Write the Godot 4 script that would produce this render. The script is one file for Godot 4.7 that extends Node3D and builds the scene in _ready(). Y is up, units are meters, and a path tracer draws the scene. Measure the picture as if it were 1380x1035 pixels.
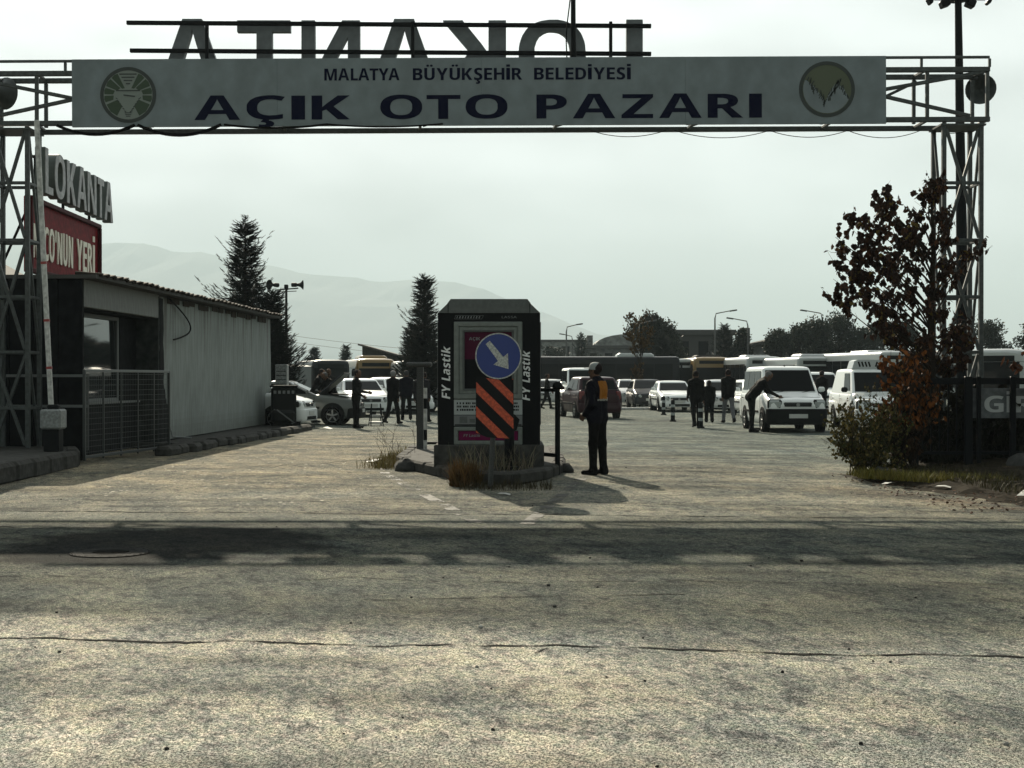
extends Node3D
# An open-air car market seen through its entrance gate. Units are metres, the camera looks along -z.

var M := {}
var T := {}
var counts := {}
var rng := RandomNumberGenerator.new()
var head_shape: Dictionary
var hand_shape: Dictionary


func _ready() -> void:
	rng.seed = 7
	# --- camera, sky, sun, exposure -------------------------------------------------
	var cam := Camera3D.new()
	cam.name = "camera"
	cam.position = Vector3(0, 1.5, 0)
	cam.rotation_degrees.x = -0.23
	cam.fov = 31.25
	cam.near = 0.1
	cam.far = 20000.0
	add_child(cam)
	cam.current = true
	var env := Environment.new()
	env.background_mode = Environment.BG_SKY
	env.sky = Sky.new()
	env.sky.sky_material = make_sky()
	env.tonemap_mode = Environment.TONE_MAPPER_LINEAR
	env.tonemap_exposure = 2.25
	env.fog_enabled = true
	env.fog_density = 0.00026
	env.fog_light_color = Color(0.868, 0.952, 0.985)
	env.sdfgi_enabled = true
	env.ssao_enabled = true
	env.ssil_enabled = true
	var we := WorldEnvironment.new()
	we.name = "world_environment"
	we.environment = env
	add_child(we)
	var sun := DirectionalLight3D.new()
	sun.name = "sun"
	sun.light_color = Color(1.0, 0.955, 0.86)
	sun.light_energy = 1.6
	sun.light_angular_distance = 0.45
	sun.shadow_enabled = true
	sun.basis = Basis.looking_at(-sun_towards())
	add_child(sun)
	# --- what stands there, large things first ---------------------------------------
	make_materials()
	build_ground()
	build_hills()
	build_restaurant()
	build_gate()
	build_background()
	build_trees()
	build_island()
	build_left_street()
	build_right_verge()
	build_vehicles()
	build_people()
	build_small_things()


func sun_towards() -> Vector3:
	var el := deg_to_rad(29.4)
	var az := deg_to_rad(-13.0)
	return Vector3(sin(az) * cos(el), sin(el), -cos(az) * cos(el))


func make_sky() -> PanoramaSkyMaterial:
	# thin high overcast: brightest round the sun, slowly dimmer away from it, faint cloud streaks
	var w := 1024
	var h := 512
	var n1 := FastNoiseLite.new()
	n1.seed = 3
	n1.frequency = 1.0
	n1.fractal_octaves = 5
	var im := Image.create(w, h, false, Image.FORMAT_RGBF)
	var s := sun_towards()
	for y in h:
		var up := (0.5 - (y + 0.5) / h) * PI
		for x in w:
			var ph := (x + 0.5) / w * TAU
			var d := Vector3(sin(ph) * cos(up), sin(up), -cos(ph) * cos(up))
			if up < 0.0:
				im.set_pixel(x, y, Color(0.07, 0.07, 0.065))
				continue
			var g := rad_to_deg(acos(clampf(d.dot(s), -1, 1)))
			var l := 0.072 + 0.57 * exp(-pow(g / 62.0, 2.0)) + 0.24 * exp(-pow(g / 20.0, 2.0))
			var c := n1.get_noise_3d(d.x * 2.2, d.y * 7.0, d.z * 2.2)
			var c2 := n1.get_noise_3d(d.x * 7.0 + 9.0, d.y * 22.0, d.z * 7.0)
			l *= 1.0 + 0.42 * c + 0.20 * c2
			var warm := exp(-pow(g / 30.0, 2.0))
			im.set_pixel(x, y, Color(l * (0.94 + 0.07 * warm), l * (1.0 + 0.01 * warm), l * (1.0 + 0.0 * warm)))
	var m := PanoramaSkyMaterial.new()
	m.panorama = ImageTexture.create_from_image(im)
	return m


# --- mesh builder --------------------------------------------------------------------
class MB:
	var v := PackedVector3Array()
	var n := PackedVector3Array()
	var uv := PackedVector2Array()
	var c := PackedColorArray()
	var colored := false
	var with_uv := false
	var col := Color(1, 1, 1)
	var xf := Transform3D.IDENTITY

	func tri(a: Vector3, b: Vector3, d: Vector3, na: Vector3, nb: Vector3, nd: Vector3) -> void:
		a = xf * a
		b = xf * b
		d = xf * d
		na = (xf.basis * na).normalized()
		nb = (xf.basis * nb).normalized()
		nd = (xf.basis * nd).normalized()
		v.append(a)
		n.append(na)
		if (b - a).cross(d - a).dot(na + nb + nd) > 0.0:
			v.append(d)
			v.append(b)
			n.append(nd)
			n.append(nb)
		else:
			v.append(b)
			v.append(d)
			n.append(nb)
			n.append(nd)
		if colored:
			c.append(col)
			c.append(col)
			c.append(col)

	func flat(a: Vector3, b: Vector3, d: Vector3, hint: Vector3) -> void:
		var m := (b - a).cross(d - a)
		if m.length_squared() < 1e-16:
			return
		m = m.normalized()
		if m.dot(hint) < 0.0:
			m = -m
		tri(a, b, d, m, m, m)

	func quad(a: Vector3, b: Vector3, d: Vector3, e: Vector3, hint: Vector3) -> void:
		flat(a, b, d, hint)
		flat(a, d, e, hint)

	# box with chamfered edges
	func box(ctr: Vector3, size: Vector3, bev := 0.0, bs := Basis.IDENTITY) -> void:
		var h := size * 0.5
		if bev <= 0.0:
			for ax in 3:
				for sg in [-1.0, 1.0]:
					var nn := Vector3.ZERO
					nn[ax] = sg
					var u := Vector3.ZERO
					u[(ax + 1) % 3] = h[(ax + 1) % 3]
					var w := Vector3.ZERO
					w[(ax + 2) % 3] = h[(ax + 2) % 3]
					var o := nn * h[ax]
					quad(ctr + bs * (o - u - w), ctr + bs * (o + u - w), ctr + bs * (o + u + w), ctr + bs * (o - u + w), bs * nn)
			return
		bev = minf(bev, minf(h.x, minf(h.y, h.z)) * 0.95)
		for ax in 3:
			var a1 := (ax + 1) % 3
			var a2 := (ax + 2) % 3
			for sg in [-1.0, 1.0]:
				var nn := Vector3.ZERO
				nn[ax] = sg
				var u := Vector3.ZERO
				u[a1] = h[a1] - bev
				var w := Vector3.ZERO
				w[a2] = h[a2] - bev
				var o: Vector3 = nn * h[ax]
				quad(ctr + bs * (o - u - w), ctr + bs * (o + u - w), ctr + bs * (o + u + w), ctr + bs * (o - u + w), bs * nn)
			for s1 in [-1.0, 1.0]:
				for s2 in [-1.0, 1.0]:
					var p := Vector3.ZERO
					p[a1] = s1 * h[a1]
					p[a2] = s2 * (h[a2] - bev)
					var q := Vector3.ZERO
					q[a1] = s1 * (h[a1] - bev)
					q[a2] = s2 * h[a2]
					var e := Vector3.ZERO
					e[ax] = h[ax] - bev
					quad(ctr + bs * (p - e), ctr + bs * (p + e), ctr + bs * (q + e), ctr + bs * (q - e), bs * (p + q))
		for sx in [-1.0, 1.0]:
			for sy in [-1.0, 1.0]:
				for sz in [-1.0, 1.0]:
					var k := Vector3(sx, sy, sz)
					flat(ctr + bs * (k * Vector3(h.x, h.y - bev, h.z - bev)), ctr + bs * (k * Vector3(h.x - bev, h.y, h.z - bev)), ctr + bs * (k * Vector3(h.x - bev, h.y - bev, h.z)), bs * k)

	# square section between two points
	func bar(a: Vector3, b: Vector3, w: float, hh: float, bev := 0.0) -> void:
		var z := (b - a).normalized()
		var up := Vector3.UP if absf(z.y) < 0.9 else Vector3(0, 0, 1)
		var x := up.cross(z).normalized()
		box((a + b) * 0.5, Vector3(w, hh, a.distance_to(b)), bev, Basis(x, z.cross(x), z))

	func tube(pts: Array, radii: Array, sides := 8, caps := true) -> void:
		var rings := []
		var prev := Vector3.ZERO
		for i in pts.size():
			var t: Vector3
			if i == 0:
				t = pts[1] - pts[0]
			elif i == pts.size() - 1:
				t = pts[i] - pts[i - 1]
			else:
				t = pts[i + 1] - pts[i - 1]
			t = t.normalized()
			if prev == Vector3.ZERO:
				prev = t.cross(Vector3.UP if absf(t.y) < 0.9 else Vector3.RIGHT)
			prev = (prev - t * prev.dot(t)).normalized()
			var bn := t.cross(prev)
			var r: float = radii[mini(i, radii.size() - 1)]
			var ring := PackedVector3Array()
			for k in sides:
				var a := TAU * k / sides
				ring.append(pts[i] + (prev * cos(a) + bn * sin(a)) * r)
			rings.append(ring)
		loft(rings, caps)

	func cyl(a: Vector3, b: Vector3, r: float, sides := 12) -> void:
		tube([a, b], [r, r], sides, true)

	# closed rings of equal length, joined smoothly
	func loft(rings: Array, caps := true) -> void:
		var m: int = rings[0].size()
		var q := rings.size()
		var nor := []
		var ctr := []
		for i in q:
			var o := Vector3.ZERO
			for p in rings[i]:
				o += p
			ctr.append(o / m)
		for i in q:
			var nr := PackedVector3Array()
			for k in m:
				var along: Vector3 = rings[mini(i + 1, q - 1)][k] - rings[maxi(i - 1, 0)][k]
				var across: Vector3 = rings[i][(k + 1) % m] - rings[i][(k + m - 1) % m]
				var e := along.cross(across)
				if e.length_squared() < 1e-14:
					e = rings[i][k] - ctr[i]
				e = e.normalized()
				if e.dot(rings[i][k] - ctr[i]) < 0.0:
					e = -e
				nr.append(e)
			nor.append(nr)
		for i in q - 1:
			for k in m:
				var k2 := (k + 1) % m
				tri(rings[i][k], rings[i + 1][k], rings[i + 1][k2], nor[i][k], nor[i + 1][k], nor[i + 1][k2])
				tri(rings[i][k], rings[i + 1][k2], rings[i][k2], nor[i][k], nor[i + 1][k2], nor[i][k2])
		if caps:
			for e in [0, q - 1]:
				var out: Vector3 = ctr[e] - ctr[1 if e == 0 else q - 2]
				for k in m:
					flat(ctr[e], rings[e][k], rings[e][(k + 1) % m], out)

	# outline in local xy, pushed from z0 to z1
	func prism(poly: PackedVector2Array, z0: float, z1: float) -> void:
		var ix := Geometry2D.triangulate_polygon(poly)
		for i in range(0, ix.size(), 3):
			var a := poly[ix[i]]
			var b := poly[ix[i + 1]]
			var d := poly[ix[i + 2]]
			flat(Vector3(a.x, a.y, z1), Vector3(b.x, b.y, z1), Vector3(d.x, d.y, z1), Vector3(0, 0, z1 - z0))
			flat(Vector3(a.x, a.y, z0), Vector3(b.x, b.y, z0), Vector3(d.x, d.y, z0), Vector3(0, 0, z0 - z1))
		var cw := Geometry2D.is_polygon_clockwise(poly)
		for i in poly.size():
			var a := poly[i]
			var b := poly[(i + 1) % poly.size()]
			var o := Vector2(b.y - a.y, a.x - b.x)
			if cw:
				o = -o
			quad(Vector3(a.x, a.y, z0), Vector3(b.x, b.y, z0), Vector3(b.x, b.y, z1), Vector3(a.x, a.y, z1), Vector3(o.x, o.y, 0))

	func ring_plate(r0: float, r1: float, z0: float, z1: float, sides := 40) -> void:
		for k in sides:
			var a := TAU * k / sides
			var b := TAU * (k + 1) / sides
			var u := Vector3(cos(a), sin(a), 0)
			var w := Vector3(cos(b), sin(b), 0)
			var zz := Vector3(0, 0, z1)
			var z_ := Vector3(0, 0, z0)
			quad(u * r0 + zz, w * r0 + zz, w * r1 + zz, u * r1 + zz, Vector3(0, 0, z1 - z0))
			quad(u * r1 + z_, w * r1 + z_, w * r1 + zz, u * r1 + zz, u + w)
			if r0 > 0.0:
				quad(u * r0 + z_, w * r0 + z_, w * r0 + zz, u * r0 + zz, -u - w)

	# profile of (radius, height) turned round the y axis
	func lathe(profile: Array, sides := 16) -> void:
		var rings := []
		for p in profile:
			var ring := PackedVector3Array()
			for k in sides:
				var a := TAU * k / sides
				ring.append(Vector3(cos(a) * p.x, p.y, sin(a) * p.x))
			rings.append(ring)
		loft(rings, true)

	func faces(f: PackedVector3Array) -> void:
		for i in range(0, f.size(), 3):
			var m := (f[i + 2] - f[i]).cross(f[i + 1] - f[i])
			if m.length_squared() > 1e-18:
				m = m.normalized()
				tri(f[i], f[i + 1], f[i + 2], m, m, m)

	func mesh() -> ArrayMesh:
		var a := []
		a.resize(Mesh.ARRAY_MAX)
		a[Mesh.ARRAY_VERTEX] = v
		a[Mesh.ARRAY_NORMAL] = n
		if colored:
			a[Mesh.ARRAY_COLOR] = c
		if with_uv:
			a[Mesh.ARRAY_TEX_UV] = uv
		var m := ArrayMesh.new()
		m.add_surface_from_arrays(Mesh.PRIMITIVE_TRIANGLES, a)
		return m


# --- naming, tagging -------------------------------------------------------------------
func numbered(parent: Node, called: String) -> String:
	var key := "%d/%s" % [parent.get_instance_id(), called]
	var k: int = counts.get(key, -1) + 1
	counts[key] = k
	return called if k == 0 else "%s_%03d" % [called, k]


func put(called: String, mb: MB, m: Material, parent: Node = null) -> MeshInstance3D:
	return put_mesh(called, mb.mesh(), m, parent)


func put_mesh(called: String, mesh: Mesh, m: Material, parent: Node = null) -> MeshInstance3D:
	var p: Node = self if parent == null else parent
	var o := MeshInstance3D.new()
	o.name = numbered(p, called)
	o.mesh = mesh
	o.material_override = m
	p.add_child(o, true)
	return o


func tag(o: Node, label: String, category: String, group := "") -> Node:
	o.set_meta("label", label)
	o.set_meta("category", category)
	if group:
		o.set_meta("group", group)
	return o


func struct(o: Node) -> Node:
	o.set_meta("kind", "structure")
	return o


func thing(called: String, label: String, category: String, at := Vector3.ZERO, turn := 0.0, group := "") -> Node3D:
	var o := Node3D.new()
	o.name = numbered(self, called)
	add_child(o, true)
	o.position = at
	o.rotation.y = turn
	tag(o, label, category, group)
	return o


func copy(o: Node3D, called: String, label: String, at: Vector3, turn: float) -> Node3D:
	var r: Node3D = o.duplicate()
	r.name = numbered(self, called)
	add_child(r, true)
	r.position = at
	r.rotation.y = turn
	r.set_meta("label", label)
	return r


func scatter(called: String, mesh: Mesh, m: Material, places: Array, tints: Array, parent: Node = null) -> MultiMeshInstance3D:
	var p: Node = self if parent == null else parent
	var mm := MultiMesh.new()
	mm.transform_format = MultiMesh.TRANSFORM_3D
	mm.use_colors = tints.size() > 0
	mm.mesh = mesh
	mm.instance_count = places.size()
	for i in places.size():
		mm.set_instance_transform(i, places[i])
		if tints.size() > 0:
			mm.set_instance_color(i, tints[i])
	var o := MultiMeshInstance3D.new()
	o.name = numbered(p, called)
	o.multimesh = mm
	o.material_override = m
	o.set_meta("kind", "stuff")
	p.add_child(o, true)
	return o


# --- lettering ---------------------------------------------------------------------------
func text_faces(t: String, bold := true, depth := 0.02) -> PackedVector3Array:
	var tm := TextMesh.new()
	var f := SystemFont.new()
	f.font_names = PackedStringArray(["Droid Sans"])
	f.font_weight = 700 if bold else 400
	tm.font = f
	tm.font_size = 64
	tm.pixel_size = 0.01
	tm.depth = depth
	tm.curve_step = 2.0
	tm.text = t
	return tm.get_faces()


func bounds(f: PackedVector3Array) -> AABB:
	var b := AABB(f[0], Vector3.ZERO)
	for p in f:
		b = b.expand(p)
	return b


# words fitted between x0 and x1 with capitals cap high standing on base, thickness d in front of z; the capital I is a plain bar
func letters(mb: MB, t: String, x0: float, x1: float, base: float, cap: float, z: float, d: float, slant := 0.0, bold := true) -> void:
	if t.to_upper() == t and (t.find("I") >= 0 or t.find("İ") >= 0):
		var hw := bounds(text_faces("H", bold))
		var widths := []
		var total := 0.0
		for ch in t:
			var w := 0.34 * hw.size.y if ch in ["I", "İ"] else (0.3 * hw.size.y if ch == "'" else bounds(text_faces(ch, bold)).size.x)
			if ch in ["I", "İ"]:
				w = 0.27 * hw.size.y
			widths.append(w)
			total += w
		var gap := 0.13 * hw.size.y
		total += gap * (t.length() - 1)
		var k := (x1 - x0) / total
		var x := x0
		for i in t.length():
			var w: float = widths[i] * k
			if t[i] in ["I", "İ"]:
				mb.box(Vector3(x + w * 0.5, base + cap * 0.5, z + d * 0.5), Vector3(w, cap, d))
				if t[i] == "İ":
					mb.box(Vector3(x + w * 0.5, base + cap * 1.2, z + d * 0.5), Vector3(w, cap * 0.19, d))
			else:
				letters(mb, t[i], x, x + w, base, cap, z, d, slant, bold)
			x += w + gap * k
		return
	var f := text_faces(t, bold)
	var b := bounds(f)
	var hb := bounds(text_faces("H" if t.find("y") < 0 else "F", bold))
	var sx := (x1 - x0) / b.size.x
	var sy := cap / hb.size.y
	var out := PackedVector3Array()
	for p in f:
		var y := (p.y - hb.position.y) * sy
		out.append(Vector3(x0 + (p.x - b.position.x) * sx + y * slant, base + y, z + (p.z / 0.02 + 0.5) * d))
	mb.faces(out)


# --- materials -----------------------------------------------------------------------------
func noise_image(size: int, freq: float, oct: int, seed_: int, lo: float, hi: float, kind := FastNoiseLite.TYPE_SIMPLEX_SMOOTH) -> Image:
	var n := FastNoiseLite.new()
	n.noise_type = kind
	n.seed = seed_
	n.frequency = freq
	n.fractal_octaves = oct
	var im := n.get_seamless_image(size, size, false, false, 0.12, true)
	im.convert(Image.FORMAT_L8)
	var d := im.get_data()
	for i in d.size():
		d[i] = int(255.0 * lerpf(lo, hi, d[i] / 255.0))
	return Image.create_from_data(size, size, false, Image.FORMAT_L8, d)


func rgb_of(im: Image) -> ImageTexture:
	var k := im.duplicate() as Image
	k.convert(Image.FORMAT_RGB8)
	return ImageTexture.create_from_image(k)


func mat(called: String, c: Color, rough := 0.7, metal := 0.0, tex = null, scale := Vector3.ONE, world := true) -> StandardMaterial3D:
	var m := StandardMaterial3D.new()
	m.resource_name = called
	m.albedo_color = c.linear_to_srgb()
	m.roughness = rough
	m.metallic = metal
	if tex != null:
		m.albedo_texture = tex
		m.uv1_triplanar = true
		m.uv1_world_triplanar = world
		m.uv1_scale = scale
	M[called] = m
	return m


func make_materials() -> void:
	T.blotch = rgb_of(noise_image(512, 0.012, 5, 11, 0.62, 1.0))
	T.soft = rgb_of(noise_image(512, 0.012, 5, 16, 0.84, 1.0))
	T.grain = rgb_of(noise_image(512, 0.09, 3, 12, 0.7, 1.0))
	T.rust = rgb_of(noise_image(512, 0.03, 5, 19, 0.45, 1.0))
	T.streak = rgb_of(noise_image(512, 0.02, 5, 14, 0.80, 1.0))
	# asphalt: stones of different tone in dark binder
	var sz := 1024
	var coarse := noise_image(sz, 0.085, 2, 21, 0.0, 1.0).get_data()
	var fine := noise_image(sz, 0.22, 1, 22, 0.0, 1.0).get_data()
	var big := noise_image(sz, 0.006, 4, 23, 0.0, 1.0).get_data()
	var r := RandomNumberGenerator.new()
	r.seed = 5
	var a := PackedByteArray()
	a.resize(sz * sz * 3)
	var hgt := PackedByteArray()
	hgt.resize(sz * sz)
	for i in sz * sz:
		var k := coarse[i] / 255.0
		var f := fine[i] / 255.0
		var s := 0.55 * k + 0.45 * f
		var t := 0.60 + 0.40 * smoothstep(0.36, 0.70, s) + 0.10 * (big[i] / 255.0 - 0.5) + 0.10 * (r.randf() - 0.5)
		if s < 0.33:
			t *= 0.6
		t = clampf(t, 0.0, 1.0)
		var wobble := 0.03 * (f - 0.5)
		a[i * 3] = int(255.0 * clampf(t + wobble, 0, 1))
		a[i * 3 + 1] = int(255.0 * t)
		a[i * 3 + 2] = int(255.0 * clampf(t - wobble, 0, 1))
		hgt[i] = int(255.0 * clampf(0.15 + 0.85 * s, 0, 1))
	T.asphalt = ImageTexture.create_from_image(Image.create_from_data(sz, sz, false, Image.FORMAT_RGB8, a))
	var hi := Image.create_from_data(sz, sz, false, Image.FORMAT_L8, hgt)
	hi.convert(Image.FORMAT_RGBA8)
	hi.bump_map_to_normal_map(4.0)
	T.asphalt_n = ImageTexture.create_from_image(hi)
	var wa := noise_image(1024, 0.006, 4, 31, 0.0, 1.0).get_data()
	var wb := noise_image(1024, 0.035, 4, 32, 0.0, 1.0).get_data()
	var wc := noise_image(1024, 0.13, 2, 33, 0.0, 1.0).get_data()
	var wd := PackedByteArray()
	wd.resize(1024 * 1024 * 3)
	for i in 1024 * 1024:
		var p := wa[i] / 255.0 - 0.5
		var q := wb[i] / 255.0 - 0.5
		var o := wc[i] / 255.0 - 0.5
		var t := 0.77 + 0.28 * p + 0.24 * q + 0.42 * o
		if q < -0.2:
			t *= 0.85
		wd[i * 3] = int(255.0 * clampf(t * (1.0 + 0.14 * o + 0.08 * p), 0.1, 1.0))
		wd[i * 3 + 1] = int(255.0 * clampf(t, 0.1, 1.0))
		wd[i * 3 + 2] = int(255.0 * clampf(t * (1.0 - 0.10 * q - 0.08 * p), 0.1, 1.0))
	T.worn = ImageTexture.create_from_image(Image.create_from_data(1024, 1024, false, Image.FORMAT_RGB8, wd))

	var g := mat("asphalt", Color(1, 1, 1), 0.85)
	g.albedo_texture = T.asphalt
	g.vertex_color_use_as_albedo = true
	g.normal_enabled = true
	g.normal_texture = T.asphalt_n
	g.normal_scale = 1.0
	g.metallic_specular = 0.09
	g.detail_enabled = true
	g.detail_blend_mode = BaseMaterial3D.BLEND_MODE_MUL
	g.detail_albedo = T.worn
	g.detail_uv_layer = BaseMaterial3D.DETAIL_UV_2
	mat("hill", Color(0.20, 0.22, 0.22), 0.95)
	mat("crack", Color(0.012, 0.012, 0.011), 0.95)
	mat("patch", Color(0.018, 0.0185, 0.018), 0.8, 0.0, T.grain, Vector3.ONE * 1.5)
	mat("road_paint", Color(0.10, 0.098, 0.085), 0.7, 0.0, T.rust, Vector3.ONE * 1.2)
	mat("iron", Color(0.03, 0.031, 0.03), 0.85, 0.0, T.rust, Vector3.ONE * 3.0)
	mat("soil", Color(0.034, 0.028, 0.02), 0.95, 0.0, T.blotch, Vector3.ONE * 0.9)
	mat("kerb", Color(0.0690, 0.0678, 0.0630), 0.9, 0.0, T.blotch, Vector3.ONE * 0.9)
	mat("concrete", Color(0.0780, 0.0768, 0.0720), 0.9, 0.0, T.blotch, Vector3.ONE * 0.7)
	mat("stone", Color(0.0720, 0.0720, 0.0690), 0.92, 0.0, T.blotch, Vector3.ONE * 1.5)
	mat("gate_paint", Color(0.058, 0.07, 0.07), 0.55, 0.1, T.blotch, Vector3.ONE * 1.4)
	mat("gate_dark", Color(0.03, 0.033, 0.035), 0.6, 0.2, T.rust, Vector3.ONE * 1.4)
	mat("banner", Color(0.16, 0.20, 0.218), 0.55, 0.0, T.soft, Vector3(0.35, 0.3, 0.35))
	mat("banner_ink", Color(0.004, 0.0055, 0.02), 0.5)
	mat("emblem_dark", Color(0.018, 0.026, 0.024), 0.6)
	mat("emblem_green", Color(0.018, 0.04, 0.018), 0.6)
	mat("emblem_olive", Color(0.062, 0.078, 0.045), 0.6)
	mat("emblem_pale", Color(0.15, 0.18, 0.165), 0.6)
	mat("letter_grey", Color(0.12, 0.138, 0.15), 0.55, 0.1, T.soft, Vector3.ONE * 0.8)
	mat("letter_pale", Color(0.42, 0.42, 0.43), 0.5, 0.0, T.blotch, Vector3.ONE * 0.8)
	mat("letter_side", Color(0.06, 0.075, 0.07), 0.6, 0.1)
	mat("black_metal", Color(0.010, 0.011, 0.012), 0.5, 0.3)
	mat("cable", Color(0.006, 0.006, 0.006), 0.7)
	mat("sign_red", Color(0.23, 0.014, 0.02), 0.5, 0.0, T.blotch, Vector3.ONE * 0.9)
	mat("sign_red_dark", Color(0.05, 0.008, 0.010), 0.5)
	mat("cream", Color(0.75, 0.72, 0.60), 0.6)
	mat("white_wall", Color(0.21, 0.24, 0.23), 0.75, 0.0, T.streak, Vector3(0.7, 0.10, 0.7))
	mat("fascia", Color(0.16, 0.17, 0.165), 0.75, 0.0, T.streak, Vector3(1.1, 0.25, 1.1))
	M.white_wall.vertex_color_use_as_albedo = true
	mat("dark_wall", Color(0.014, 0.015, 0.017), 0.7, 0.0, T.blotch, Vector3.ONE * 0.6)
	mat("grey_wall", Color(0.045, 0.05, 0.05), 0.7, 0.0, T.blotch, Vector3.ONE * 0.6)
	mat("frame_grey", Color(0.10, 0.11, 0.11), 0.5, 0.2)
	mat("roof_tile", Color(0.075, 0.062, 0.05), 0.85, 0.0, T.rust, Vector3.ONE * 2.0)
	mat("dark_room", Color(0.01, 0.01, 0.01), 0.9)
	var wg := mat("window_glass", Color(0.012, 0.015, 0.016), 0.03)
	wg.metallic_specular = 0.8
	mat("white_paint", Color(0.62, 0.63, 0.61), 0.45, 0.0, T.blotch, Vector3.ONE * 1.1)
	mat("red_paint", Color(0.22, 0.02, 0.02), 0.5)
	mat("box_grey", Color(0.26, 0.28, 0.28), 0.5, 0.0, T.blotch, Vector3.ONE * 2.0)
	mat("wire_grey", Color(0.04, 0.045, 0.045), 0.5, 0.3)
	mat("kiosk_black", Color(0.004, 0.0045, 0.0055), 0.45)
	mat("kiosk_grey", Color(0.075, 0.085, 0.083), 0.5, 0.0, T.soft, Vector3.ONE * 1.5)
	mat("kiosk_cream", Color(0.14, 0.16, 0.148), 0.5, 0.0, T.soft, Vector3.ONE * 1.5)
	mat("kiosk_white", Color(0.27, 0.30, 0.30), 0.5)
	mat("magenta", Color(0.05, 0.004, 0.02), 0.45)
	mat("magenta_bright", Color(0.11, 0.006, 0.045), 0.45)
	mat("print_white", Color(0.62, 0.64, 0.64), 0.5)
	mat("print_grey", Color(0.12, 0.13, 0.135), 0.5)
	mat("print_black", Color(0.012, 0.013, 0.014), 0.6)
	mat("road_sign_blue", Color(0.004, 0.022, 0.16), 0.4)
	mat("road_sign_white", Color(0.55, 0.57, 0.55), 0.45, 0.0, T.blotch, Vector3.ONE * 4.0)
	mat("orange", Color(0.62, 0.085, 0.025), 0.5, 0.0, T.blotch, Vector3.ONE * 3.0)
	mat("galvanised", Color(0.075, 0.08, 0.08), 0.5, 0.4, T.rust, Vector3.ONE * 3.0)
	mat("gir_panel", Color(0.12, 0.135, 0.145), 0.55, 0.0, T.blotch, Vector3.ONE * 1.0)
	mat("gir_ink", Color(0.36, 0.38, 0.38), 0.55)
	# vehicles
	for e in [["car_white", Color(0.66, 0.69, 0.68)], ["car_silver", Color(0.34, 0.36, 0.36)], ["car_grey", Color(0.10, 0.11, 0.105)], ["car_burgundy", Color(0.020, 0.003, 0.007)], ["car_dark", Color(0.02, 0.022, 0.025)], ["bus_yellow", Color(0.19, 0.11, 0.018)], ["bus_white", Color(0.32, 0.345, 0.34)], ["bus_dark", Color(0.010, 0.011, 0.013)], ["bus_pink", Color(0.14, 0.012, 0.05)]]:
		var m := mat(e[0], e[1], 0.32)
		m.clearcoat_enabled = true
		m.clearcoat = 0.12 if e[0] in ["bus_dark", "car_dark", "car_burgundy"] else 0.5
		m.clearcoat_roughness = 0.08
		if e[0] in ["bus_dark", "car_dark", "car_burgundy", "car_grey"]:
			m.metallic_specular = 0.25
	mat("rubber", Color(0.009, 0.009, 0.009), 0.8)
	mat("bumper", Color(0.012, 0.013, 0.013), 0.6)
	mat("rim", Color(0.22, 0.23, 0.23), 0.35, 0.7)
	var cg := mat("car_glass", Color(0.005, 0.006, 0.0065), 0.05)
	cg.metallic_specular = 0.18
	var pane := mat("clear_glass", Color(0.02, 0.03, 0.03, 0.35), 0.04)
	pane.transparency = BaseMaterial3D.TRANSPARENCY_ALPHA
	mat("lamp_glass", Color(0.30, 0.33, 0.32), 0.12)
	mat("tail_red", Color(0.12, 0.008, 0.008), 0.2)
	mat("plate", Color(0.45, 0.46, 0.44), 0.5)
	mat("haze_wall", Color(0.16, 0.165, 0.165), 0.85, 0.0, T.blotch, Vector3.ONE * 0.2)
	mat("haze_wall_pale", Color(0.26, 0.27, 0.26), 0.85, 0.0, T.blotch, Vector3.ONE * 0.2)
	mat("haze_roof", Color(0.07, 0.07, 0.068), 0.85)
	mat("shed_wall", Color(0.055, 0.058, 0.055), 0.8, 0.0, T.streak, Vector3(1.0, 0.15, 1.0))
	mat("tarp", Color(0.17, 0.185, 0.185), 0.75)
	var fold := noise_image(256, 0.03, 3, 44, 0.0, 1.0)
	fold.convert(Image.FORMAT_RGBA8)
	fold.bump_map_to_normal_map(9.0)
	var pb := mat("person_body", Color(1, 1, 1), 0.85)
	pb.vertex_color_use_as_albedo = true
	pb.normal_enabled = true
	pb.normal_texture = ImageTexture.create_from_image(fold)
	pb.normal_scale = 1.2
	pb.uv1_triplanar = true
	pb.uv1_scale = Vector3(3.2, 1.5, 3.2)
	mat("cap_cloth", Color(0.22, 0.24, 0.24), 0.85)
	mat("bark", Color(0.022, 0.018, 0.014), 0.95)
	var lf := mat("leaf", Color(1, 1, 1), 0.65)
	lf.vertex_color_use_as_albedo = true
	lf.backlight_enabled = true
	lf.backlight = Color(0.42, 0.40, 0.36)
	var ne := mat("needle", Color(1, 1, 1), 0.75)
	ne.vertex_color_use_as_albedo = true
	for e in ["patch", "dark_wall", "grey_wall", "dark_room", "black_metal", "cable", "crack", "iron", "print_black", "bark", "rubber", "bumper", "banner_ink", "shed_wall", "hill", "needle", "soil", "sign_red", "sign_red_dark", "gate_dark"]:
		M[e].metallic_specular = 0.12
	for e in ["kiosk_black", "magenta", "magenta_bright", "bus_dark", "car_dark", "leaf", "person_body", "roof_tile", "haze_roof", "kerb", "concrete", "stone", "road_paint"]:
		M[e].metallic_specular = 0.2
	mat("litter", Color(0.34, 0.34, 0.32), 0.7)


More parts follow.
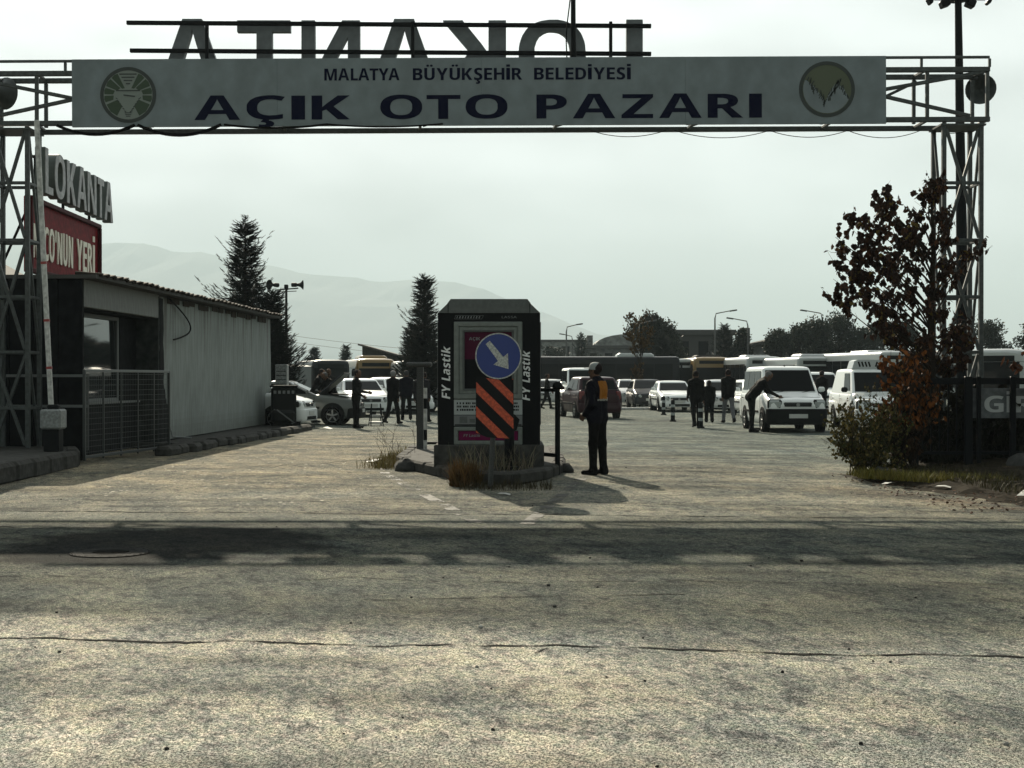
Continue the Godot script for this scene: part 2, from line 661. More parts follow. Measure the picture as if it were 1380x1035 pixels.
# --- ground ----------------------------------------------------------------------------------
func axis_steps(near0: float, near1: float, step: float, far: float) -> PackedFloat32Array:
	var out := PackedFloat32Array()
	var t := near0
	while t < near1 + 0.001:
		out.append(t)
		t += step
	var s := step
	t = near1
	while t < far:
		s *= 1.35
		t += s
		out.append(t)
	s = step
	t = near0
	while t > -far:
		s *= 1.35
		t -= s
		out.insert(0, t)
	return out


func build_ground() -> void:
	var xs := axis_steps(-13.0, 13.0, 0.22, 11000.0)
	var zs := axis_steps(4.0, 42.0, 0.22, 11000.0)   # distances in front of the camera
	var n1 := FastNoiseLite.new()
	n1.seed = 41
	n1.frequency = 0.35
	n1.fractal_octaves = 4
	var n2 := FastNoiseLite.new()
	n2.seed = 42
	n2.frequency = 1.3
	n2.fractal_octaves = 3
	var v := PackedVector3Array()
	var nn := PackedVector3Array()
	var u1 := PackedVector2Array()
	var u2 := PackedVector2Array()
	var cc := PackedColorArray()
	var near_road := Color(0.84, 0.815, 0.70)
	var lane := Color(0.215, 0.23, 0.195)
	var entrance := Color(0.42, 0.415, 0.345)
	var lot := Color(0.325, 0.37, 0.335)
	for d in zs:
		for x in xs:
			var k := n1.get_noise_2d(x * 0.35, d * 1.5)
			var k2 := n2.get_noise_2d(x * 0.5, d * 1.6)
			var k3 := n1.get_noise_2d(x * 1.2 + 50.0, d * 1.2)
			var dd := d + 0.35 * k + 0.05 * x
			var c := near_road.lerp(Color(0.66, 0.66, 0.58), smoothstep(0.0, 2.4, x + 0.5 * k)).lerp(lane, smoothstep(7.6, 8.7, d + 0.12 * x + 0.35 * k2))  # sun glare put into the colour: near road turns greyer towards the right
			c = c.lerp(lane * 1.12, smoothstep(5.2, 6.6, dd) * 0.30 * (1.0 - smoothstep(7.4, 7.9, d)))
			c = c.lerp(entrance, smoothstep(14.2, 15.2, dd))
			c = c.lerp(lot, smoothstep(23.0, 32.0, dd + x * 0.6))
			var left := smoothstep(-1.0, -3.5, x) * smoothstep(17.0, 20.0, d) * (1.0 - smoothstep(34.0, 44.0, d))
			c = c.lerp(Color(0.56, 0.50, 0.365), left * (0.45 + 0.55 * clampf(k2 * 2.0 + 0.2, 0, 1)))
			c = c * (1.0 + 0.36 * k + 0.30 * k2 + 0.14 * k3)
			# brown earth carried onto the road beside the verge
			var edge := smoothstep(1.6, 0.0, absf(d - 16.5 - (5.6 - x) * 1.6) ) * smoothstep(3.2, 5.2, x)
			c = c.lerp(Color(0.30, 0.20, 0.13), 0.7 * edge * clampf(0.5 + k2, 0, 1))
			# oil and tyre marks along the lanes
			var oil := smoothstep(0.18, 0.42, n2.get_noise_2d(x * 0.13 + 7.0, d * 0.9))
			c = c.lerp(c * 0.55, oil * 0.8)
			# darker patch of ground colour round the manhole, ragged at its rim
			var patch_dist := Vector2((x + 3.1) / 1.45, (d - 12.5) / 1.25).length() + 0.55 * k3 + 0.35 * k2
			c = c.lerp(Color(0.035, 0.038, 0.036), 0.92 * smoothstep(1.15, 0.92, patch_dist))
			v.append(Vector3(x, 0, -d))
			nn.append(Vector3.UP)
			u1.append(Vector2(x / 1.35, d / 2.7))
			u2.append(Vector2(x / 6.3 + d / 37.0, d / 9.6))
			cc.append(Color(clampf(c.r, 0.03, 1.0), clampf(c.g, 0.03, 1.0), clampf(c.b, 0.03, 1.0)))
	var ix := PackedInt32Array()
	var w := xs.size()
	for j in zs.size() - 1:
		for i in w - 1:
			var p := j * w + i
			ix.append_array([p, p + w, p + 1, p + 1, p + w, p + w + 1])
	var a := []
	a.resize(Mesh.ARRAY_MAX)
	a[Mesh.ARRAY_VERTEX] = v
	a[Mesh.ARRAY_NORMAL] = nn
	a[Mesh.ARRAY_COLOR] = cc
	a[Mesh.ARRAY_TEX_UV] = u1
	a[Mesh.ARRAY_TEX_UV2] = u2
	a[Mesh.ARRAY_INDEX] = ix
	var am := ArrayMesh.new()
	am.add_surface_from_arrays(Mesh.PRIMITIVE_TRIANGLES, a)
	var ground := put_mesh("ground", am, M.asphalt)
	struct(ground)

	# cracks and seams in the asphalt
	crack(ground, Vector2(-4.5, 8.05), Vector2(4.5, 7.25), 0.07, 0.017, 1)
	crack(ground, Vector2(-7.0, 15.6), Vector2(-1.2, 15.2), 0.06, 0.02, 2)
	crack(ground, Vector2(-1.2, 15.2), Vector2(9.0, 14.3), 0.06, 0.018, 3)
	crack(ground, Vector2(-6.0, 17.0), Vector2(8.0, 15.9), 0.05, 0.012, 4)
	crack(ground, Vector2(1.2, 22.6), Vector2(5.4, 21.3), 0.08, 0.022, 5)
	crack(ground, Vector2(-5.0, 22.5), Vector2(-2.4, 25.5), 0.12, 0.02, 6)
	crack(ground, Vector2(-3.6, 19.6), Vector2(-1.6, 19.0), 0.08, 0.014, 7)
	crack(ground, Vector2(0.2, 7.62), Vector2(0.13, 7.48), 0.02, 0.004, 8)
	crack(ground, Vector2(0.45, 7.6), Vector2(0.40, 7.44), 0.02, 0.004, 9)
	crack(ground, Vector2(-9.0, 14.2), Vector2(-2.0, 13.6), 0.08, 0.014, 21)
	crack(ground, Vector2(-4.2, 10.4), Vector2(3.6, 10.0), 0.10, 0.007, 22)
	crack(ground, Vector2(2.0, 19.2), Vector2(5.2, 18.2), 0.10, 0.016, 23)
	crack(ground, Vector2(-6.2, 27.0), Vector2(-2.2, 27.6), 0.10, 0.02, 24)
	crack(ground, Vector2(-5.6, 31.0), Vector2(-2.0, 30.4), 0.12, 0.025, 25)
	crack(ground, Vector2(1.0, 26.2), Vector2(6.0, 26.8), 0.12, 0.022, 26)
	crack(ground, Vector2(0.8, 33.0), Vector2(6.6, 32.4), 0.15, 0.03, 27)
	crack(ground, Vector2(-1.0, 9.3), Vector2(1.2, 9.5), 0.06, 0.008, 10)

	# worn white lines
	worn_line(ground, [Vector2(-2.25, 23.2), Vector2(-1.95, 21.4), Vector2(-1.2, 18.0), Vector2(-0.2, 13.6)], 0.16, 0.55, 11)
	worn_line(ground, [Vector2(1.35, 22.6), Vector2(1.12, 21.0), Vector2(0.1, 13.7)], 0.17, 0.7, 12)
	worn_line(ground, [Vector2(5.75, 29.5), Vector2(5.86, 24.8)], 0.13, 0.8, 13)
	worn_line(ground, [Vector2(4.0, 34.5), Vector2(5.6, 29.2)], 0.10, 0.6, 14)
	worn_line(ground, [Vector2(1.6, 29.0), Vector2(6.2, 29.6)], 0.10, 0.5, 15)
	worn_line(ground, [Vector2(0.9, 36.5), Vector2(8.0, 38.0)], 0.12, 0.4, 16)
	worn_line(ground, [Vector2(0.9, 46.0), Vector2(7.0, 50.0)], 0.14, 0.5, 17)
	worn_line(ground, [Vector2(-6.6, 21.2), Vector2(-6.2, 27.0)], 0.10, 0.5, 18)

	# manhole
	var mb := MB.new()
	mb.lathe([Vector2(0.34, 0.001), Vector2(0.34, 0.004), Vector2(0.31, 0.005), Vector2(0.30, 0.0035), Vector2(0.01, 0.0035)], 28)
	mb.xf = Transform3D.IDENTITY
	for k in 5:
		mb.box(Vector3(0, 0.0045, -0.2 + 0.1 * k), Vector3(0.5 - absf(k - 2) * 0.09, 0.003, 0.025))
	var mh := put("manhole_cover", mb, M.iron)
	tag(mh, "round iron manhole cover in the dark patch of the road", "manhole cover")
	mh.position = Vector3(-3.45, 0.004, -11.8)

	# small stones lying on the road
	var sp := []
	var st := []
	for i in 110:
		var d := 4.8 + pow(rng.randf(), 1.4) * 20.0
		var x := rng.randf_range(-0.42, 0.42) * d
		var s := rng.randf_range(0.003, 0.008) * (1.0 if rng.randf() < 0.92 else 1.5)
		sp.append(Transform3D(Basis.from_euler(Vector3(rng.randf() * 6, rng.randf() * 6, 0)).scaled(Vector3(s * 1.3, s, s)), Vector3(x, s * 0.5, -d)))
		var g := rng.randf_range(0.01, 0.08) if rng.randf() < 0.7 else rng.randf_range(0.2, 0.4)
		st.append(Color(g, g * 0.97, g * 0.9))
	var sb := MB.new()
	sb.box(Vector3.ZERO, Vector3(2, 2, 2), 0.7)
	# pale chips and dry leaf bits strewn over the left lane
	for i in 700:
		var d := 16.0 + rng.randf() * 22.0
		var x := rng.randf_range(-5.8, -1.6) if rng.randf() < 0.8 else rng.randf_range(-3.0, 5.0)
		var s := rng.randf_range(0.006, 0.018)
		sp.append(Transform3D(Basis.from_euler(Vector3(0, rng.randf() * 6, 0)).scaled(Vector3(s * 1.5, s * 0.12, s)), Vector3(x, s * 0.1, -d)))
		var g := rng.randf_range(0.10, 0.55)
		st.append(Color(g, g * 0.92, g * 0.72))
	scatter("road_gravel", sb.mesh(), M.leaf, sp, st)


func crack(ground: Node3D, a: Vector2, b: Vector2, wander: float, width: float, seed_: int) -> void:
	var n := FastNoiseLite.new()
	n.seed = 100 + seed_
	n.frequency = 0.9
	n.fractal_octaves = 4
	var mb := MB.new()
	var len := a.distance_to(b)
	var steps := int(len / 0.035)
	var dir := (b - a) / len
	var side := Vector2(-dir.y, dir.x)
	var prev := []
	for i in steps + 1:
		var t := len * i / steps
		var p := a + dir * t + side * (n.get_noise_2d(t, 0) * wander * 2.2 + n.get_noise_2d(t * 6.0, 40) * wander * 0.35)
		var w := width * clampf(0.5 + 1.3 * n.get_noise_2d(t * 2.5, 90) + 0.25, 0.12, 1.3)
		var cur := [Vector3(p.x - side.x * w, 0.004, -(p.y - side.y * w)), Vector3(p.x + side.x * w, 0.004, -(p.y + side.y * w))]
		if i > 0 and n.get_noise_2d(t * 1.3, 300) > (-0.6 if seed_ != 1 else -2.0):
			mb.quad(prev[0], prev[1], cur[1], cur[0], Vector3.UP)
		prev = cur
	put("crack", mb, M.crack, ground)


func worn_line(ground: Node3D, pts: Array, width: float, keep: float, seed_: int) -> void:
	var n := FastNoiseLite.new()
	n.seed = 200 + seed_
	n.frequency = 3.0
	n.fractal_octaves = 3
	var mb := MB.new()
	for k in pts.size() - 1:
		var a: Vector2 = pts[k]
		var b: Vector2 = pts[k + 1]
		var len := a.distance_to(b)
		var dir := (b - a) / len
		var side := Vector2(-dir.y, dir.x)
		var q := 0.022
		var rows := int(len / q)
		for i in rows:
			for j in int(width / q):
				var p := a + dir * (i * q) + side * (j * q - width * 0.5)
				if n.get_noise_2d(p.x * 0.5, p.y * 0.5) + 0.5 * n.get_noise_2d(p.x * 5.0, p.y * 5.0) > 0.42 - 0.5 * keep:
					var c := [p, p + dir * q, p + dir * q + side * q, p + side * q]
					mb.quad(Vector3(c[0].x, 0.0045, -c[0].y), Vector3(c[1].x, 0.0045, -c[1].y), Vector3(c[2].x, 0.0045, -c[2].y), Vector3(c[3].x, 0.0045, -c[3].y), Vector3.UP)
	if mb.v.size() > 0:
		put("lane_marking", mb, M.road_paint, ground)


func build_hills() -> void:
	var ridge := [Vector2(-2600, 210), Vector2(-1700, 300), Vector2(-1150, 285), Vector2(-840, 271), Vector2(-742, 273), Vector2(-666, 262), Vector2(-590, 248), Vector2(-492, 234), Vector2(-394, 212), Vector2(-318, 203), Vector2(-136, 197), Vector2(-60, 181), Vector2(45, 140), Vector2(166, 96), Vector2(318, 60), Vector2(700, 30), Vector2(1500, 22), Vector2(2600, 20)]
	var n := FastNoiseLite.new()
	n.seed = 77
	n.frequency = 0.006
	n.fractal_octaves = 5
	var rows := 14
	var cols := 180
	var mb := MB.new()
	var grid := []
	for j in rows + 1:
		var row := PackedVector3Array()
		var t := float(j) / rows
		var lift := 1.0 - absf(t * 2.0 - 1.0)
		for i in cols + 1:
			var x := lerpf(-2600, 2600, float(i) / cols)
			var h := 0.0
			for k in ridge.size() - 1:
				if x >= ridge[k].x and x <= ridge[k + 1].x:
					h = lerpf(ridge[k].y, ridge[k + 1].y, (x - ridge[k].x) / (ridge[k + 1].x - ridge[k].x))
			var y := h * pow(lift, 0.8) + n.get_noise_2d(x, t * 900.0) * 26.0 * lift * (1.0 if absf(lift - 1.0) > 0.01 else 0.42)
			row.append(Vector3(x, maxf(y, -2.0), -lerpf(2150.0, 3450.0, t)))
		grid.append(row)
	for j in rows:
		for i in cols:
			mb.quad(grid[j][i], grid[j][i + 1], grid[j + 1][i + 1], grid[j + 1][i], Vector3.UP)
	var hl := put("hills", mb, M.hill)
	hl.scale = Vector3(2.6, 2.6, 2.6)
	struct(hl)


# --- restaurant on the left -------------------------------------------------------------------
# the street front runs along x = -8.667 + 0.0315 d
func street_x(d: float) -> float:
	return -8.667 + 0.0315 * d


func front_piece(called: String, a: float, b: float, y0: float, y1: float, off: float, th: float, m: Material, parent: Node, tip := 0.0) -> MeshInstance3D:
	var q := MB.new()
	var c := Vector3(street_x((a + b) * 0.5) - 0.5 + off - th * 0.5, (y0 + y1) * 0.5, -(a + b) * 0.5)
	q.box(c, Vector3(th, y1 - y0, (b - a) * 1.0005), 0.006, Basis(Vector3.UP, -atan(0.0315)) * Basis(Vector3(0, 0, 1), tip))
	return put(called, q, m, parent)


func build_restaurant() -> void:
	var o := thing("restaurant_building", "low flat restaurant with white sheet side wall, dark glazed front and tiled eave", "building")
	var mb := MB.new()
	var d0 := 25.2
	var d1 := 41.8
	var dm := 30.06
	var ax := atan(0.0315)
	var bs := Basis(Vector3.UP, -ax)   # local -z runs along the front
	# white sheet wall in upright sheets, each with its own slight dent
	var nn := FastNoiseLite.new()
	nn.seed = 9
	nn.frequency = 0.5
	var count := 11
	for k in count:
		var a := lerpf(dm, d1, float(k) / count)
		var b := lerpf(dm, d1, float(k + 1) / count) - 0.003
		var p := MB.new()
		var cols := 14
		var rowsn := 22
		p.colored = true
		var g := []
		for j in rowsn + 1:
			var row := PackedVector3Array()
			for i in cols + 1:
				var d := lerpf(a, b, float(i) / cols)
				var y := lerpf(0.14, 3.3, float(j) / rowsn)
				var bulge := 0.03 * nn.get_noise_2d(d * 0.8, y * 0.5)
				row.append(Vector3(street_x(d) + bulge, y, -d))
			g.append(row)
		for j in rowsn:
			for i in cols:
				# rust and soot washed down from the eave, splashed dirt at the foot
				var q: Vector3 = g[j][i]
				var run := smoothstep(-0.12, 0.3, nn.get_noise_2d(q.z * 9.0, 3.0)) * smoothstep(3.3 - 2.6 * (0.5 + nn.get_noise_2d(q.z * 5.0, 20.0)), 3.4, q.y)
				var foot := smoothstep(0.75 + 0.5 * nn.get_noise_2d(q.z * 3.0, 50.0), 0.1, q.y)
				var wash := 1.0 + 0.22 * nn.get_noise_2d(q.z * 0.7, q.y * 0.6)
				p.col = Color(wash, wash, wash).lerp(Color(0.22, 0.18, 0.14), 0.9 * run).lerp(Color(0.5, 0.46, 0.4), 0.5 * foot)
				p.quad(g[j][i], g[j][i + 1], g[j + 1][i + 1], g[j + 1][i], Vector3.RIGHT)
		put("wall_sheet", p, M.white_wall, o)
	# solid core behind
	var back := -13.5
	mb = MB.new()
	mb.box(Vector3((street_x(35.9) + back) * 0.5 - 0.12, 1.66, -(dm + d1) * 0.5), Vector3(-back + street_x(35.9) - 0.1, 3.2, d1 - dm - 0.02))
	put("wall", mb, M.dark_wall, o)
	# end wall of the recess, seen face on
	mb = MB.new()
	mb.box(Vector3(street_x(dm) - 0.28, 1.66, -dm + 0.03), Vector3(0.56, 3.28, 0.10), 0.01)
	put("recess_wall", mb, M.grey_wall, o)
	# window front, set back
	front_piece("parapet_wall", d0 + 0.1, dm, 0.0, 0.98, 0.02, 0.2, M.dark_wall, o)
	front_piece("window_sill", d0 + 0.1, dm - 0.02, 0.985, 1.03, 0.10, 0.22, M.fascia, o)
	front_piece("lintel_wall", d0 + 0.1, dm, 2.78, 3.3, 0.0, 0.2, M.dark_wall, o)
	for e in [[25.66, 26.2], [26.38, 28.85]]:
		var fr := front_piece("window_frame", e[0], e[0] + 0.09, 1.03, 2.78, 0.0, 0.09, M.frame_grey, o)
		front_piece("frame_bar", e[1] - 0.09, e[1], 1.03, 2.78, 0.0, 0.09, M.frame_grey, fr)
		front_piece("frame_bar", e[0] + 0.09, e[1] - 0.09, 2.70, 2.78, 0.0, 0.09, M.frame_grey, fr)
		front_piece("frame_bar", e[0] + 0.09, e[1] - 0.09, 1.03, 1.10, 0.0, 0.09, M.frame_grey, fr)
		front_piece("window_pane", e[0] + 0.09, e[1] - 0.09, 1.10, 2.70, -0.03, 0.012, M.window_glass, o, 0.018)
	front_piece("room_wall", d0, dm, 0.0, 3.3, -0.5, 0.1, M.dark_room, o)
	front_piece("pillar_wall", 28.87, dm, 1.03, 2.78, 0.01, 0.2, M.dark_wall, o)
	# fascia above, flush with the street
	mb = MB.new()
	mb.box(Vector3(street_x((d0 + dm) * 0.5) - 0.05, 3.10, -(d0 + dm) * 0.5 ), Vector3(0.10, 0.56, (dm - d0) / cos(ax)), 0.01, bs)
	put("fascia_board", mb, M.fascia, o)
	mb = MB.new()
	mb.box(Vector3(street_x((d0 + dm) * 0.5) - 0.34, 2.80, -(d0 + dm) * 0.5), Vector3(0.46, 0.04, (dm - d0) / cos(ax)), 0.0, bs)
	put("soffit_board", mb, M.dark_wall, o)
	# front wall towards the gate, in upright dark boards
	for k in 14:
		var p := MB.new()
		var x := street_x(d0) - 0.2 - 0.45 * k
		p.box(Vector3(x, 1.68, -d0 + 0.04 + 0.008 * (k % 2)), Vector3(0.44, 3.36, 0.09), 0.008)
		put("wall_board", p, M.dark_wall, o)
	# roof deck and tiles along the eave
	mb = MB.new()
	mb.box(Vector3(street_x(33.5) - 2.80, 3.36, -33.5), Vector3(6.2, 0.07, d1 - d0 + 0.2), 0.0, bs)
	put("roof", mb, M.haze_roof, o)
	for k in 42:
		var d := d0 + 0.2 + 0.395 * k
		var p := MB.new()
		p.xf = Transform3D(bs * Basis(Vector3.RIGHT, 0.13) * Basis(Vector3(0, 0, 1), -0.07), Vector3(street_x(d) + 0.12 + rng.randf_range(-0.02, 0.02), 3.435 + rng.randf_range(-0.012, 0.012), -d))
		var r := []
		for q in [0.22, -0.22]:
			var ring := PackedVector3Array()
			for i in 6:
				var t := PI * i / 5
				ring.append(Vector3(-cos(t) * 0.05, sin(t) * 0.05, q))
			r.append(ring)
		p.box(Vector3(0, 0, 0), Vector3(0.5, 0.028, 0.42), 0.01)
		p.tube([Vector3(-0.25, 0.025, 0.2), Vector3(0.26, 0.02, 0.2)], [0.035, 0.035], 6)
		put("roof_tile", p, M.roof_tile, o)
	# ragged sealing hanging below the tiles
	for k in 16:
		var d := dm + 0.6 + 0.68 * k + rng.randf_range(-0.2, 0.2)
		var p := MB.new()
		p.box(Vector3(street_x(d) + 0.03, 3.27 - rng.randf() * 0.05, -d), Vector3(0.02, 0.10 + rng.randf() * 0.08, 0.5), 0.005, bs)
		put("eave_flashing", p, M.roof_tile, o)
	# black hose looped down the wall
	var hose := MB.new()
	var pts := []
	for k in 17:
		var t := float(k) / 16
		pts.append(Vector3(street_x(dm + 0.3 + 2.2 * sin(t * PI * 0.9)) + 0.08, 3.32 - 0.95 * t - 0.12 * sin(t * PI), -(dm + 0.35 + 1.9 * sin(minf(t * PI * 0.92, PI)))))
	hose.tube(pts, [0.018], 6)
	put("hose", hose, M.cable, o)
	# pale pipe and torn sheet corner at the foot of the wall
	mb = MB.new()
	mb.tube([Vector3(street_x(dm + 0.5) + 0.07, 0.5, -dm - 0.5), Vector3(street_x(dm + 0.6) + 0.12, 0.2, -dm - 0.6), Vector3(street_x(dm + 0.9) + 0.5, 0.17, -dm - 0.75)], [0.02], 6)
	put("drain_pipe", mb, M.box_grey, o)

	# raised strip of rough stones along its foot
	var strip := thing("side_pavement", "rough raised stone strip along the foot of the white sheet wall", "pavement")
	strip.set_meta("kind", "structure")
	mb = MB.new()
	for k in 1:
		mb.box(Vector3(-7.2, 0.055, -36.0), Vector3(1.5, 0.11, 13.0), 0.0, Basis(Vector3.UP, -0.055))
	put("pavement_bed", mb, M.concrete, strip)
	for k in 19:
		var t := float(k) / 18
		var d := lerpf(26.9, 39.6, t)
		var p := MB.new()
		p.box(Vector3(lerpf(-6.72, -5.95, t) + rng.randf_range(-0.05, 0.05), 0.06 + rng.randf_range(-0.02, 0.02), -d), Vector3(0.34, 0.22, 0.64), 0.06, Basis(Vector3.UP, -0.06 + rng.randf_range(-0.1, 0.1)))
		put("kerb_stone", p, M.kerb, strip)

	# name board on the roof
	var sb := thing("restaurant_sign_board", "dark red roof board with the cream lettering NECO'NUN YERİ", "sign")
	var a0 := Vector3(-8.99, 0, -25.6)
	var a1 := Vector3(-9.18, 0, -30.5)
	var along := (a1 - a0).normalized()
	sb.position = a0
	sb.basis = Basis(along, Vector3.UP, along.cross(Vector3.UP))
	var ln := a0.distance_to(a1)
	mb = MB.new()
	mb.box(Vector3(ln * 0.5, 4.2, -0.06), Vector3(ln, 1.42, 0.10), 0.01)
	put("board", mb, M.sign_red, sb)
	for e in [[Vector3(ln * 0.5, 4.87, 0.02), Vector3(ln + 0.06, 0.09, 0.09)], [Vector3(ln * 0.5, 3.52, 0.02), Vector3(ln + 0.06, 0.09, 0.09)], [Vector3(0.0, 4.2, 0.02), Vector3(0.09, 1.27, 0.09)], [Vector3(ln, 4.2, 0.02), Vector3(0.09, 1.27, 0.09)]]:
		mb = MB.new()
		mb.box(e[0], e[1], 0.012)
		put("frame_bar", mb, M.sign_red_dark, sb)
	mb = MB.new()
	letters(mb, "NECO'NUN", 0.2, 2.85, 3.78, 0.64, -0.008, 0.02)
	letters(mb, "YERİ", 3.15, 4.55, 3.78, 0.64, -0.008, 0.02)
	put("lettering", mb, M.cream, sb)
	for x in [0.2, 1.7, 3.2, 4.6]:
		mb = MB.new()
		mb.bar(Vector3(x, 3.35, -0.7), Vector3(x, 4.6, -0.14), 0.04, 0.04)
		put("brace", mb, M.black_metal, sb)

	# channel letters above the board
	var lk := thing("restaurant_roof_letters", "row of pale standing letters LOKANTA above the dark red roof board", "sign letters")
	lk.position = Vector3(-9.03, 0, -26.3)
	lk.basis = sb.basis
	var xs := [0.0, 0.62, 1.45, 2.2, 3.0, 3.82, 4.4, 5.3]
	var word := "LOKANTA"
	var ws := [0.5, 0.72, 0.66, 0.72, 0.7, 0.52, 0.74]
	for k in 7:
		mb = MB.new()
		letters(mb, word[k], xs[k], xs[k] + ws[k], 5.06, 0.86, 0.09, 0.012)
		var face := put("letter", mb, M.letter_pale, lk)
		mb = MB.new()
		letters(mb, word[k], xs[k] - 0.006, xs[k] + ws[k] + 0.006, 5.055, 0.87, -0.10, 0.188)
		put("letter_side", mb, M.letter_side, face)
	mb = MB.new()
	mb.bar(Vector3(-0.1, 5.2, -0.14), Vector3(5.2, 5.2, -0.14), 0.04, 0.04)
	mb.bar(Vector3(-0.1, 5.75, -0.14), Vector3(5.2, 5.75, -0.14), 0.04, 0.04)
	put("rail", mb, M.black_metal, lk)
	for x in [0.15, 2.0, 4.0]:
		mb = MB.new()
		mb.bar(Vector3(x, 4.5, -0.14), Vector3(x, 5.8, -0.14), 0.05, 0.05)
		put("post", mb, M.black_metal, lk)

	# low gabled roof beyond the gate tower
	var gb := thing("gabled_shed", "dark gabled shed roof behind the left gate tower", "building")
	mb = MB.new()
	mb.xf = Transform3D(Basis.IDENTITY, Vector3(-15.6, 0, -36.0))
	mb.prism(PackedVector2Array([Vector2(-2.6, 0), Vector2(2.6, 0), Vector2(2.6, 3.6), Vector2(0, 5.0), Vector2(-2.6, 3.6)]), -5.0, 0.0)
	put("wall", mb, M.dark_wall, gb)
	for s in [-1.0, 1.0]:
		mb = MB.new()
		mb.xf = Transform3D(Basis(Vector3(0, 0, 1), -s * 0.495), Vector3(-15.6 + s * 1.35, 4.36, -38.5))
		mb.box(Vector3.ZERO, Vector3(3.15, 0.07, 5.5))
		put("roof", mb, M.haze_roof, gb)


# --- entrance gate ---------------------------------------------------------------------------------
func gate_bar(o: Node3D, called: String, a: Vector3, b: Vector3, w: float) -> void:
	var mb := MB.new()
	mb.bar(a, b, w, w, 0.006)
	put(called, mb, M.gate_paint, o)


func build_gate() -> void:
	var zf := -24.0
	var zr := -24.63
	var o := thing("entrance_gate", "wide grey steel lattice gate spanning the entrance on two square towers", "gate")
	var xl := -9.15
	var xr := 8.34
	# the beam rises a little to the right
	var tilt := func(x: float) -> float: return 0.0044 * x
	for e in [[zf, 6.86], [zf, 5.99], [zr, 6.87], [zr, 5.95]]:
		gate_bar(o, "chord", Vector3(xl, e[1] + tilt.call(xl), e[0]), Vector3(xr, e[1] + tilt.call(xr), e[0]), 0.085)
	gate_bar(o, "hand_rail", Vector3(xl, 7.075 + tilt.call(xl), zf), Vector3(xr, 7.075 + tilt.call(xr), zf), 0.045)
	for x in [xl, -7.8, 7.15, xr]:
		gate_bar(o, "rail_post", Vector3(x, 6.9 + tilt.call(x), zf), Vector3(x, 7.05 + tilt.call(x), zf), 0.045)
	var px := [-9.10, -8.30, -6.4, -4.0, -1.6, 0.8, 3.2, 5.6, 7.25, 8.30]
	for k in px.size():
		var x: float = px[k]
		var y0: float = 6.03 + tilt.call(x)
		var y1: float = 6.82 + tilt.call(x)
		gate_bar(o, "upright", Vector3(x, y0, zf), Vector3(x, y1, zf), 0.06)
		gate_bar(o, "upright", Vector3(x - 0.05, y0, zr), Vector3(x - 0.05, y1, zr), 0.06)
		gate_bar(o, "cross_bar", Vector3(x, y0 - 0.05, zf - 0.04), Vector3(x - 0.05, y0 - 0.07, zr + 0.04), 0.05)
		gate_bar(o, "cross_bar", Vector3(x, y1 + 0.05, zf - 0.04), Vector3(x - 0.05, y1 + 0.05, zr + 0.04), 0.05)
	var diag := [[-9.1, 6.1, -7.55, 6.43], [-9.1, 6.72, -7.55, 6.40], [8.25, 6.82, 6.4, 6.50], [8.0, 6.05, 6.4, 6.42]]
	for e in diag:
		gate_bar(o, "diagonal", Vector3(e[0], e[1] + tilt.call(e[0]), zf + 0.005), Vector3(e[2], e[3] + tilt.call(e[2]), zf + 0.005), 0.062)
	for k in range(2, px.size() - 2):
		gate_bar(o, "diagonal", Vector3(px[k], 6.03, zr), Vector3(px[k + 1], 6.82, zr), 0.05)
	# towers
	for tw in [[7.55, 8.20, 0.0], [-9.12, -8.47, 0.28]]:
		var x0: float = tw[0]
		var x1: float = tw[1]
		var base: float = tw[2]
		for x in [x0, x1]:
			for z in [zf - 0.02, zr + 0.02]:
				gate_bar(o, "leg", Vector3(x, base, z), Vector3(x, 5.94 + tilt.call(x), z), 0.075)
		var ys := [4.92, 3.92, 2.93, 1.96, 0.98]
		for y in ys:
			for z in [zf - 0.02, zr + 0.02]:
				gate_bar(o, "rung", Vector3(x0 + 0.04, y, z), Vector3(x1 - 0.04, y, z), 0.055)
			for x in [x0, x1]:
				gate_bar(o, "rung", Vector3(x, y, zf - 0.06), Vector3(x, y, zr + 0.06), 0.05)
		for e in [[5.86, 3.96], [3.88, 2.0], [1.92, base + 0.05]]:
			gate_bar(o, "brace", Vector3(x0 + 0.04, e[0], zf - 0.005), Vector3(x1 - 0.04, e[1], zf - 0.005), 0.055)
			gate_bar(o, "brace", Vector3(x1 - 0.04, e[0], zf - 0.045), Vector3(x0 + 0.04, e[1], zf - 0.045), 0.055)
			gate_bar(o, "brace", Vector3(x0, e[1], zf - 0.06), Vector3(x0, e[0], zr + 0.06), 0.045)
			gate_bar(o, "brace", Vector3(x1, e[0], zf - 0.06), Vector3(x1, e[1], zr + 0.06), 0.045)
		var mb := MB.new()
		mb.box(Vector3((x0 + x1) * 0.5, 5.90 + tilt.call(x0), (zf + zr) * 0.5), Vector3(x1 - x0 + 0.14, 0.03, 0.72), 0.0)
		put("head_plate", mb, M.gate_paint, o)

	# banner board with its printing
	var bn := thing("gate_banner", "long grey banner board lettered AÇIK OTO PAZARI hung on the gate beam", "sign")
	bn.position = Vector3(0, 0, -23.9)
	bn.rotation.z = 0.0044
	var bx := [-7.62, -4.05, -0.50, 3.04, 6.53]
	for k in 4:
		var mb := MB.new()
		mb.box(Vector3((bx[k] + bx[k + 1]) * 0.5, 6.49, 0), Vector3(bx[k + 1] - bx[k] - 0.001, 1.175, 0.05), 0.002)
		put("panel", mb, M.banner, bn)
	var rows := [["MALATYA", 440, 541, 6.690, 0.205], ["BÜYÜKŞEHİR", 559, 706, 6.690, 0.205], ["BELEDİYESİ", 722, 852, 6.690, 0.205], ["AÇIK", 265, 474, 6.015, 0.415], ["OTO", 515, 686, 6.015, 0.415], ["PAZARI", 725, 1028, 6.015, 0.415]]
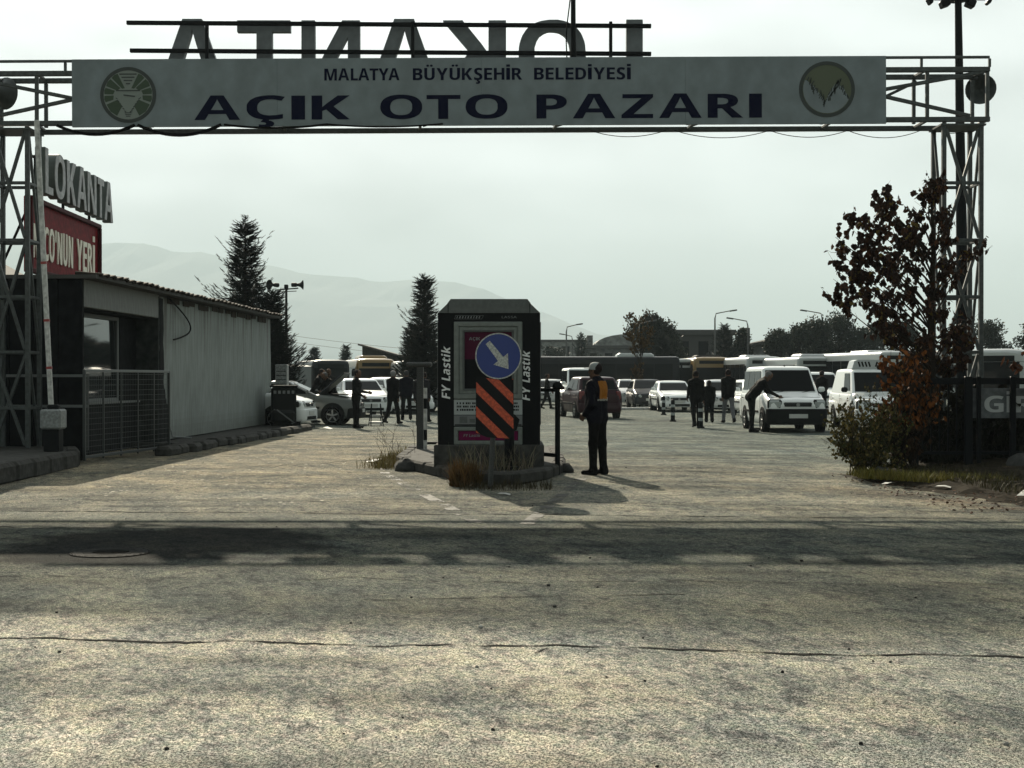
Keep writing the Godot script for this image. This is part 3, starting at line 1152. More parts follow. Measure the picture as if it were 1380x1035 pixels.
	for r in rows:
		var mb := MB.new()
		letters(mb, r[0], (r[1] - 690) * 0.01292, (r[2] - 690) * 0.01292, r[3], r[4], 0.025, 0.006)
		put("lettering", mb, M.banner_ink, bn)
	# left emblem: clasped hands between rays, in a dark ring
	emblem(bn, "emblem", Vector3(-6.64, 6.455, 0.025), true)
	emblem(bn, "emblem", Vector3(5.50, 6.50, 0.025), false)

	# big letters on top, facing the other way
	var lk := thing("roof_letters", "row of tall grey letters LOKANTA seen from behind above the gate banner", "sign letters")
	lk.position = Vector3(0, 0, -24.86)
	var spans := [["L", 867, 806], ["O", 790, 699], ["K", 682, 596], ["A", 591, 497], ["N", 484, 405], ["T", 390, 318], ["A", 303, 211]]
	for e in spans:
		var mb := MB.new()
		mb.xf = Transform3D(Basis(Vector3.UP, PI), Vector3.ZERO)
		letters(mb, e[0], -(e[1] - 690) * 0.01336, -(e[2] - 690) * 0.01336, 6.74, 1.235 if e[0] != "O" else 1.22, -0.02, 0.14)
		put("letter", mb, M.letter_grey, lk)
	for e in [[7.86, -6.92, 2.50], [7.36, -6.86, 2.50]]:
		var mb := MB.new()
		mb.bar(Vector3(e[1], e[0] + 0.03, 0.17), Vector3(e[2], e[0] - 0.03, 0.17), 0.07, 0.07, 0.006)
		put("rail", mb, M.black_metal, lk)
	for x in [-5.47, -1.78, 1.77]:
		var mb := MB.new()
		mb.bar(Vector3(x, 6.75, 0.21), Vector3(x, 7.9, 0.21), 0.06, 0.05, 0.006)
		put("post", mb, M.black_metal, lk)

	# thin mast with its cable
	var an := thing("antenna_mast", "thin black mast with a loose cable rising above the gate banner", "mast")
	var mb2 := MB.new()
	mb2.tube([Vector3(1.10, 6.85, -24.45), Vector3(1.09, 7.8, -24.45), Vector3(1.08, 10.4, -24.45)], [0.055, 0.045, 0.032], 8)
	put("pole", mb2, M.black_metal, an)
	mb2 = MB.new()
	var pts := []
	for k in 12:
		var t := k / 11.0
		pts.append(Vector3(1.04 - 0.05 * sin(t * 9.0) - 0.03, 6.9 + 3.3 * t, -24.38))
	mb2.tube(pts, [0.012], 5)
	put("cable", mb2, M.cable, an)

	# horn loudspeakers at both ends
	horn("gate_loudspeaker", "round grey horn loudspeaker on the right end of the gate beam", Vector3(8.48, 6.68, -24.78), 0.0, 0.27)
	horn("gate_loudspeaker", "round grey horn loudspeaker on the left end of the gate beam", Vector3(-9.16, 6.60, -24.40), PI, 0.29)

	# cables slung under the beam
	var sag := [[-7.9, -6.55, 0.16, 0.03], [-6.5, -5.05, 0.18, 0.03], [-5.0, -3.2, 0.06, 0.02], [-3.2, -1.2, 0.05, 0.015]]
	var ci := 0
	for e in sag:
		cable(Vector3(e[0], 5.93 + 0.0044 * e[0], -23.86), Vector3(e[1], 5.93 + 0.0044 * e[1], -23.86), e[2], e[3], "thick black cable sagging below the gate beam, %s" % ["just left of the hands emblem", "below the hands emblem", "below the word AÇIK", "right of the word AÇIK"][ci])
		ci += 1
	ci = 0
	for e in [[1.4, 2.75, 0.11], [2.9, 4.6, 0.13], [4.6, 6.0, 0.12], [6.0, 7.3, 0.13], [7.6, 8.1, 0.05]]:
		cable(Vector3(e[0], 5.93, -24.55), Vector3(e[1], 5.93, -24.55), e[2], 0.007, "thin wire looped below the gate beam, %s" % ["below the start of the word PAZARI", "below the end of the word PAZARI", "below the mountain emblem", "between the emblem and the right tower", "inside the head of the right tower"][ci])
		ci += 1


func cable(a: Vector3, b: Vector3, drop: float, r: float, label: String) -> void:
	var pts := []
	for k in 13:
		var t := k / 12.0
		pts.append(a.lerp(b, t) - Vector3(0, drop * 4.0 * t * (1.0 - t), 0))
	var mb := MB.new()
	mb.tube(pts, [r], 6)
	tag(put("hanging_cable", mb, M.cable), label, "cable")


func horn(called: String, label: String, at: Vector3, turn: float, r: float) -> Node3D:
	var o := thing(called, label, "loudspeaker", at, turn)
	var mb := MB.new()
	mb.xf = Transform3D(Basis(Vector3(0.9, 0, 0.44).normalized(), PI * 0.5), Vector3.ZERO)
	mb.lathe([Vector2(0.05, -r * 1.1), Vector2(0.09, -r * 1.05), Vector2(0.10, -r * 0.6), Vector2(0.06, -r * 0.5), Vector2(0.12, -r * 0.1), Vector2(r * 0.6, r * 0.45), Vector2(r * 0.94, r * 0.72), Vector2(r, r * 0.74), Vector2(r, r * 0.78), Vector2(r * 0.9, r * 0.72), Vector2(0.03, r * 0.1)], 24)
	put("horn_bell", mb, M.gate_paint, o)
	mb = MB.new()
	mb.bar(Vector3(0, -0.03, -0.05), Vector3(0, r * 0.8, -0.05), 0.04, 0.03)
	put("bracket", mb, M.black_metal, o)
	return o


func emblem(bn: Node3D, called: String, at: Vector3, hands: bool) -> void:
	var mb := MB.new()
	mb.xf = Transform3D(Basis.IDENTITY, at)
	mb.ring_plate(0.0, 0.43, 0.0, 0.004, 48)
	var disc := put(called, mb, M.emblem_pale if hands else M.emblem_olive, bn)
	mb = MB.new()
	mb.xf = Transform3D(Basis.IDENTITY, at)
	mb.ring_plate(0.425, 0.485, 0.0, 0.009, 48)
	put("emblem_ring", mb, M.emblem_dark, disc)
	var up := at + Vector3(0, 0, 0.004)
	if hands:
		mb = MB.new()
		mb.xf = Transform3D(Basis.IDENTITY, up)
		# green rays to both sides
		for s in [-1.0, 1.0]:
			for e in [[64, 46, 0.13], [42, 22, 0.18], [18, 2, 0.24], [-2, -18, 0.25], [-24, -62, 0.20]]:
				var p := PackedVector2Array()
				for q in [[e[0], e[2]], [e[0], 0.41], [(e[0] + e[1]) * 0.5, 0.42], [e[1], 0.41], [e[1], e[2] + 0.02]]:
					var an := deg_to_rad(q[0])
					p.append(Vector2(s * cos(an) * q[1], sin(an) * q[1]))
				mb.prism(p, 0.0, 0.003)
		put("emblem_rays", mb, M.emblem_green, disc)
		mb = MB.new()
		mb.xf = Transform3D(Basis.IDENTITY, up)
		# the small triangle of bars on top and the lines of the clasped hands
		for k in 4:
			var y := 0.36 - 0.055 * k
			mb.box(Vector3(0, y, 0.0045), Vector3(0.30 - 0.075 * k, 0.022, 0.002))
		mb.box(Vector3(0, 0.075, 0.0045), Vector3(0.42, 0.02, 0.002))
		mb.box(Vector3(0.02, -0.015, 0.0045), Vector3(0.20, 0.022, 0.002), 0.0, Basis(Vector3(0, 0, 1), -0.12))
		for k in 6:
			mb.box(Vector3(0.20 - 0.03 * k, -0.06 - 0.045 * k, 0.0045), Vector3(0.05, 0.016, 0.002), 0.0, Basis(Vector3(0, 0, 1), 0.6))
			mb.box(Vector3(-0.20 + 0.03 * k, -0.06 - 0.045 * k, 0.0045), Vector3(0.035, 0.014, 0.002), 0.0, Basis(Vector3(0, 0, 1), -0.6))
		for k in 3:
			mb.box(Vector3(0, -0.31 - 0.03 * k, 0.0045), Vector3(0.12 - 0.02 * k, 0.012, 0.002))
		put("emblem_lines", mb, M.emblem_dark, disc)
	else:
		# pale mountain slopes with dark ragged strokes
		mb = MB.new()
		mb.xf = Transform3D(Basis.IDENTITY, up)
		var poly := PackedVector2Array([Vector2(-0.36, 0.16), Vector2(-0.24, 0.07), Vector2(-0.14, -0.06), Vector2(-0.03, -0.22), Vector2(0.04, -0.06), Vector2(0.12, 0.06), Vector2(0.19, 0.15), Vector2(0.24, 0.05), Vector2(0.30, 0.0), Vector2(0.36, -0.13)])
		for k in 15:
			var an := deg_to_rad(lerpf(-25, -202, k / 14.0))
			poly.append(Vector2(cos(an), sin(an)) * 0.415)
		mb.prism(poly, 0.0, 0.003)
		put("emblem_mountain", mb, M.banner, disc)
		mb = MB.new()
		mb.xf = Transform3D(Basis.IDENTITY, up)
		var r := RandomNumberGenerator.new()
		r.seed = 3
		for k in 44:
			var t := k / 43.0
			var p := Vector2(-0.34, 0.17).lerp(Vector2(-0.02, -0.26), minf(t * 2.0, 1.0)) if t < 0.5 else Vector2(0.02, -0.16).lerp(Vector2(0.20, 0.16), (t - 0.5) * 2.0)
			mb.box(Vector3(p.x + r.randf_range(-0.03, 0.05), p.y + r.randf_range(-0.04, 0.03), 0.0045), Vector3(0.018, r.randf_range(0.05, 0.13), 0.002), 0.0, Basis(Vector3(0, 0, 1), r.randf_range(-0.7, 0.3)))
		for k in 16:
			mb.box(Vector3(0.2 + 0.012 * k + r.randf_range(-0.02, 0.02), 0.12 - 0.018 * k + r.randf_range(-0.05, 0.03), 0.0045), Vector3(0.014, r.randf_range(0.04, 0.09), 0.002), 0.0, Basis(Vector3(0, 0, 1), r.randf_range(-0.3, 0.3)))
		put("emblem_lines", mb, M.emblem_dark, disc)


# --- traffic island with the advertising kiosk ---------------------------------------------------
func box_frame(k: Node3D, called: String, x0: float, x1: float, y0: float, y1: float, t: float, z0: float, z1: float, m: Material) -> void:
	var q := MB.new()
	q.box(Vector3((x0 + x1) * 0.5, y1 - t * 0.5, (z0 + z1) * 0.5), Vector3(x1 - x0, t, z1 - z0), 0.012)
	q.box(Vector3((x0 + x1) * 0.5, y0 + t * 0.5, (z0 + z1) * 0.5), Vector3(x1 - x0, t, z1 - z0), 0.012)
	q.box(Vector3(x0 + t * 0.5, (y0 + y1) * 0.5, (z0 + z1) * 0.5 - 0.002), Vector3(t, y1 - y0 - t, z1 - z0), 0.012)
	q.box(Vector3(x1 - t * 0.5, (y0 + y1) * 0.5, (z0 + z1) * 0.5 - 0.002), Vector3(t, y1 - y0 - t, z1 - z0), 0.012)
	put(called, q, m, k)


func build_island() -> void:
	var isl := thing("traffic_island", "kerbed traffic island under the black kiosk", "traffic island")
	isl.set_meta("kind", "structure")
	var outline := [Vector2(-1.95, 27.5), Vector2(-1.95, 24.2), Vector2(-1.62, 22.6), Vector2(-1.0, 20.9), Vector2(-0.42, 19.6), Vector2(0.0, 19.35), Vector2(0.40, 20.2), Vector2(0.68, 21.6), Vector2(0.80, 23.0), Vector2(0.80, 27.5)]
	var poly := PackedVector2Array()
	for p in outline:
		poly.append(Vector2(p.x, -p.y))
	var mb := MB.new()
	mb.xf = Transform3D(Basis(Vector3.RIGHT, Vector3(0, 0, 1), Vector3.UP), Vector3.ZERO)
	mb.prism(poly, -0.05, 0.14)
	put("island_bed", mb, M.concrete, isl)
	for k in outline.size() - 1:
		var a: Vector2 = outline[k]
		var b: Vector2 = outline[k + 1]
		var n := maxi(1, int(round(a.distance_to(b) / 0.8)))
		for i in n:
			var p := a.lerp(b, (i + 0.04) / n)
			var q := a.lerp(b, (i + 0.96) / n)
			var s := MB.new()
			var j := rng.randf_range(-0.012, 0.012)
			var c := (p + q) * 0.5
			var dir := (q - p).normalized()
			s.box(Vector3(c.x, 0.075 + j, -c.y), Vector3(0.20, 0.19, p.distance_to(q)), 0.035, Basis(Vector3(-dir.y, 0, -dir.x), Vector3.UP, Vector3(dir.x, 0, -dir.y)))
			put("kerb_stone", s, M.kerb, isl)

	# kiosk
	var k := thing("advertising_kiosk", "tall black advertising kiosk with FY Lastik lettering on both columns", "kiosk", Vector3(-0.355, 0.36, -21.2))
	k.scale = Vector3(0.858, 0.840, 0.858)
	var w := 0.92
	var dp := 1.7
	mb = MB.new()
	mb.box(Vector3(0, -0.07, -dp * 0.5), Vector3(1.98, 0.42, dp + 0.16), 0.02)
	put("plinth", mb, M.concrete, k)
	mb = MB.new()
	mb.xf = Transform3D(Basis.IDENTITY, Vector3(0, 0, 0))
	mb.prism(PackedVector2Array([Vector2(-w, 0.14), Vector2(w, 0.14), Vector2(w, 2.56), Vector2(0.74, 2.57), Vector2(-0.74, 2.57), Vector2(-w, 2.56)]), -dp, 0.0)
	put("body", mb, M.kiosk_black, k)
	mb = MB.new()
	mb.prism(PackedVector2Array([Vector2(-w, 2.562), Vector2(w, 2.562), Vector2(0.74, 2.74), Vector2(-0.74, 2.74)]), -dp, 0.012)
	put("roof_band", mb, M.kiosk_grey, k)
	mb = MB.new()
	mb.prism(PackedVector2Array([Vector2(-0.75, 2.742), Vector2(0.75, 2.742), Vector2(0.69, 2.82), Vector2(-0.69, 2.82)]), -dp + 0.05, -0.02)
	put("roof", mb, M.kiosk_grey, k)
	for x in [-0.735, 0.735]:
		mb = MB.new()
		mb.box(Vector3(x, 2.65, 0.016), Vector3(0.014, 0.17, 0.006))
		put("roof_seam", mb, M.kiosk_black, k)
	for x in [-w, w]:
		mb = MB.new()
		mb.box(Vector3(x * 1.008, 1.45, -dp * 0.5), Vector3(0.02, 1.9, dp * 0.8), 0.004)
		put("side_panel", mb, M.kiosk_grey, k)
	# screen frame, raised in steps
	box_frame(k, "screen_surround", -0.63, 0.60, 0.98, 2.40, 0.09, 0.0, 0.05, M.kiosk_cream)
	box_frame(k, "screen_frame", -0.54, 0.51, 1.07, 2.31, 0.075, 0.0, 0.03, M.kiosk_cream)
	box_frame(k, "screen_edge", -0.47, 0.44, 1.14, 2.24, 0.03, 0.0, 0.045, M.kiosk_grey)
	mb = MB.new()
	mb.box(Vector3(-0.015, 1.96, 0.004), Vector3(0.85, 0.50, 0.008))
	put("poster", mb, M.magenta, k)
	mb = MB.new()
	mb.box(Vector3(-0.015, 1.44, 0.003), Vector3(0.85, 0.53, 0.006))
	put("dark_screen", mb, M.kiosk_black, k)
	mb = MB.new()
	letters(mb, "AÇIK", -0.36, -0.16, 2.06, 0.055, 0.008, 0.003)
	put("lettering", mb, M.print_grey, k)
	# white notice with three lines of print, then a strip of pictures
	mb = MB.new()
	mb.box(Vector3(-0.015, 0.83, 0.012), Vector3(1.23, 0.28, 0.024), 0.004)
	var notice := put("notice_panel", mb, M.kiosk_white, k)
	mb = MB.new()
	for e in [0.902, 0.842, 0.782]:
		var x := -0.58
		while x < 0.52:
			var lw := rng.randf_range(0.018, 0.032)
			mb.box(Vector3(x + lw * 0.5, e, 0.025), Vector3(lw, 0.036, 0.002))
			x += lw + (0.008 if rng.randf() < 0.8 else 0.03)
	put("print_line", mb, M.print_black, notice)
	mb = MB.new()
	mb.box(Vector3(-0.015, 0.585, 0.008), Vector3(1.23, 0.19, 0.016))
	var strip := put("picture_strip", mb, M.print_grey, k)
	mb = MB.new()
	for e in [[-0.46, 0.6, 0.14, 0.12], [-0.30, 0.58, 0.10, 0.07], [0.12, 0.58, 0.2, 0.06], [0.42, 0.6, 0.16, 0.10]]:
		mb.box(Vector3(e[0], e[1], 0.018), Vector3(e[2], e[3], 0.004))
	put("picture", mb, M.kiosk_grey, strip)
	mb = MB.new()
	mb.box(Vector3(-0.015, 0.505, 0.018), Vector3(1.20, 0.02, 0.004))
	put("picture_border", mb, M.kiosk_black, strip)
	box_frame(k, "plate_frame", -0.63, 0.60, 0.14, 0.47, 0.075, 0.0, 0.04, M.kiosk_cream)
	mb = MB.new()
	mb.box(Vector3(-0.015, 0.305, 0.008), Vector3(1.06, 0.165, 0.016))
	var plate := put("magenta_plate", mb, M.magenta_bright, k)
	mb = MB.new()
	letters(mb, "FY Lastik", -0.46, -0.16, 0.285, 0.05, 0.016, 0.002, 0.2)
	letters(mb, "FY Lastik", 0.12, 0.42, 0.285, 0.05, 0.016, 0.002, 0.2)
	put("lettering", mb, M.print_grey, plate)
	# lettering up both columns
	for e in [[-0.70, 0.98, 1.93], [0.735, 0.95, 1.85]]:
		mb = MB.new()
		mb.xf = Transform3D(Basis(Vector3(0, 0, 1), PI * 0.5), Vector3(e[0], 0, 0.001))
		letters(mb, "FY", e[1], e[1] + 0.24, 0.0, 0.15, 0.0, 0.003, 0.22)
		letters(mb, "Lastik", e[1] + 0.33, e[2], 0.0, 0.15, 0.0, 0.003, 0.22)
		put("lettering", mb, M.print_white, k)
	mb = MB.new()
	letters(mb, "LASSA", 0.23, 0.50, 2.465, 0.042, 0.001, 0.003, 0.0, false)
	put("lettering", mb, M.print_grey, k)
	mb = MB.new()
	mb.bar(Vector3(-0.60, 2.515, 0.003), Vector3(-0.10, 2.515, 0.003), 0.008, 0.004)
	mb.bar(Vector3(-0.62, 2.45, 0.003), Vector3(-0.13, 2.45, 0.003), 0.008, 0.004)
	mb.bar(Vector3(-0.62, 2.45, 0.003), Vector3(-0.60, 2.515, 0.003), 0.004, 0.008)
	mb.bar(Vector3(-0.13, 2.45, 0.003), Vector3(-0.10, 2.515, 0.003), 0.004, 0.008)
	for q in 9:
		mb.bar(Vector3(-0.58 + 0.05 * q, 2.462, 0.004), Vector3(-0.565 + 0.05 * q, 2.503, 0.004), 0.022 if q % 3 else 0.014, 0.004)
	put("logo", mb, M.print_grey, k)

	# keep-right sign
	var s := thing("keep_right_sign", "round blue road sign with a white arrow pointing down right", "road sign", Vector3(-0.30, 0, -18.7))
	mb = MB.new()
	mb.tube([Vector3(0.0, -0.05, 0), Vector3(0.05, 0.9, 0), Vector3(0.10, 2.05, 0)], [0.036], 10)
	put("post", mb, M.galvanised, s)
	mb = MB.new()
	mb.xf = Transform3D(Basis(Vector3.UP, 0.02), Vector3(0.115, 1.805, 0.05))
	mb.ring_plate(0.0, 0.302, -0.008, 0.004, 48)
	var disc := put("sign_disc", mb, M.road_sign_blue, s)
	mb = MB.new()
	mb.xf = Transform3D(Basis(Vector3.UP, 0.02), Vector3(0.115, 1.805, 0.05))
	mb.ring_plate(0.298, 0.314, -0.01, 0.008, 48)
	put("sign_rim", mb, M.road_sign_white, disc)
	mb = MB.new()
	mb.xf = Transform3D(Basis(Vector3(0, 0, 1), deg_to_rad(-52.0)), Vector3(0.115, 1.805, 0.055))
	mb.prism(PackedVector2Array([Vector2(-0.235, -0.036), Vector2(0.05, -0.045), Vector2(0.05, -0.125), Vector2(0.225, 0.0), Vector2(0.05, 0.125), Vector2(0.05, 0.045), Vector2(-0.235, 0.036)]), -0.002, 0.003)
	put("arrow", mb, M.road_sign_white, disc)

	# striped board on the same post: a thing of its own, bent at its right edge
	var b := thing("striped_hazard_board", "bent black board with slanting orange stripes below the round blue sign", "road sign", Vector3(-0.235, 0, -18.66))
	mb = MB.new()
	mb.prism(PackedVector2Array([Vector2(-0.26, 0.76), Vector2(-0.10, 0.70), Vector2(0.02, 0.69), Vector2(0.20, 0.68), Vector2(0.26, 0.74), Vector2(0.255, 1.50), Vector2(0.08, 1.485), Vector2(-0.255, 1.53)]), -0.006, 0.0)
	put("board", mb, M.print_black, b)
	mb = MB.new()
	for q in 8:
		var c := 0.275 + 0.33 * (q - 4)
		var band := PackedVector2Array([Vector2(-0.8, c + 0.86 + 0.8 * 0.98 - 0.072), Vector2(0.8, c + 0.86 - 0.8 * 0.98 - 0.072), Vector2(0.8, c + 0.86 - 0.8 * 0.98 + 0.072), Vector2(-0.8, c + 0.86 + 0.8 * 0.98 + 0.072)])
		var full := PackedVector2Array([Vector2(-0.255, 0.765), Vector2(-0.10, 0.705), Vector2(0.02, 0.695), Vector2(0.20, 0.685), Vector2(0.255, 0.745), Vector2(0.25, 1.495), Vector2(0.08, 1.48), Vector2(-0.25, 1.525)])
		for piece in Geometry2D.intersect_polygons(band, full):
			mb.prism(piece, 0.0005, 0.003)
	put("stripe", mb, M.orange, b)
	mb = MB.new()
	mb.quad(Vector3(0.26, 1.02, -0.01), Vector3(0.34, 0.94, -0.07), Vector3(0.30, 0.80, -0.08), Vector3(0.255, 0.78, -0.01), Vector3(0.5, 0, 1))
	mb.quad(Vector3(0.26, 1.02, -0.014), Vector3(0.34, 0.94, -0.074), Vector3(0.30, 0.80, -0.084), Vector3(0.255, 0.78, -0.014), Vector3(-0.5, 0, -1))
	put("torn_flap", mb, M.print_black, b)

	# black stub left on the island
	var st := thing("cut_bollard", "short black steel stub standing on the island before the kiosk", "bollard", Vector3(-0.04, 0.14, -20.5))
	mb = MB.new()
	mb.tube([Vector3(0, 0.0, 0), Vector3(0, 0.66, 0)], [0.075], 12)
	put("post", mb, M.black_metal, st)
	mb = MB.new()
	mb.box(Vector3(0, 0.025, 0), Vector3(0.26, 0.05, 0.26), 0.01)
	put("base_plate", mb, M.black_metal, st)

	# right rail: post with a ball and two bars to the kiosk
	var r := thing("black_rail_post", "black post with a knob and two bars, right of the kiosk", "railing", Vector3(0.71, 0.0, -21.4))
	mb = MB.new()
	mb.tube([Vector3(0, -0.02, 0), Vector3(0, 1.33, 0)], [0.042], 10)
	put("post", mb, M.black_metal, r)
	mb = MB.new()
	mb.xf = Transform3D(Basis.IDENTITY, Vector3(0, 1.38, 0))
	mb.lathe([Vector2(0.01, -0.06), Vector2(0.07, -0.05), Vector2(0.085, 0.0), Vector2(0.06, 0.055), Vector2(0.01, 0.075)], 12)
	put("knob", mb, M.black_metal, r)
	for y in [1.32, 0.30]:
		mb = MB.new()
		mb.bar(Vector3(0, y, 0), Vector3(-0.30, y, -0.5), 0.05, 0.06, 0.008)
		put("bar", mb, M.black_metal, r)
	# left turnstile post and striped pole
	var l := thing("grey_barrier_post", "grey square post with a flat head, left of the kiosk", "post", Vector3(-1.78, 0.13, -26.6))
	mb = MB.new()
	mb.box(Vector3(0, 0.80, 0), Vector3(0.13, 1.60, 0.13), 0.01)
	put("post", mb, M.galvanised, l)
	mb = MB.new()
	mb.box(Vector3(-0.02, 1.64, 0), Vector3(0.50, 0.10, 0.18), 0.03)
	put("head_box", mb, M.galvanised, l)
	mb = MB.new()
	mb.bar(Vector3(0.05, 0.12, 0), Vector3(0.55, 0.12, 0.1), 0.05, 0.05)
	put("foot_bar", mb, M.black_metal, l)
	var sp := thing("striped_pole", "thin white pole with dark bands beside the grey barrier post", "pole", Vector3(-1.66, 0.12, -26.3))
	for q in 6:
		mb = MB.new()
		mb.tube([Vector3(0, 0.2 * q, 0), Vector3(0, 0.2 * q + 0.199, 0)], [0.036], 10)
		put("band", mb, M.white_paint if q % 3 != 1 else M.black_metal, sp)


# --- left street side: kerb, boom barrier, mesh fence ------------------------------------------------
func build_left_street() -> void:
	var pv := thing("left_pavement", "raised pavement with kerb stones under the left gate tower", "pavement")
	pv.set_meta("kind", "structure")
	var mb := MB.new()
	mb.xf = Transform3D(Basis(Vector3.RIGHT, Vector3(0, 0, 1), Vector3.UP), Vector3.ZERO)
	mb.prism(PackedVector2Array([Vector2(-7.30, -14.5), Vector2(-7.42, -20.0), Vector2(-7.60, -23.6), Vector2(-8.1, -25.1), Vector2(-15.0, -25.1), Vector2(-15.0, -14.5)]), -0.05, 0.26)
	put("pavement_bed", mb, M.concrete, pv)
	var path := [Vector2(-7.22, 14.5), Vector2(-7.34, 20.0), Vector2(-7.50, 23.4), Vector2(-8.0, 24.9)]
	for k in 3:
		var a: Vector2 = path[k]
		var b: Vector2 = path[k + 1]
		var n := int(round(a.distance_to(b) / 0.95))
		for i in n:
			var p := a.lerp(b, (i + 0.03) / n)
			var q := a.lerp(b, (i + 0.97) / n)
			var c := (p + q) * 0.5
			var dir := (q - p).normalized()
			var s := MB.new()
			s.box(Vector3(c.x + rng.randf_range(-0.015, 0.015), 0.12 + rng.randf_range(-0.012, 0.012), -c.y), Vector3(0.26, 0.32, p.distance_to(q)), 0.06, Basis(Vector3(dir.y, 0, dir.x), Vector3.UP, Vector3(-dir.x, 0, dir.y)))
			put("kerb_stone", s, M.kerb, pv)

	# boom barrier, raised
	var o := thing("boom_barrier", "raised white boom barrier with red rings on a grey box beside the left tower", "barrier", Vector3(-7.80, 0.26, -23.35))
	mb = MB.new()
	mb.box(Vector3(0, 0.2, 0), Vector3(0.26, 0.40, 0.26), 0.015)
	put("pedestal", mb, M.black_metal, o)
	mb = MB.new()
	mb.box(Vector3(0, 0.55, 0), Vector3(0.35, 0.34, 0.36), 0.03)
	put("motor_box", mb, M.box_grey, o)
	mb = MB.new()
	mb.box(Vector3(0.02, 0.75, 0.05), Vector3(0.2, 0.1, 0.14), 0.03)
	put("clamp", mb, M.black_metal, o)
	mb = MB.new()
	var foot := Vector3(-0.02, 0.74, 0.05)
	var tip := Vector3(-0.26, 5.62, 0.05)
	mb.bar(foot, tip, 0.082, 0.05, 0.008)
	var arm := put("boom", mb, M.white_paint, o)
	for t in [0.135, 0.30, 0.50]:
		mb = MB.new()
		mb.bar(foot.lerp(tip, t), foot.lerp(tip, t + 0.009), 0.090, 0.058)
		put("red_ring", mb, M.red_paint, arm)

	# low mesh fence in front of the window
	var f := thing("mesh_fence", "low steel fence of bars and wire mesh before the restaurant window", "fence")
	var a := Vector3(-7.60, 0.04, -24.4)
	var b := Vector3(-7.05, 0.04, -28.2)
	var H := 1.62
	for k in 6:
		var p := a.lerp(b, k / 5.0)
		mb = MB.new()
		mb.bar(p, p + Vector3(0, H, 0), 0.05 if k in [0, 5] else 0.035, 0.05 if k in [0, 5] else 0.035, 0.004)
		put("post", mb, M.wire_grey, f)
	for y in [0.06, H - 0.02]:
		mb = MB.new()
		mb.bar(a + Vector3(0, y, 0), b + Vector3(0, y, 0), 0.05, 0.05, 0.004)
		put("rail", mb, M.frame_grey if y > 1.0 else M.wire_grey, f)
	mb = MB.new()
	for k in 15:
		var y := 0.14 + k * 0.1
		mb.bar(a + Vector3(0.0, y, 0), b + Vector3(0.0, y, 0), 0.006, 0.006)
	for k in 50:
		var p := a.lerp(b, (k + 0.5) / 50.0)
		mb.bar(p + Vector3(0, 0.06, 0), p + Vector3(0, H - 0.02, 0), 0.005, 0.005)
	put("wire_mesh", mb, M.wire_grey, f).set_meta("kind", "stuff")
	# railing left of the barrier, behind the tower
	var g := thing("window_rail", "dark rail along the pavement between the gate tower and the fence", "railing")
	for y in [1.0, 1.55]:
		mb = MB.new()
		mb.bar(Vector3(-9.4, y, -24.9), Vector3(-7.64, y, -24.75), 0.05, 0.05)
		put("rail", mb, M.frame_grey, g)
	for x in [-9.3, -7.7]:
		mb = MB.new()
		mb.bar(Vector3(x, 0.2, -24.85), Vector3(x, 1.58, -24.85), 0.06, 0.06)
		put("post", mb, M.wire_grey, g)

	# things piled at the end of the wall
	var ac := thing("wall_unit", "pale box unit fixed at the far end of the restaurant wall", "wall box", Vector3(-7.05, 1.15, -42.1))
	mb = MB.new()
	mb.box(Vector3(0.0, 0.35, 0), Vector3(0.36, 0.86, 0.35), 0.02)
	put("casing", mb, M.box_grey, ac)
	mb = MB.new()
	for k in 5:
		mb.box(Vector3(0.0, 0.05 + 0.13 * k, 0.178), Vector3(0.30, 0.02, 0.01))
	put("vent", mb, M.black_metal, ac)
	var bins := thing("black_bin", "black ribbed bin with holes along its top, by the end of the wall", "bin", Vector3(-6.72, 0, -40.4), 0.2)
	mb = MB.new()
	mb.box(Vector3(0, 0.62, 0), Vector3(0.72, 1.24, 0.66), 0.05)
	put("body", mb, M.bumper, bins)
	mb = MB.new()
	mb.box(Vector3(0, 1.27, 0), Vector3(0.80, 0.06, 0.72), 0.02)
	put("lid", mb, M.bumper, bins)
	for k in 5:
		mb = MB.new()
		mb.box(Vector3(-0.26 + 0.13 * k, 1.1, 0.333), Vector3(0.075, 0.09, 0.008))
		put("slot", mb, M.box_grey, bins)
	var cart := thing("hand_cart", "small dark hand cart leaning beside the black bin", "cart", Vector3(-6.35, 0, -38.9), 0.4)
	mb = MB.new()
	mb.bar(Vector3(-0.32, 0.62, 0), Vector3(0.34, 0.10, 0.15), 0.04, 0.04)
	mb.bar(Vector3(-0.32, 0.62, -0.35), Vector3(0.34, 0.10, -0.2), 0.04, 0.04)
	put("frame", mb, M.frame_grey, cart)
	mb = MB.new()
	mb.box(Vector3(-0.1, 0.42, -0.2), Vector3(0.7, 0.36, 0.34), 0.08)
	put("tray", mb, M.bumper, cart)
	for z in [0.12, -0.42]:
		mb = MB.new()
		mb.xf = Transform3D(Basis(Vector3.RIGHT, PI * 0.5), Vector3(0.22, 0.13, z))
		mb.lathe([Vector2(0.03, -0.03), Vector2(0.13, -0.03), Vector2(0.13, 0.03), Vector2(0.03, 0.03)], 14)
		put("wheel", mb, M.rubber, cart)
	var st := thing("folding_stand", "small white trestle stand on the asphalt near the silver car", "stand", Vector3(-4.32, 0, -43.6), 0.3)
	mb = MB.new()
	for s in [-1.0, 1.0]:
		mb.bar(Vector3(-0.2, 0, 0.18 * s), Vector3(-0.14, 0.7, 0.0), 0.03, 0.03)
		mb.bar(Vector3(0.2, 0, 0.18 * s), Vector3(0.14, 0.7, 0.0), 0.03, 0.03)
	put("leg_frame", mb, M.black_metal, st)
	mb = MB.new()
	mb.box(Vector3(0, 0.10, 0), Vector3(0.42, 0.06, 0.28), 0.01)
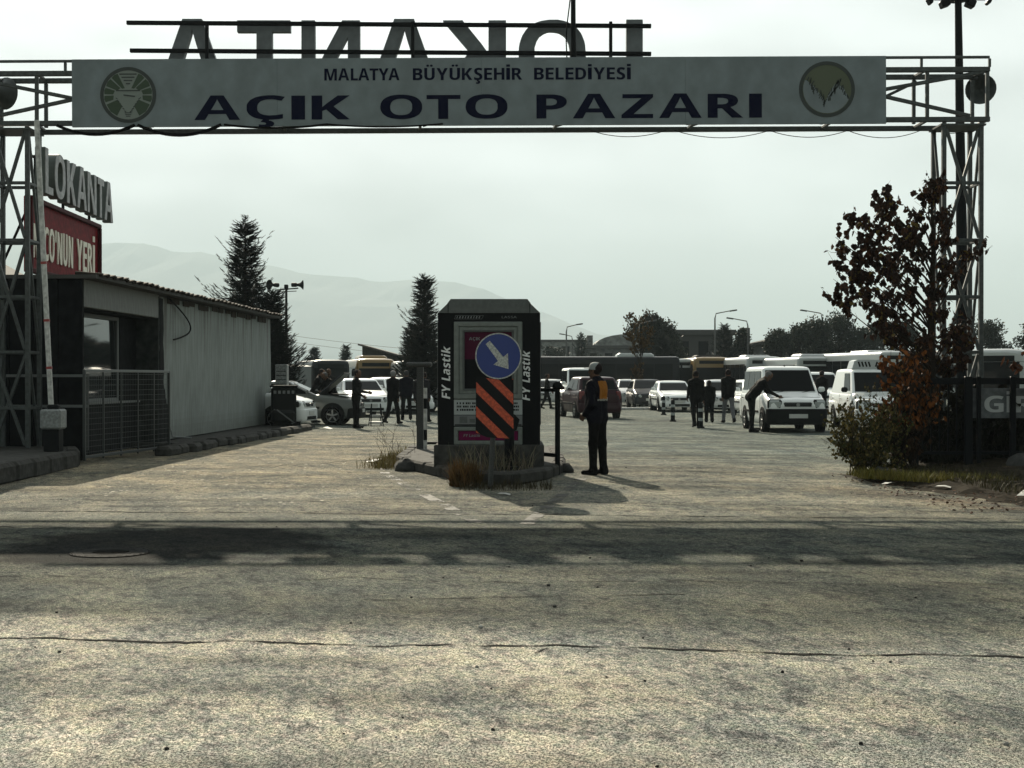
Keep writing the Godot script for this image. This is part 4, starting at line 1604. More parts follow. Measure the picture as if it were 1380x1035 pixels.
	mb.box(Vector3(0, 0.32, 0.0), Vector3(0.36, 0.06, 0.03), 0.01)
	put("shelf", mb, M.white_paint, st)


# --- right side: earth bank, iron fence, notice, stones ------------------------------------------------
func build_right_verge() -> void:
	var n := FastNoiseLite.new()
	n.seed = 61
	n.frequency = 0.8
	n.fractal_octaves = 4
	var mb := MB.new()
	var cols := 64
	var rows := 70
	var grid := []
	for j in rows + 1:
		var d := lerpf(14.6, 29.0, float(j) / rows)
		var row := PackedVector3Array()
		var edge := 5.9 - 0.95 * smoothstep(15.0, 20.5, d) + 1.9 * smoothstep(20.9, 24.5, d) + 0.22 * n.get_noise_1d(d * 1.4)
		for i in cols + 1:
			var t := float(i) / cols
			var x := edge + t * t * 11.0
			var inn := minf(x - edge, minf((d - 14.6) * 0.8, (29.0 - d) * 0.8))
			var h := -0.02 + 0.17 * smoothstep(0.0, 1.1, inn) + 0.06 * n.get_noise_2d(x * 2.0, d * 2.0) * smoothstep(0.0, 0.4, inn) + 0.15 * smoothstep(0.8, 4.0, inn)
			row.append(Vector3(x, h, -d))
		grid.append(row)
	for j in rows:
		for i in cols:
			mb.quad(grid[j][i], grid[j][i + 1], grid[j + 1][i + 1], grid[j + 1][i], Vector3.UP)
	struct(put("earth_bank", mb, M.soil))

	var f := thing("iron_fence", "black iron fence of flat uprights standing before the autumn tree", "fence")
	var z := -21.0
	for e in [[6.17, 0.09], [6.98, 0.12], [7.14, 0.06], [7.66, 0.085], [9.0, 0.09], [9.9, 0.09]]:
		mb = MB.new()
		mb.box(Vector3(e[0], 0.78, z), Vector3(e[1], 1.5, 0.06), 0.008)
		put("upright", mb, M.black_metal, f)
	for e in [[1.46, 0.10], [0.36, 0.05]]:
		mb = MB.new()
		mb.box(Vector3(8.05, e[0], z - 0.055), Vector3(3.85, e[1], 0.045), 0.006)
		put("rail", mb, M.black_metal, f)
	for k in 6:
		mb = MB.new()
		mb.box(Vector3(6.3 + 0.13 * k, 0.90, z - 0.055), Vector3(0.018, 1.06, 0.018))
		put("bar", mb, M.black_metal, f)

	var g := thing("entry_notice", "grey notice panel lettered GİRİŞ fixed behind the iron fence uprights", "sign", Vector3(7.06, 0.88, z - 0.11))
	mb = MB.new()
	mb.box(Vector3(0.80, 0.24, 0), Vector3(1.6, 0.46, 0.02), 0.004)
	put("panel", mb, M.gir_panel, g)
	mb = MB.new()
	letters(mb, "GİRİŞ", 0.2, 1.36, 0.10, 0.25, 0.010, 0.004)
	put("lettering", mb, M.gir_ink, g)

	# stones and rubble
	var k := 0
	for e in [[7.35, 18.2, 0.36, "large rounded grey stone lying below the iron fence", 1.0], [7.9, 17.2, 0.22, "dark stone half sunk in the bank near the right edge", 0.8], [7.72, 20.3, 0.42, "slanted broken kerb slab behind the iron fence", 0.5], [5.45, 20.2, 0.13, "small stone at the tip of the grass patch", 0.7], [0.83, 22.0, 0.16, "small dark stone beside the black rail post", 0.6], [-1.72, 22.3, 0.20, "dark broken kerb lump at the left corner of the island", 0.7], [6.6, 16.3, 0.10, "flat pale stone on the dirt edge of the road", 0.5]]:
		var p := MB.new()
		var rings := []
		var nz := FastNoiseLite.new()
		nz.seed = 500 + k
		nz.frequency = 1.1
		for j in 8:
			var ring := PackedVector3Array()
			var la := lerpf(-1.35, 1.45, j / 7.0)
			for i in 12:
				var a := TAU * i / 12
				var q := Vector3(cos(a) * cos(la), sin(la) * e[4], sin(a) * cos(la))
				ring.append(q * e[2] * (1.0 + 0.45 * nz.get_noise_3dv(q * 1.5)))
			rings.append(ring)
		p.loft(rings)
		var s := put("stone", p, M.stone)
		tag(s, e[3], "stone")
		s.position = Vector3(e[0], 0.08 + e[2] * 0.25 if e[0] > 5.0 else 0.05, -e[1])
		s.rotation.y = k * 1.3
		k += 1


# --- vehicles: local +z is the front, the origin lies on the ground under the middle ------------------
func round_rect(x: float, z0: float, z1: float, y: float, r: float) -> PackedVector3Array:
	var out := PackedVector3Array()
	var n := 4
	for q in 4:
		var cx := (x - r) * (1.0 if q in [0, 3] else -1.0)
		var cz := (z1 - r) if q in [0, 1] else (z0 + r)
		for i in n + 1:
			var a := PI * 0.5 * (q + float(i) / n)
			out.append(Vector3(cx + cos(a) * r, y, cz + sin(a) * r))
	return out


func body_ring(z: float, w: float, yb: float, yt: float, crown: float) -> PackedVector3Array:
	var half := [[0.55, 0.0], [0.86, 0.01], [0.955, 0.06], [0.985, 0.2], [1.0, 0.45], [0.995, 0.68], [0.975, 0.86], [0.93, 0.955], [0.84, 1.0], [0.5, 1.0]]
	var out := PackedVector3Array()
	for e in half:
		out.append(Vector3(w * e[0], lerpf(yb, yt, e[1]) + (crown * (1.0 - e[0]) if e[1] >= 1.0 else 0.0), z))
	out.append(Vector3(0, yt + crown, z))
	for k in range(half.size() - 1, -1, -1):
		var e: Array = half[k]
		out.append(Vector3(-w * e[0], lerpf(yb, yt, e[1]) + (crown * (1.0 - e[0]) if e[1] >= 1.0 else 0.0), z))
	out.append(Vector3(0, yb, z))
	return out


func wheel(o: Node3D, at: Vector3, r: float, side: float, spokes: int) -> void:
	var mb := MB.new()
	mb.xf = Transform3D(Basis(Vector3(0, 0, 1), -PI * 0.5 * side), at)
	mb.lathe([Vector2(r * 0.5, -0.10), Vector2(r * 0.93, -0.10), Vector2(r, -0.07), Vector2(r, 0.06), Vector2(r * 0.94, 0.095), Vector2(r * 0.72, 0.10), Vector2(r * 0.68, 0.07), Vector2(0.02, 0.05)], 22)
	var t := put("wheel", mb, M.rubber, o)
	mb = MB.new()
	mb.xf = Transform3D(Basis(Vector3(0, 0, 1), -PI * 0.5 * side), at)
	mb.lathe([Vector2(r * 0.70, 0.060), Vector2(r * 0.70, 0.09), Vector2(r * 0.60, 0.082), Vector2(r * 0.58, 0.060)], 22)
	for k in spokes:
		var a := TAU * k / spokes
		mb.bar(Vector3(cos(a) * r * 0.1, 0.075, sin(a) * r * 0.1), Vector3(cos(a) * r * 0.62, 0.072, sin(a) * r * 0.62), r * 0.16, 0.03)
	mb.lathe([Vector2(r * 0.16, 0.05), Vector2(r * 0.16, 0.092), Vector2(r * 0.05, 0.097)], 10)
	put("rim", mb, M.rim, t)


func pane(o: Node, called: String, a: Vector3, b: Vector3, c: Vector3, d: Vector3, m: Material) -> void:
	var nn := (b - a).cross(c - a).normalized()
	var ctr := (a + b + c + d) * 0.25
	if nn.dot(ctr - Vector3(0, ctr.y, ctr.z * 0.4)) < 0.0:
		nn = -nn
	var mb := MB.new()
	var q := nn * 0.012
	mb.quad(a + q, b + q, c + q, d + q, nn)
	var e := nn * -0.01
	for s in [[a, b], [b, c], [c, d], [d, a]]:
		mb.quad(s[0] + q, s[1] + q, s[1] + e, s[0] + e, (s[0] + s[1]) * 0.5 - ctr)
	put(called, mb, m, o)


# s: L W H hood nose deck tail, wb (windscreen base) wt (its top) rt (rear top) rb (rear base), axle (half wheelbase), r, paint, flags
func car(called: String, label: String, category: String, s: Dictionary, at: Vector3, turn: float, group := "") -> Node3D:
	var o := thing(called, label, category, at, turn, group)
	var L2: float = s.L * 0.5
	var w: float = s.W * 0.5
	var paint: Material = M[s.paint]
	var low: Material = M.bumper if s.get("dark_bumper", false) else paint
	var hood: float = s.hood
	var nose: float = s.nose
	var tail: float = s.tail
	var deck: float = s.deck
	var fz: float = s.get("front_shift", 0.0)
	var az: float = s.axle
	var r: float = s.r
	var rings := [
		body_ring(L2, w * 0.74, 0.34, nose - 0.20, 0.0), body_ring(L2 - 0.03, w * 0.84, 0.29, nose - 0.11, 0.01),
		body_ring(L2 - 0.10, w * 0.91, 0.25, nose - 0.045, 0.015), body_ring(L2 - 0.24, w * 0.96, 0.22, nose, 0.025),
		body_ring(L2 - 0.55, w * 0.985, 0.2, lerpf(nose, hood, 0.4), 0.03), body_ring(s.wb + 0.25, w * 0.995, 0.2, lerpf(nose, hood, 0.9), 0.03),
		body_ring(s.wb, w, 0.2, hood, 0.02), body_ring(0.0, w, 0.2, (hood + deck) * 0.5, 0.0), body_ring(s.rb, w, 0.2, deck, 0.02),
		body_ring(minf(s.rb, -L2 + 0.3) - 0.02, w * 0.985, 0.21, lerpf(deck, tail, 0.7), 0.02), body_ring(-L2 + 0.14, w * 0.955, 0.24, tail, 0.02),
		body_ring(-L2 + 0.04, w * 0.89, 0.28, tail - 0.06, 0.01), body_ring(-L2, w * 0.8, 0.33, tail - 0.16, 0.0)]
	var mb := MB.new()
	mb.loft(rings)
	put("body", mb, paint, o)
	# cabin
	var y0 := minf(hood, deck) - 0.03
	var y1: float = s.H - 0.10
	var w0 := w * 0.94
	var w1 := w * float(s.get("tumble", 0.77))
	var rb: float = s.rb
	var rt: float = s.rt
	mb = MB.new()
	var cr: float = s.get("round", 0.10)
	mb.loft([round_rect(w0, rb, s.wb, y0, 0.10), round_rect(lerpf(w0, w1, 0.5), lerpf(rb, rt, 0.5), lerpf(s.wb, s.wt, 0.5), (y0 + y1) * 0.5, cr), round_rect(w1, rt, s.wt, y1, cr),
		round_rect(w1 - 0.015, rt + 0.03, s.wt - 0.03, y1 + 0.035, cr), round_rect(w1 - 0.05, rt + 0.08, s.wt - 0.10, y1 + 0.065, cr), round_rect(w1 - 0.13, rt + 0.18, s.wt - 0.22, y1 + 0.088, cr), round_rect(w1 - 0.35, rt + 0.5, s.wt - 0.5, y1 + 0.105, cr)])
	put("cabin", mb, paint, o)
	var P := func(sx: float, zb: float, zt: float, t: float, inset: float) -> Vector3:
		return Vector3(sx * (lerpf(w0, w1, t) - inset), lerpf(y0, y1, t), lerpf(zb, zt, t))
	var glass: Material = M.car_glass
	pane(o, "windscreen", P.call(-1.0, s.wb, s.wt, 0.10, 0.10), P.call(1.0, s.wb, s.wt, 0.10, 0.10), P.call(1.0, s.wb, s.wt, 0.96, 0.08), P.call(-1.0, s.wb, s.wt, 0.96, 0.08), glass)
	if not s.get("blind_rear", false):
		pane(o, "rear_window", P.call(-1.0, rb, rt, 0.16, 0.13), P.call(1.0, rb, rt, 0.16, 0.13), P.call(1.0, rb, rt, 0.92, 0.10), P.call(-1.0, rb, rt, 0.92, 0.10), glass)
	var cuts: Array = s.get("windows", [0.03, 0.47, 0.51, 0.88])
	for sx in [-1.0, 1.0]:
		for k in range(0, cuts.size(), 2):
			var c := []
			for e in [[cuts[k], 0.14], [cuts[k + 1], 0.14], [cuts[k + 1], 0.93], [cuts[k], 0.93]]:
				var zf := lerpf(s.wb, s.wt, e[1]) - 0.10
				var zr := lerpf(rb, rt, e[1]) + 0.08
				c.append(Vector3(sx * lerpf(w0, w1, e[1]), lerpf(y0, y1, e[1]), lerpf(zf, zr, e[0])))
			pane(o, "side_window", c[0], c[1], c[2], c[3], glass)
		# door joints and handles
		mb = MB.new()
		for t in [0.0, 0.49, 0.93]:
			var z := lerpf(s.wb - 0.12, rb + 0.1, t)
			mb.bar(Vector3(sx * (w + 0.001), 0.32, z), Vector3(sx * (w * 0.99 + 0.001), y0 - 0.02, z), 0.006, 0.012)
		put("door_joint", mb, M.bumper, o)
		for t in [0.42, 0.86]:
			mb = MB.new()
			mb.box(Vector3(sx * (w * 0.995 + 0.008), y0 - 0.14, lerpf(s.wb - 0.12, rb + 0.1, t)), Vector3(0.03, 0.03, 0.16), 0.008)
			put("door_handle", mb, low, o)
		mb = MB.new()
		mb.box(Vector3(sx * (w + 0.09), y0 + 0.12, s.wb - 0.32), Vector3(0.19, 0.15, 0.09), 0.04)
		put("mirror", mb, M.bumper if s.get("dark_mirror", false) else paint, o)
		# wheels in dark arches
		for z in [az + fz, -az + fz]:
			mb = MB.new()
			mb.xf = Transform3D(Basis(Vector3(0, 0, 1), -PI * 0.5 * sx), Vector3(sx * (w - 0.06), r + 0.03, z))
			mb.lathe([Vector2(r + 0.075, -0.1), Vector2(r + 0.075, 0.052), Vector2(r + 0.055, 0.066), Vector2(0.05, 0.066)], 22)
			put("wheel_arch", mb, M.bumper, o)
			wheel(o, Vector3(sx * (w - 0.075), r, z), r, sx, s.get("spokes", 6))
	# front
	for sx in [-1.0, 1.0]:
		mb = MB.new()
		mb.box(Vector3(sx * (w - 0.25), nose - 0.17, L2 - 0.13), Vector3(0.36, s.get("lamp_h", 0.18), 0.22), 0.05, Basis(Vector3.UP, sx * 0.42))
		put("headlamp", mb, M.lamp_glass, o)
		mb = MB.new()
		mb.box(Vector3(sx * (w - 0.16), tail - 0.20, -L2 + 0.10), Vector3(0.22, s.get("tail_h", 0.24), 0.16), 0.04, Basis(Vector3.UP, -sx * 0.3))
		put("tail_lamp", mb, M.tail_red, o)
		mb = MB.new()
		mb.box(Vector3(sx * (w - 0.32), 0.36, L2 - 0.0), Vector3(0.14, 0.08, 0.05), 0.02)
		put("fog_lamp", mb, M.rim, o)
	mb = MB.new()
	mb.box(Vector3(0, nose - 0.18, L2 - 0.05), Vector3(w * 0.92, 0.14, 0.12), 0.03)
	var gr := put("grille", mb, M.bumper, o)
	mb = MB.new()
	for k in 3:
		mb.box(Vector3(0, nose - 0.225 + 0.045 * k, L2 + 0.012), Vector3(w * 0.86, 0.010, 0.012), 0.003)
	put("grille_slat", mb, M.frame_grey, gr)
	mb = MB.new()
	mb.xf = Transform3D(Basis.IDENTITY, Vector3(0, nose - 0.18, L2 + 0.014))
	mb.ring_plate(0.0, 0.05, 0.0, 0.012, 16)
	put("badge", mb, M.rim, gr)
	# bonnet joints and side rubbing strips
	mb = MB.new()
	for sx in [-1.0, 1.0]:
		mb.bar(Vector3(sx * w * 0.80, lerpf(nose, hood, 0.25) + 0.036, L2 - 0.42), Vector3(sx * w * 0.86, hood + 0.030, s.wb + 0.12), 0.010, 0.008)
	mb.bar(Vector3(-w * 0.80, nose + 0.030, L2 - 0.30), Vector3(w * 0.80, nose + 0.030, L2 - 0.30), 0.008, 0.010)
	put("bonnet_joint", mb, M.bumper, o)
	for sx in [-1.0, 1.0]:
		mb = MB.new()
		mb.box(Vector3(sx * (w + 0.002), 0.56, 0.0), Vector3(0.02, 0.07, az * 2.0 - r * 2.0 - 0.22), 0.006)
		put("rubbing_strip", mb, M.bumper, o)
		mb = MB.new()
		mb.box(Vector3(sx * (w - 0.25), nose - 0.17, L2 - 0.15), Vector3(0.40, float(s.get("lamp_h", 0.18)) + 0.035, 0.22), 0.05, Basis(Vector3.UP, sx * 0.42))
		put("lamp_rim", mb, M.bumper, o)
		mb = MB.new()
		mb.xf = Transform3D(Basis(Vector3.UP, sx * 0.42), Vector3(sx * (w - 0.29), nose - 0.17, L2 - 0.02))
		mb.ring_plate(0.03, 0.058, 0.0, 0.012, 16)
		put("lamp_reflector", mb, M.rim, o)
	mb = MB.new()
	mb.loft([round_rect(w * 0.93, L2 - 0.5, L2 + 0.03, 0.22, 0.22), round_rect(w * 0.985, L2 - 0.5, L2 + 0.06, 0.30, 0.24), round_rect(w * 0.985, L2 - 0.5, L2 + 0.05, nose - 0.32, 0.24), round_rect(w * 0.96, L2 - 0.5, L2 + 0.02, nose - 0.29, 0.22)])
	put("front_bumper", mb, low, o)
	mb = MB.new()
	mb.loft([round_rect(w * 0.93, -L2 - 0.03, -L2 + 0.45, 0.24, 0.2), round_rect(w * 0.985, -L2 - 0.06, -L2 + 0.45, 0.32, 0.22), round_rect(w * 0.985, -L2 - 0.05, -L2 + 0.45, 0.54, 0.22), round_rect(w * 0.96, -L2 - 0.02, -L2 + 0.45, 0.58, 0.2)])
	put("rear_bumper", mb, low, o)
	if not s.get("dark_bumper", false):
		mb = MB.new()
		mb.box(Vector3(0, 0.31, L2 + 0.055), Vector3(w * 1.1, 0.10, 0.03), 0.01)
		put("air_intake", mb, M.bumper, o)
	mb = MB.new()
	mb.box(Vector3(0, 0.46, L2 + 0.062), Vector3(0.52, 0.115, 0.02), 0.004)
	put("number_plate", mb, M.plate, o)
	mb = MB.new()
	mb.box(Vector3(0, tail - 0.32 if tail > 0.95 else 0.5, -L2 - 0.058 if tail <= 0.95 else -L2 - 0.012), Vector3(0.52, 0.115, 0.02), 0.004)
	put("number_plate", mb, M.plate, o)
	for sx in [-0.45, 0.25]:
		mb = MB.new()
		mb.bar(Vector3(sx, y0 + 0.03, s.wb + 0.03), Vector3(sx + 0.42, y0 + 0.10, s.wb - 0.0), 0.014, 0.014)
		put("wiper", mb, M.bumper, o)
	return o


const CAR_HATCH := {"L": 4.0, "W": 1.70, "H": 1.46, "hood": 0.98, "nose": 0.78, "deck": 1.0, "tail": 0.98, "wb": 0.92, "wt": 0.22, "rt": -1.55, "rb": -1.88, "axle": 1.24, "r": 0.30}
const CAR_SEDAN := {"L": 4.35, "W": 1.69, "H": 1.40, "hood": 0.94, "nose": 0.75, "deck": 0.98, "tail": 0.94, "wb": 0.78, "wt": 0.12, "rt": -1.05, "rb": -1.52, "axle": 1.28, "r": 0.30}


func spec(base: Dictionary, more: Dictionary) -> Dictionary:
	var d := base.duplicate()
	d.merge(more, true)
	return d


# s: L W H, paint, low paint, roof units, side panes
func bus(called: String, label: String, s: Dictionary, at: Vector3, turn: float, group := "", category := "bus") -> Node3D:
	var o := thing(called, label, category, at, turn, group)
	var L2: float = s.L * 0.5
	var w: float = s.W * 0.5
	var H: float = s.H
	var rings := []
	for e in [[L2, 0.90, 0.10, 0.14], [L2 - 0.06, 0.965, 0.03, 0.06], [L2 - 0.2, 1.0, 0.0, 0.0], [-L2 + 0.15, 1.0, 0.0, 0.0], [-L2 + 0.03, 0.96, 0.03, 0.06], [-L2, 0.90, 0.10, 0.12]]:
		var ring := PackedVector3Array()
		var hw: float = w * e[1]
		var yb: float = 0.32 + e[2]
		var yt: float = H - e[3]
		for q in [[1, yb], [1, lerpf(yb, yt, 0.5)], [0.985, yt - 0.22], [0.94, yt - 0.08], [0.82, yt - 0.015], [0.5, yt + 0.02]]:
			ring.append(Vector3(hw * q[0], q[1], e[0]))
		for k in range(5, -1, -1):
			ring.append(Vector3(-ring[k].x, ring[k].y, e[0]))
		rings.append(ring)
	var mb := MB.new()
	mb.loft(rings)
	put("body", mb, M[s.paint], o)
	if s.has("low"):
		for sx in [-1.0, 1.0]:
			mb = MB.new()
			mb.box(Vector3(sx * (w + 0.004), 0.72, 0), Vector3(0.02, 0.72, s.L - 0.5), 0.005)
			put("skirt_panel", mb, M[s.low], o)
	var n: int = s.get("panes", 6)
	var y0 := 1.22
	var y1 := H - 0.48
	for sx in [-1.0, 1.0]:
		for k in n:
			var z0 := lerpf(L2 - 0.45, -L2 + 0.35, float(k) / n) - 0.03
			var z1 := lerpf(L2 - 0.45, -L2 + 0.35, float(k + 1) / n) + 0.03
			mb = MB.new()
			mb.box(Vector3(sx * (w + 0.006), (y0 + y1) * 0.5, (z0 + z1) * 0.5), Vector3(0.012, y1 - y0, z0 - z1), 0.003)
			put("window", mb, M.car_glass, o)
		for z in [L2 - s.get("over", 1.5), -L2 + s.get("over", 1.5)]:
			wheel(o, Vector3(sx * (w - 0.05), 0.45, z), 0.45, sx, 5)
		mb = MB.new()
		mb.box(Vector3(sx * (w - 0.28), 0.74, L2 - 0.01), Vector3(0.34, 0.22, 0.08), 0.03)
		put("headlamp", mb, M.lamp_glass, o)
		mb = MB.new()
		mb.box(Vector3(sx * (w + 0.16), H - 0.75, L2 + 0.08), Vector3(0.16, 0.36, 0.12), 0.03)
		put("mirror", mb, M.bumper, o)
		mb = MB.new()
		mb.box(Vector3(sx * (w - 0.2), 0.9, -L2 + 0.01), Vector3(0.16, 0.34, 0.06), 0.02)
		put("tail_lamp", mb, M.tail_red, o)
	mb = MB.new()
	mb.box(Vector3(0, 1.62, L2 - 0.003), Vector3(s.W * 0.86, 1.25 if H > 2.7 else 0.95, 0.03), 0.008)
	put("windscreen", mb, M.car_glass, o)
	mb = MB.new()
	mb.box(Vector3(0, H - 0.34, L2 - 0.01), Vector3(s.W * 0.7, 0.22, 0.04), 0.01)
	put("destination_display", mb, M.bumper, o)
	mb = MB.new()
	mb.box(Vector3(0, 1.75, -L2 + 0.003), Vector3(s.W * 0.76, 0.8, 0.03), 0.008)
	put("rear_window", mb, M.car_glass, o)
	mb = MB.new()
	mb.box(Vector3(0, 0.52, L2 + 0.0), Vector3(s.W * 0.96, 0.34, 0.10), 0.03)
	put("front_bumper", mb, M.bumper, o)
	for e in s.get("units", []):
		mb = MB.new()
		var y: float = H - 0.02
		mb.loft([round_rect(w * 0.72, e[0] - e[1] * 0.5, e[0] + e[1] * 0.5, y, 0.15), round_rect(w * 0.72, e[0] - e[1] * 0.5 + 0.03, e[0] + e[1] * 0.5 - 0.03, y + e[2] * 0.6, 0.15), round_rect(w * 0.6, e[0] - e[1] * 0.5 + 0.2, e[0] + e[1] * 0.5 - 0.2, y + e[2], 0.15)])
		put("roof_unit", mb, M[e[3]], o)
	return o


func build_vehicles() -> void:
	# right side, nearest first
	var doblo := car("white_van", "white high-roofed van with black bumper facing out, a person bent over its bonnet", "van",
		{"L": 4.16, "W": 1.72, "H": 1.86, "hood": 1.10, "nose": 0.95, "deck": 1.12, "tail": 1.1, "wb": 1.18, "wt": 0.62, "rt": -1.92, "rb": -2.02, "axle": 1.28, "r": 0.31, "paint": "car_white", "dark_bumper": true, "round": 0.17, "tumble": 0.81, "lamp_h": 0.24, "front_shift": 0.1, "windows": [0.03, 0.32, 0.36, 0.64, 0.68, 0.95]}, Vector3(7.86, 0, -40.0), 0.02)
	var mb := MB.new()
	letters(mb, "44 FT 180", -0.22, 0.22, 0.43, 0.07, 2.142, 0.003)
	put("plate_lettering", mb, M.print_black, doblo)
	mb = MB.new()
	mb.tube([Vector3(0.0, 1.84, 0.35), Vector3(0.0, 1.89, 0.32)], [0.03, 0.015], 6)
	put("aerial_base", mb, M.bumper, doblo)
	var fio := car("white_panel_van", "white small panel van with a slotted box on top for the roof unit of a bus behind, half behind the autumn bush", "van",
		{"L": 3.9, "W": 1.72, "H": 1.80, "hood": 1.08, "nose": 0.90, "deck": 1.12, "tail": 1.08, "wb": 1.15, "wt": 0.52, "rt": -1.78, "rb": -1.92, "axle": 1.25, "r": 0.31, "paint": "car_white", "dark_mirror": true, "round": 0.17, "tumble": 0.80, "lamp_h": 0.26, "blind_rear": true, "windows": [0.03, 0.34]}, Vector3(10.78, 0, -41.3), -0.03)
	mb = MB.new()
	mb.prism(PackedVector2Array([Vector2(-0.62, 1.79), Vector2(0.62, 1.79), Vector2(0.55, 2.02), Vector2(0.45, 2.06), Vector2(-0.45, 2.06), Vector2(-0.55, 2.02)]), -0.4, 0.32)
	var rb := put("bus_unit_box", mb, M.car_silver, fio)  # stands for the roof unit of a bus behind the van
	mb = MB.new()
	for k in 4:
		for s in [-1.0, 1.0]:
			mb.bar(Vector3(s * (0.08 + 0.10 * k), 1.85, 0.322), Vector3(s * (0.13 + 0.10 * k), 2.0, 0.322), 0.05, 0.006)
	put("slot", mb, M.bumper, rb)
	car("burgundy_hatchback", "burgundy hatchback seen from behind, standing in the middle of the lot", "car",
		spec(CAR_HATCH, {"L": 3.85, "H": 1.57, "hood": 1.04, "deck": 1.08, "tail": 1.06, "paint": "car_burgundy", "rt": -1.45, "rb": -1.80, "tail_h": 0.34, "lamp_h": 0.2, "tumble": 0.80}), Vector3(2.98, 0, -53.1), PI + 0.17)
	car("white_sedan", "old white saloon car facing out behind the row of bollards", "car", spec(CAR_SEDAN, {"paint": "car_white"}), Vector3(7.42, 0, -63.6), 0.03)
	car("dark_saloon", "dark car with a pale roof edge, directly left of the old white saloon", "car", spec(CAR_HATCH, {"paint": "car_dark"}), Vector3(6.85, 0, -70.0), 0.02)
	car("silver_saloon", "silver car behind the young autumn street tree", "car", spec(CAR_HATCH, {"paint": "car_silver"}), Vector3(6.55, 0, -76.0), 0.0)
	car("silver_car", "silver car between the walking people in the row right of the saloon", "car", spec(CAR_SEDAN, {"paint": "car_silver", "H": 1.44}), Vector3(9.35, 0, -62.0), 0.03)
	car("white_hatchback", "white hatchback just left of the high-roofed van, behind the bent person", "car", spec(CAR_HATCH, {"paint": "car_white"}), Vector3(9.95, 0, -55.5), 0.02)
	car("black_hatchback", "black hatchback deep in the row between the person in light trousers and the tall van", "car", spec(CAR_HATCH, {"paint": "car_dark", "L": 3.9}), Vector3(10.6, 0, -68.0), 0.04)
	car("grey_saloon", "grey saloon parked beyond the silver car in the right row", "car", spec(CAR_SEDAN, {"paint": "car_grey"}), Vector3(10.9, 0, -76.0), 0.05)
	car("silver_estate", "silver estate car parked far left of the old white saloon, near the young street tree", "car", spec(CAR_HATCH, {"paint": "car_silver", "L": 4.4, "H": 1.5}), Vector3(5.0, 0, -80.0), -0.1)
	car("white_minivan", "white car behind the person between the two white vans", "car", spec(CAR_HATCH, {"paint": "car_white", "H": 1.78, "hood": 1.08, "deck": 1.12, "tail": 1.1, "nose": 0.9, "L": 4.3, "rt": -1.85, "rb": -2.0}), Vector3(13.3, 0, -59.5), 0.0)
	car("pale_van", "white van seen over the burgundy hatchback, before the long dark bus", "van", {"L": 4.6, "W": 1.85, "H": 2.05, "hood": 1.2, "nose": 1.0, "deck": 1.2, "tail": 1.15, "wb": 1.7, "wt": 1.05, "rt": -2.1, "rb": -2.2, "axle": 1.4, "r": 0.33, "paint": "car_white", "tumble": 0.85, "windows": [0.02, 0.3, 0.34, 0.64, 0.68, 0.96]}, Vector3(3.55, 0, -71.0), 0.06)
	car("small_silver_car", "small silver car just right of the black kiosk, in the distance", "car", spec(CAR_HATCH, {"paint": "car_silver", "L": 3.7}), Vector3(2.05, 0, -79.0), -0.2)
	# buses
	bus("articulated_bus", "long dark city bus with a pink skirt and white roof unit, parked across the lot", {"L": 9.6, "W": 2.5, "H": 2.95, "paint": "bus_dark", "panes": 7, "units": [[1.9, 2.5, 0.26, "bus_white"]], "over": 2.2}, Vector3(6.3, 0, -92.0), PI * 0.5)
	var pk := MB.new()
	pk.prism(PackedVector2Array([Vector2(5.75, 0.35), Vector2(8.2, 0.35), Vector2(7.7, 1.35), Vector2(5.75, 1.35)]), -90.73, -90.70)
	var art: Node3D = get_node("articulated_bus")
	var pm := put("pink_panel", pk, M.bus_pink, art)
	pm.transform = art.transform.affine_inverse()
	pk = MB.new()
	pk.prism(PackedVector2Array([Vector2(8.22, 0.5), Vector2(9.0, 1.35), Vector2(7.75, 1.35)]), -90.73, -90.695)
	pm = put("white_panel", pk, M.bus_white, art)
	pm.transform = art.transform.affine_inverse()
	bus("dark_bus", "dark city bus behind the kiosk edge, left of the bus with the pink skirt", {"L": 9.0, "W": 2.5, "H": 2.75, "paint": "bus_dark", "panes": 7, "over": 2.2}, Vector3(0.8, 0, -97.0), PI * 0.5)
	bus("yellow_front_bus", "white and yellow bus with a wide dark windscreen facing out beyond the walking people", {"L": 9.0, "W": 2.5, "H": 2.95, "paint": "bus_yellow", "panes": 6, "units": [[2.6, 1.6, 0.18, "bumper"]], "over": 2.0}, Vector3(13.35, 0, -98.0), 0.06)
	bus("white_front_bus", "white bus standing close left beside the yellow-fronted bus", {"L": 8.5, "W": 2.3, "H": 2.85, "paint": "bus_white", "panes": 6, "over": 2.0}, Vector3(11.3, 0, -99.0), 0.05)
	bus("grey_midibus", "pale midibus facing out, left of the high-roofed white van", {"L": 7.6, "W": 2.4, "H": 2.9, "paint": "bus_white", "panes": 6, "units": [[1.5, 1.6, 0.16, "bus_white"]], "over": 1.8}, Vector3(15.8, 0, -92.0), 0.12)
	bus("midibus_above_van", "white midibus with a dark rear roof unit, its roof showing above the high-roofed van", {"L": 7.6, "W": 2.3, "H": 2.8, "paint": "bus_white", "panes": 6, "units": [[2.6, 1.8, 0.2, "car_silver"]], "over": 1.8}, Vector3(17.6, 0, -86.0), 0.16)
	bus("low_white_bus", "white bus roof showing between the two white vans", {"L": 7.6, "W": 2.3, "H": 2.7, "paint": "bus_white", "panes": 6, "over": 1.8}, Vector3(19.6, 0, -86.0), 0.2)
	bus("large_white_bus", "large white bus with a dark windscreen above the panel van", {"L": 8.8, "W": 2.5, "H": 3.0, "paint": "bus_white", "panes": 7, "units": [[1.0, 2.4, 0.12, "bus_white"]], "over": 2.0}, Vector3(20.6, 0, -80.0), 0.2)
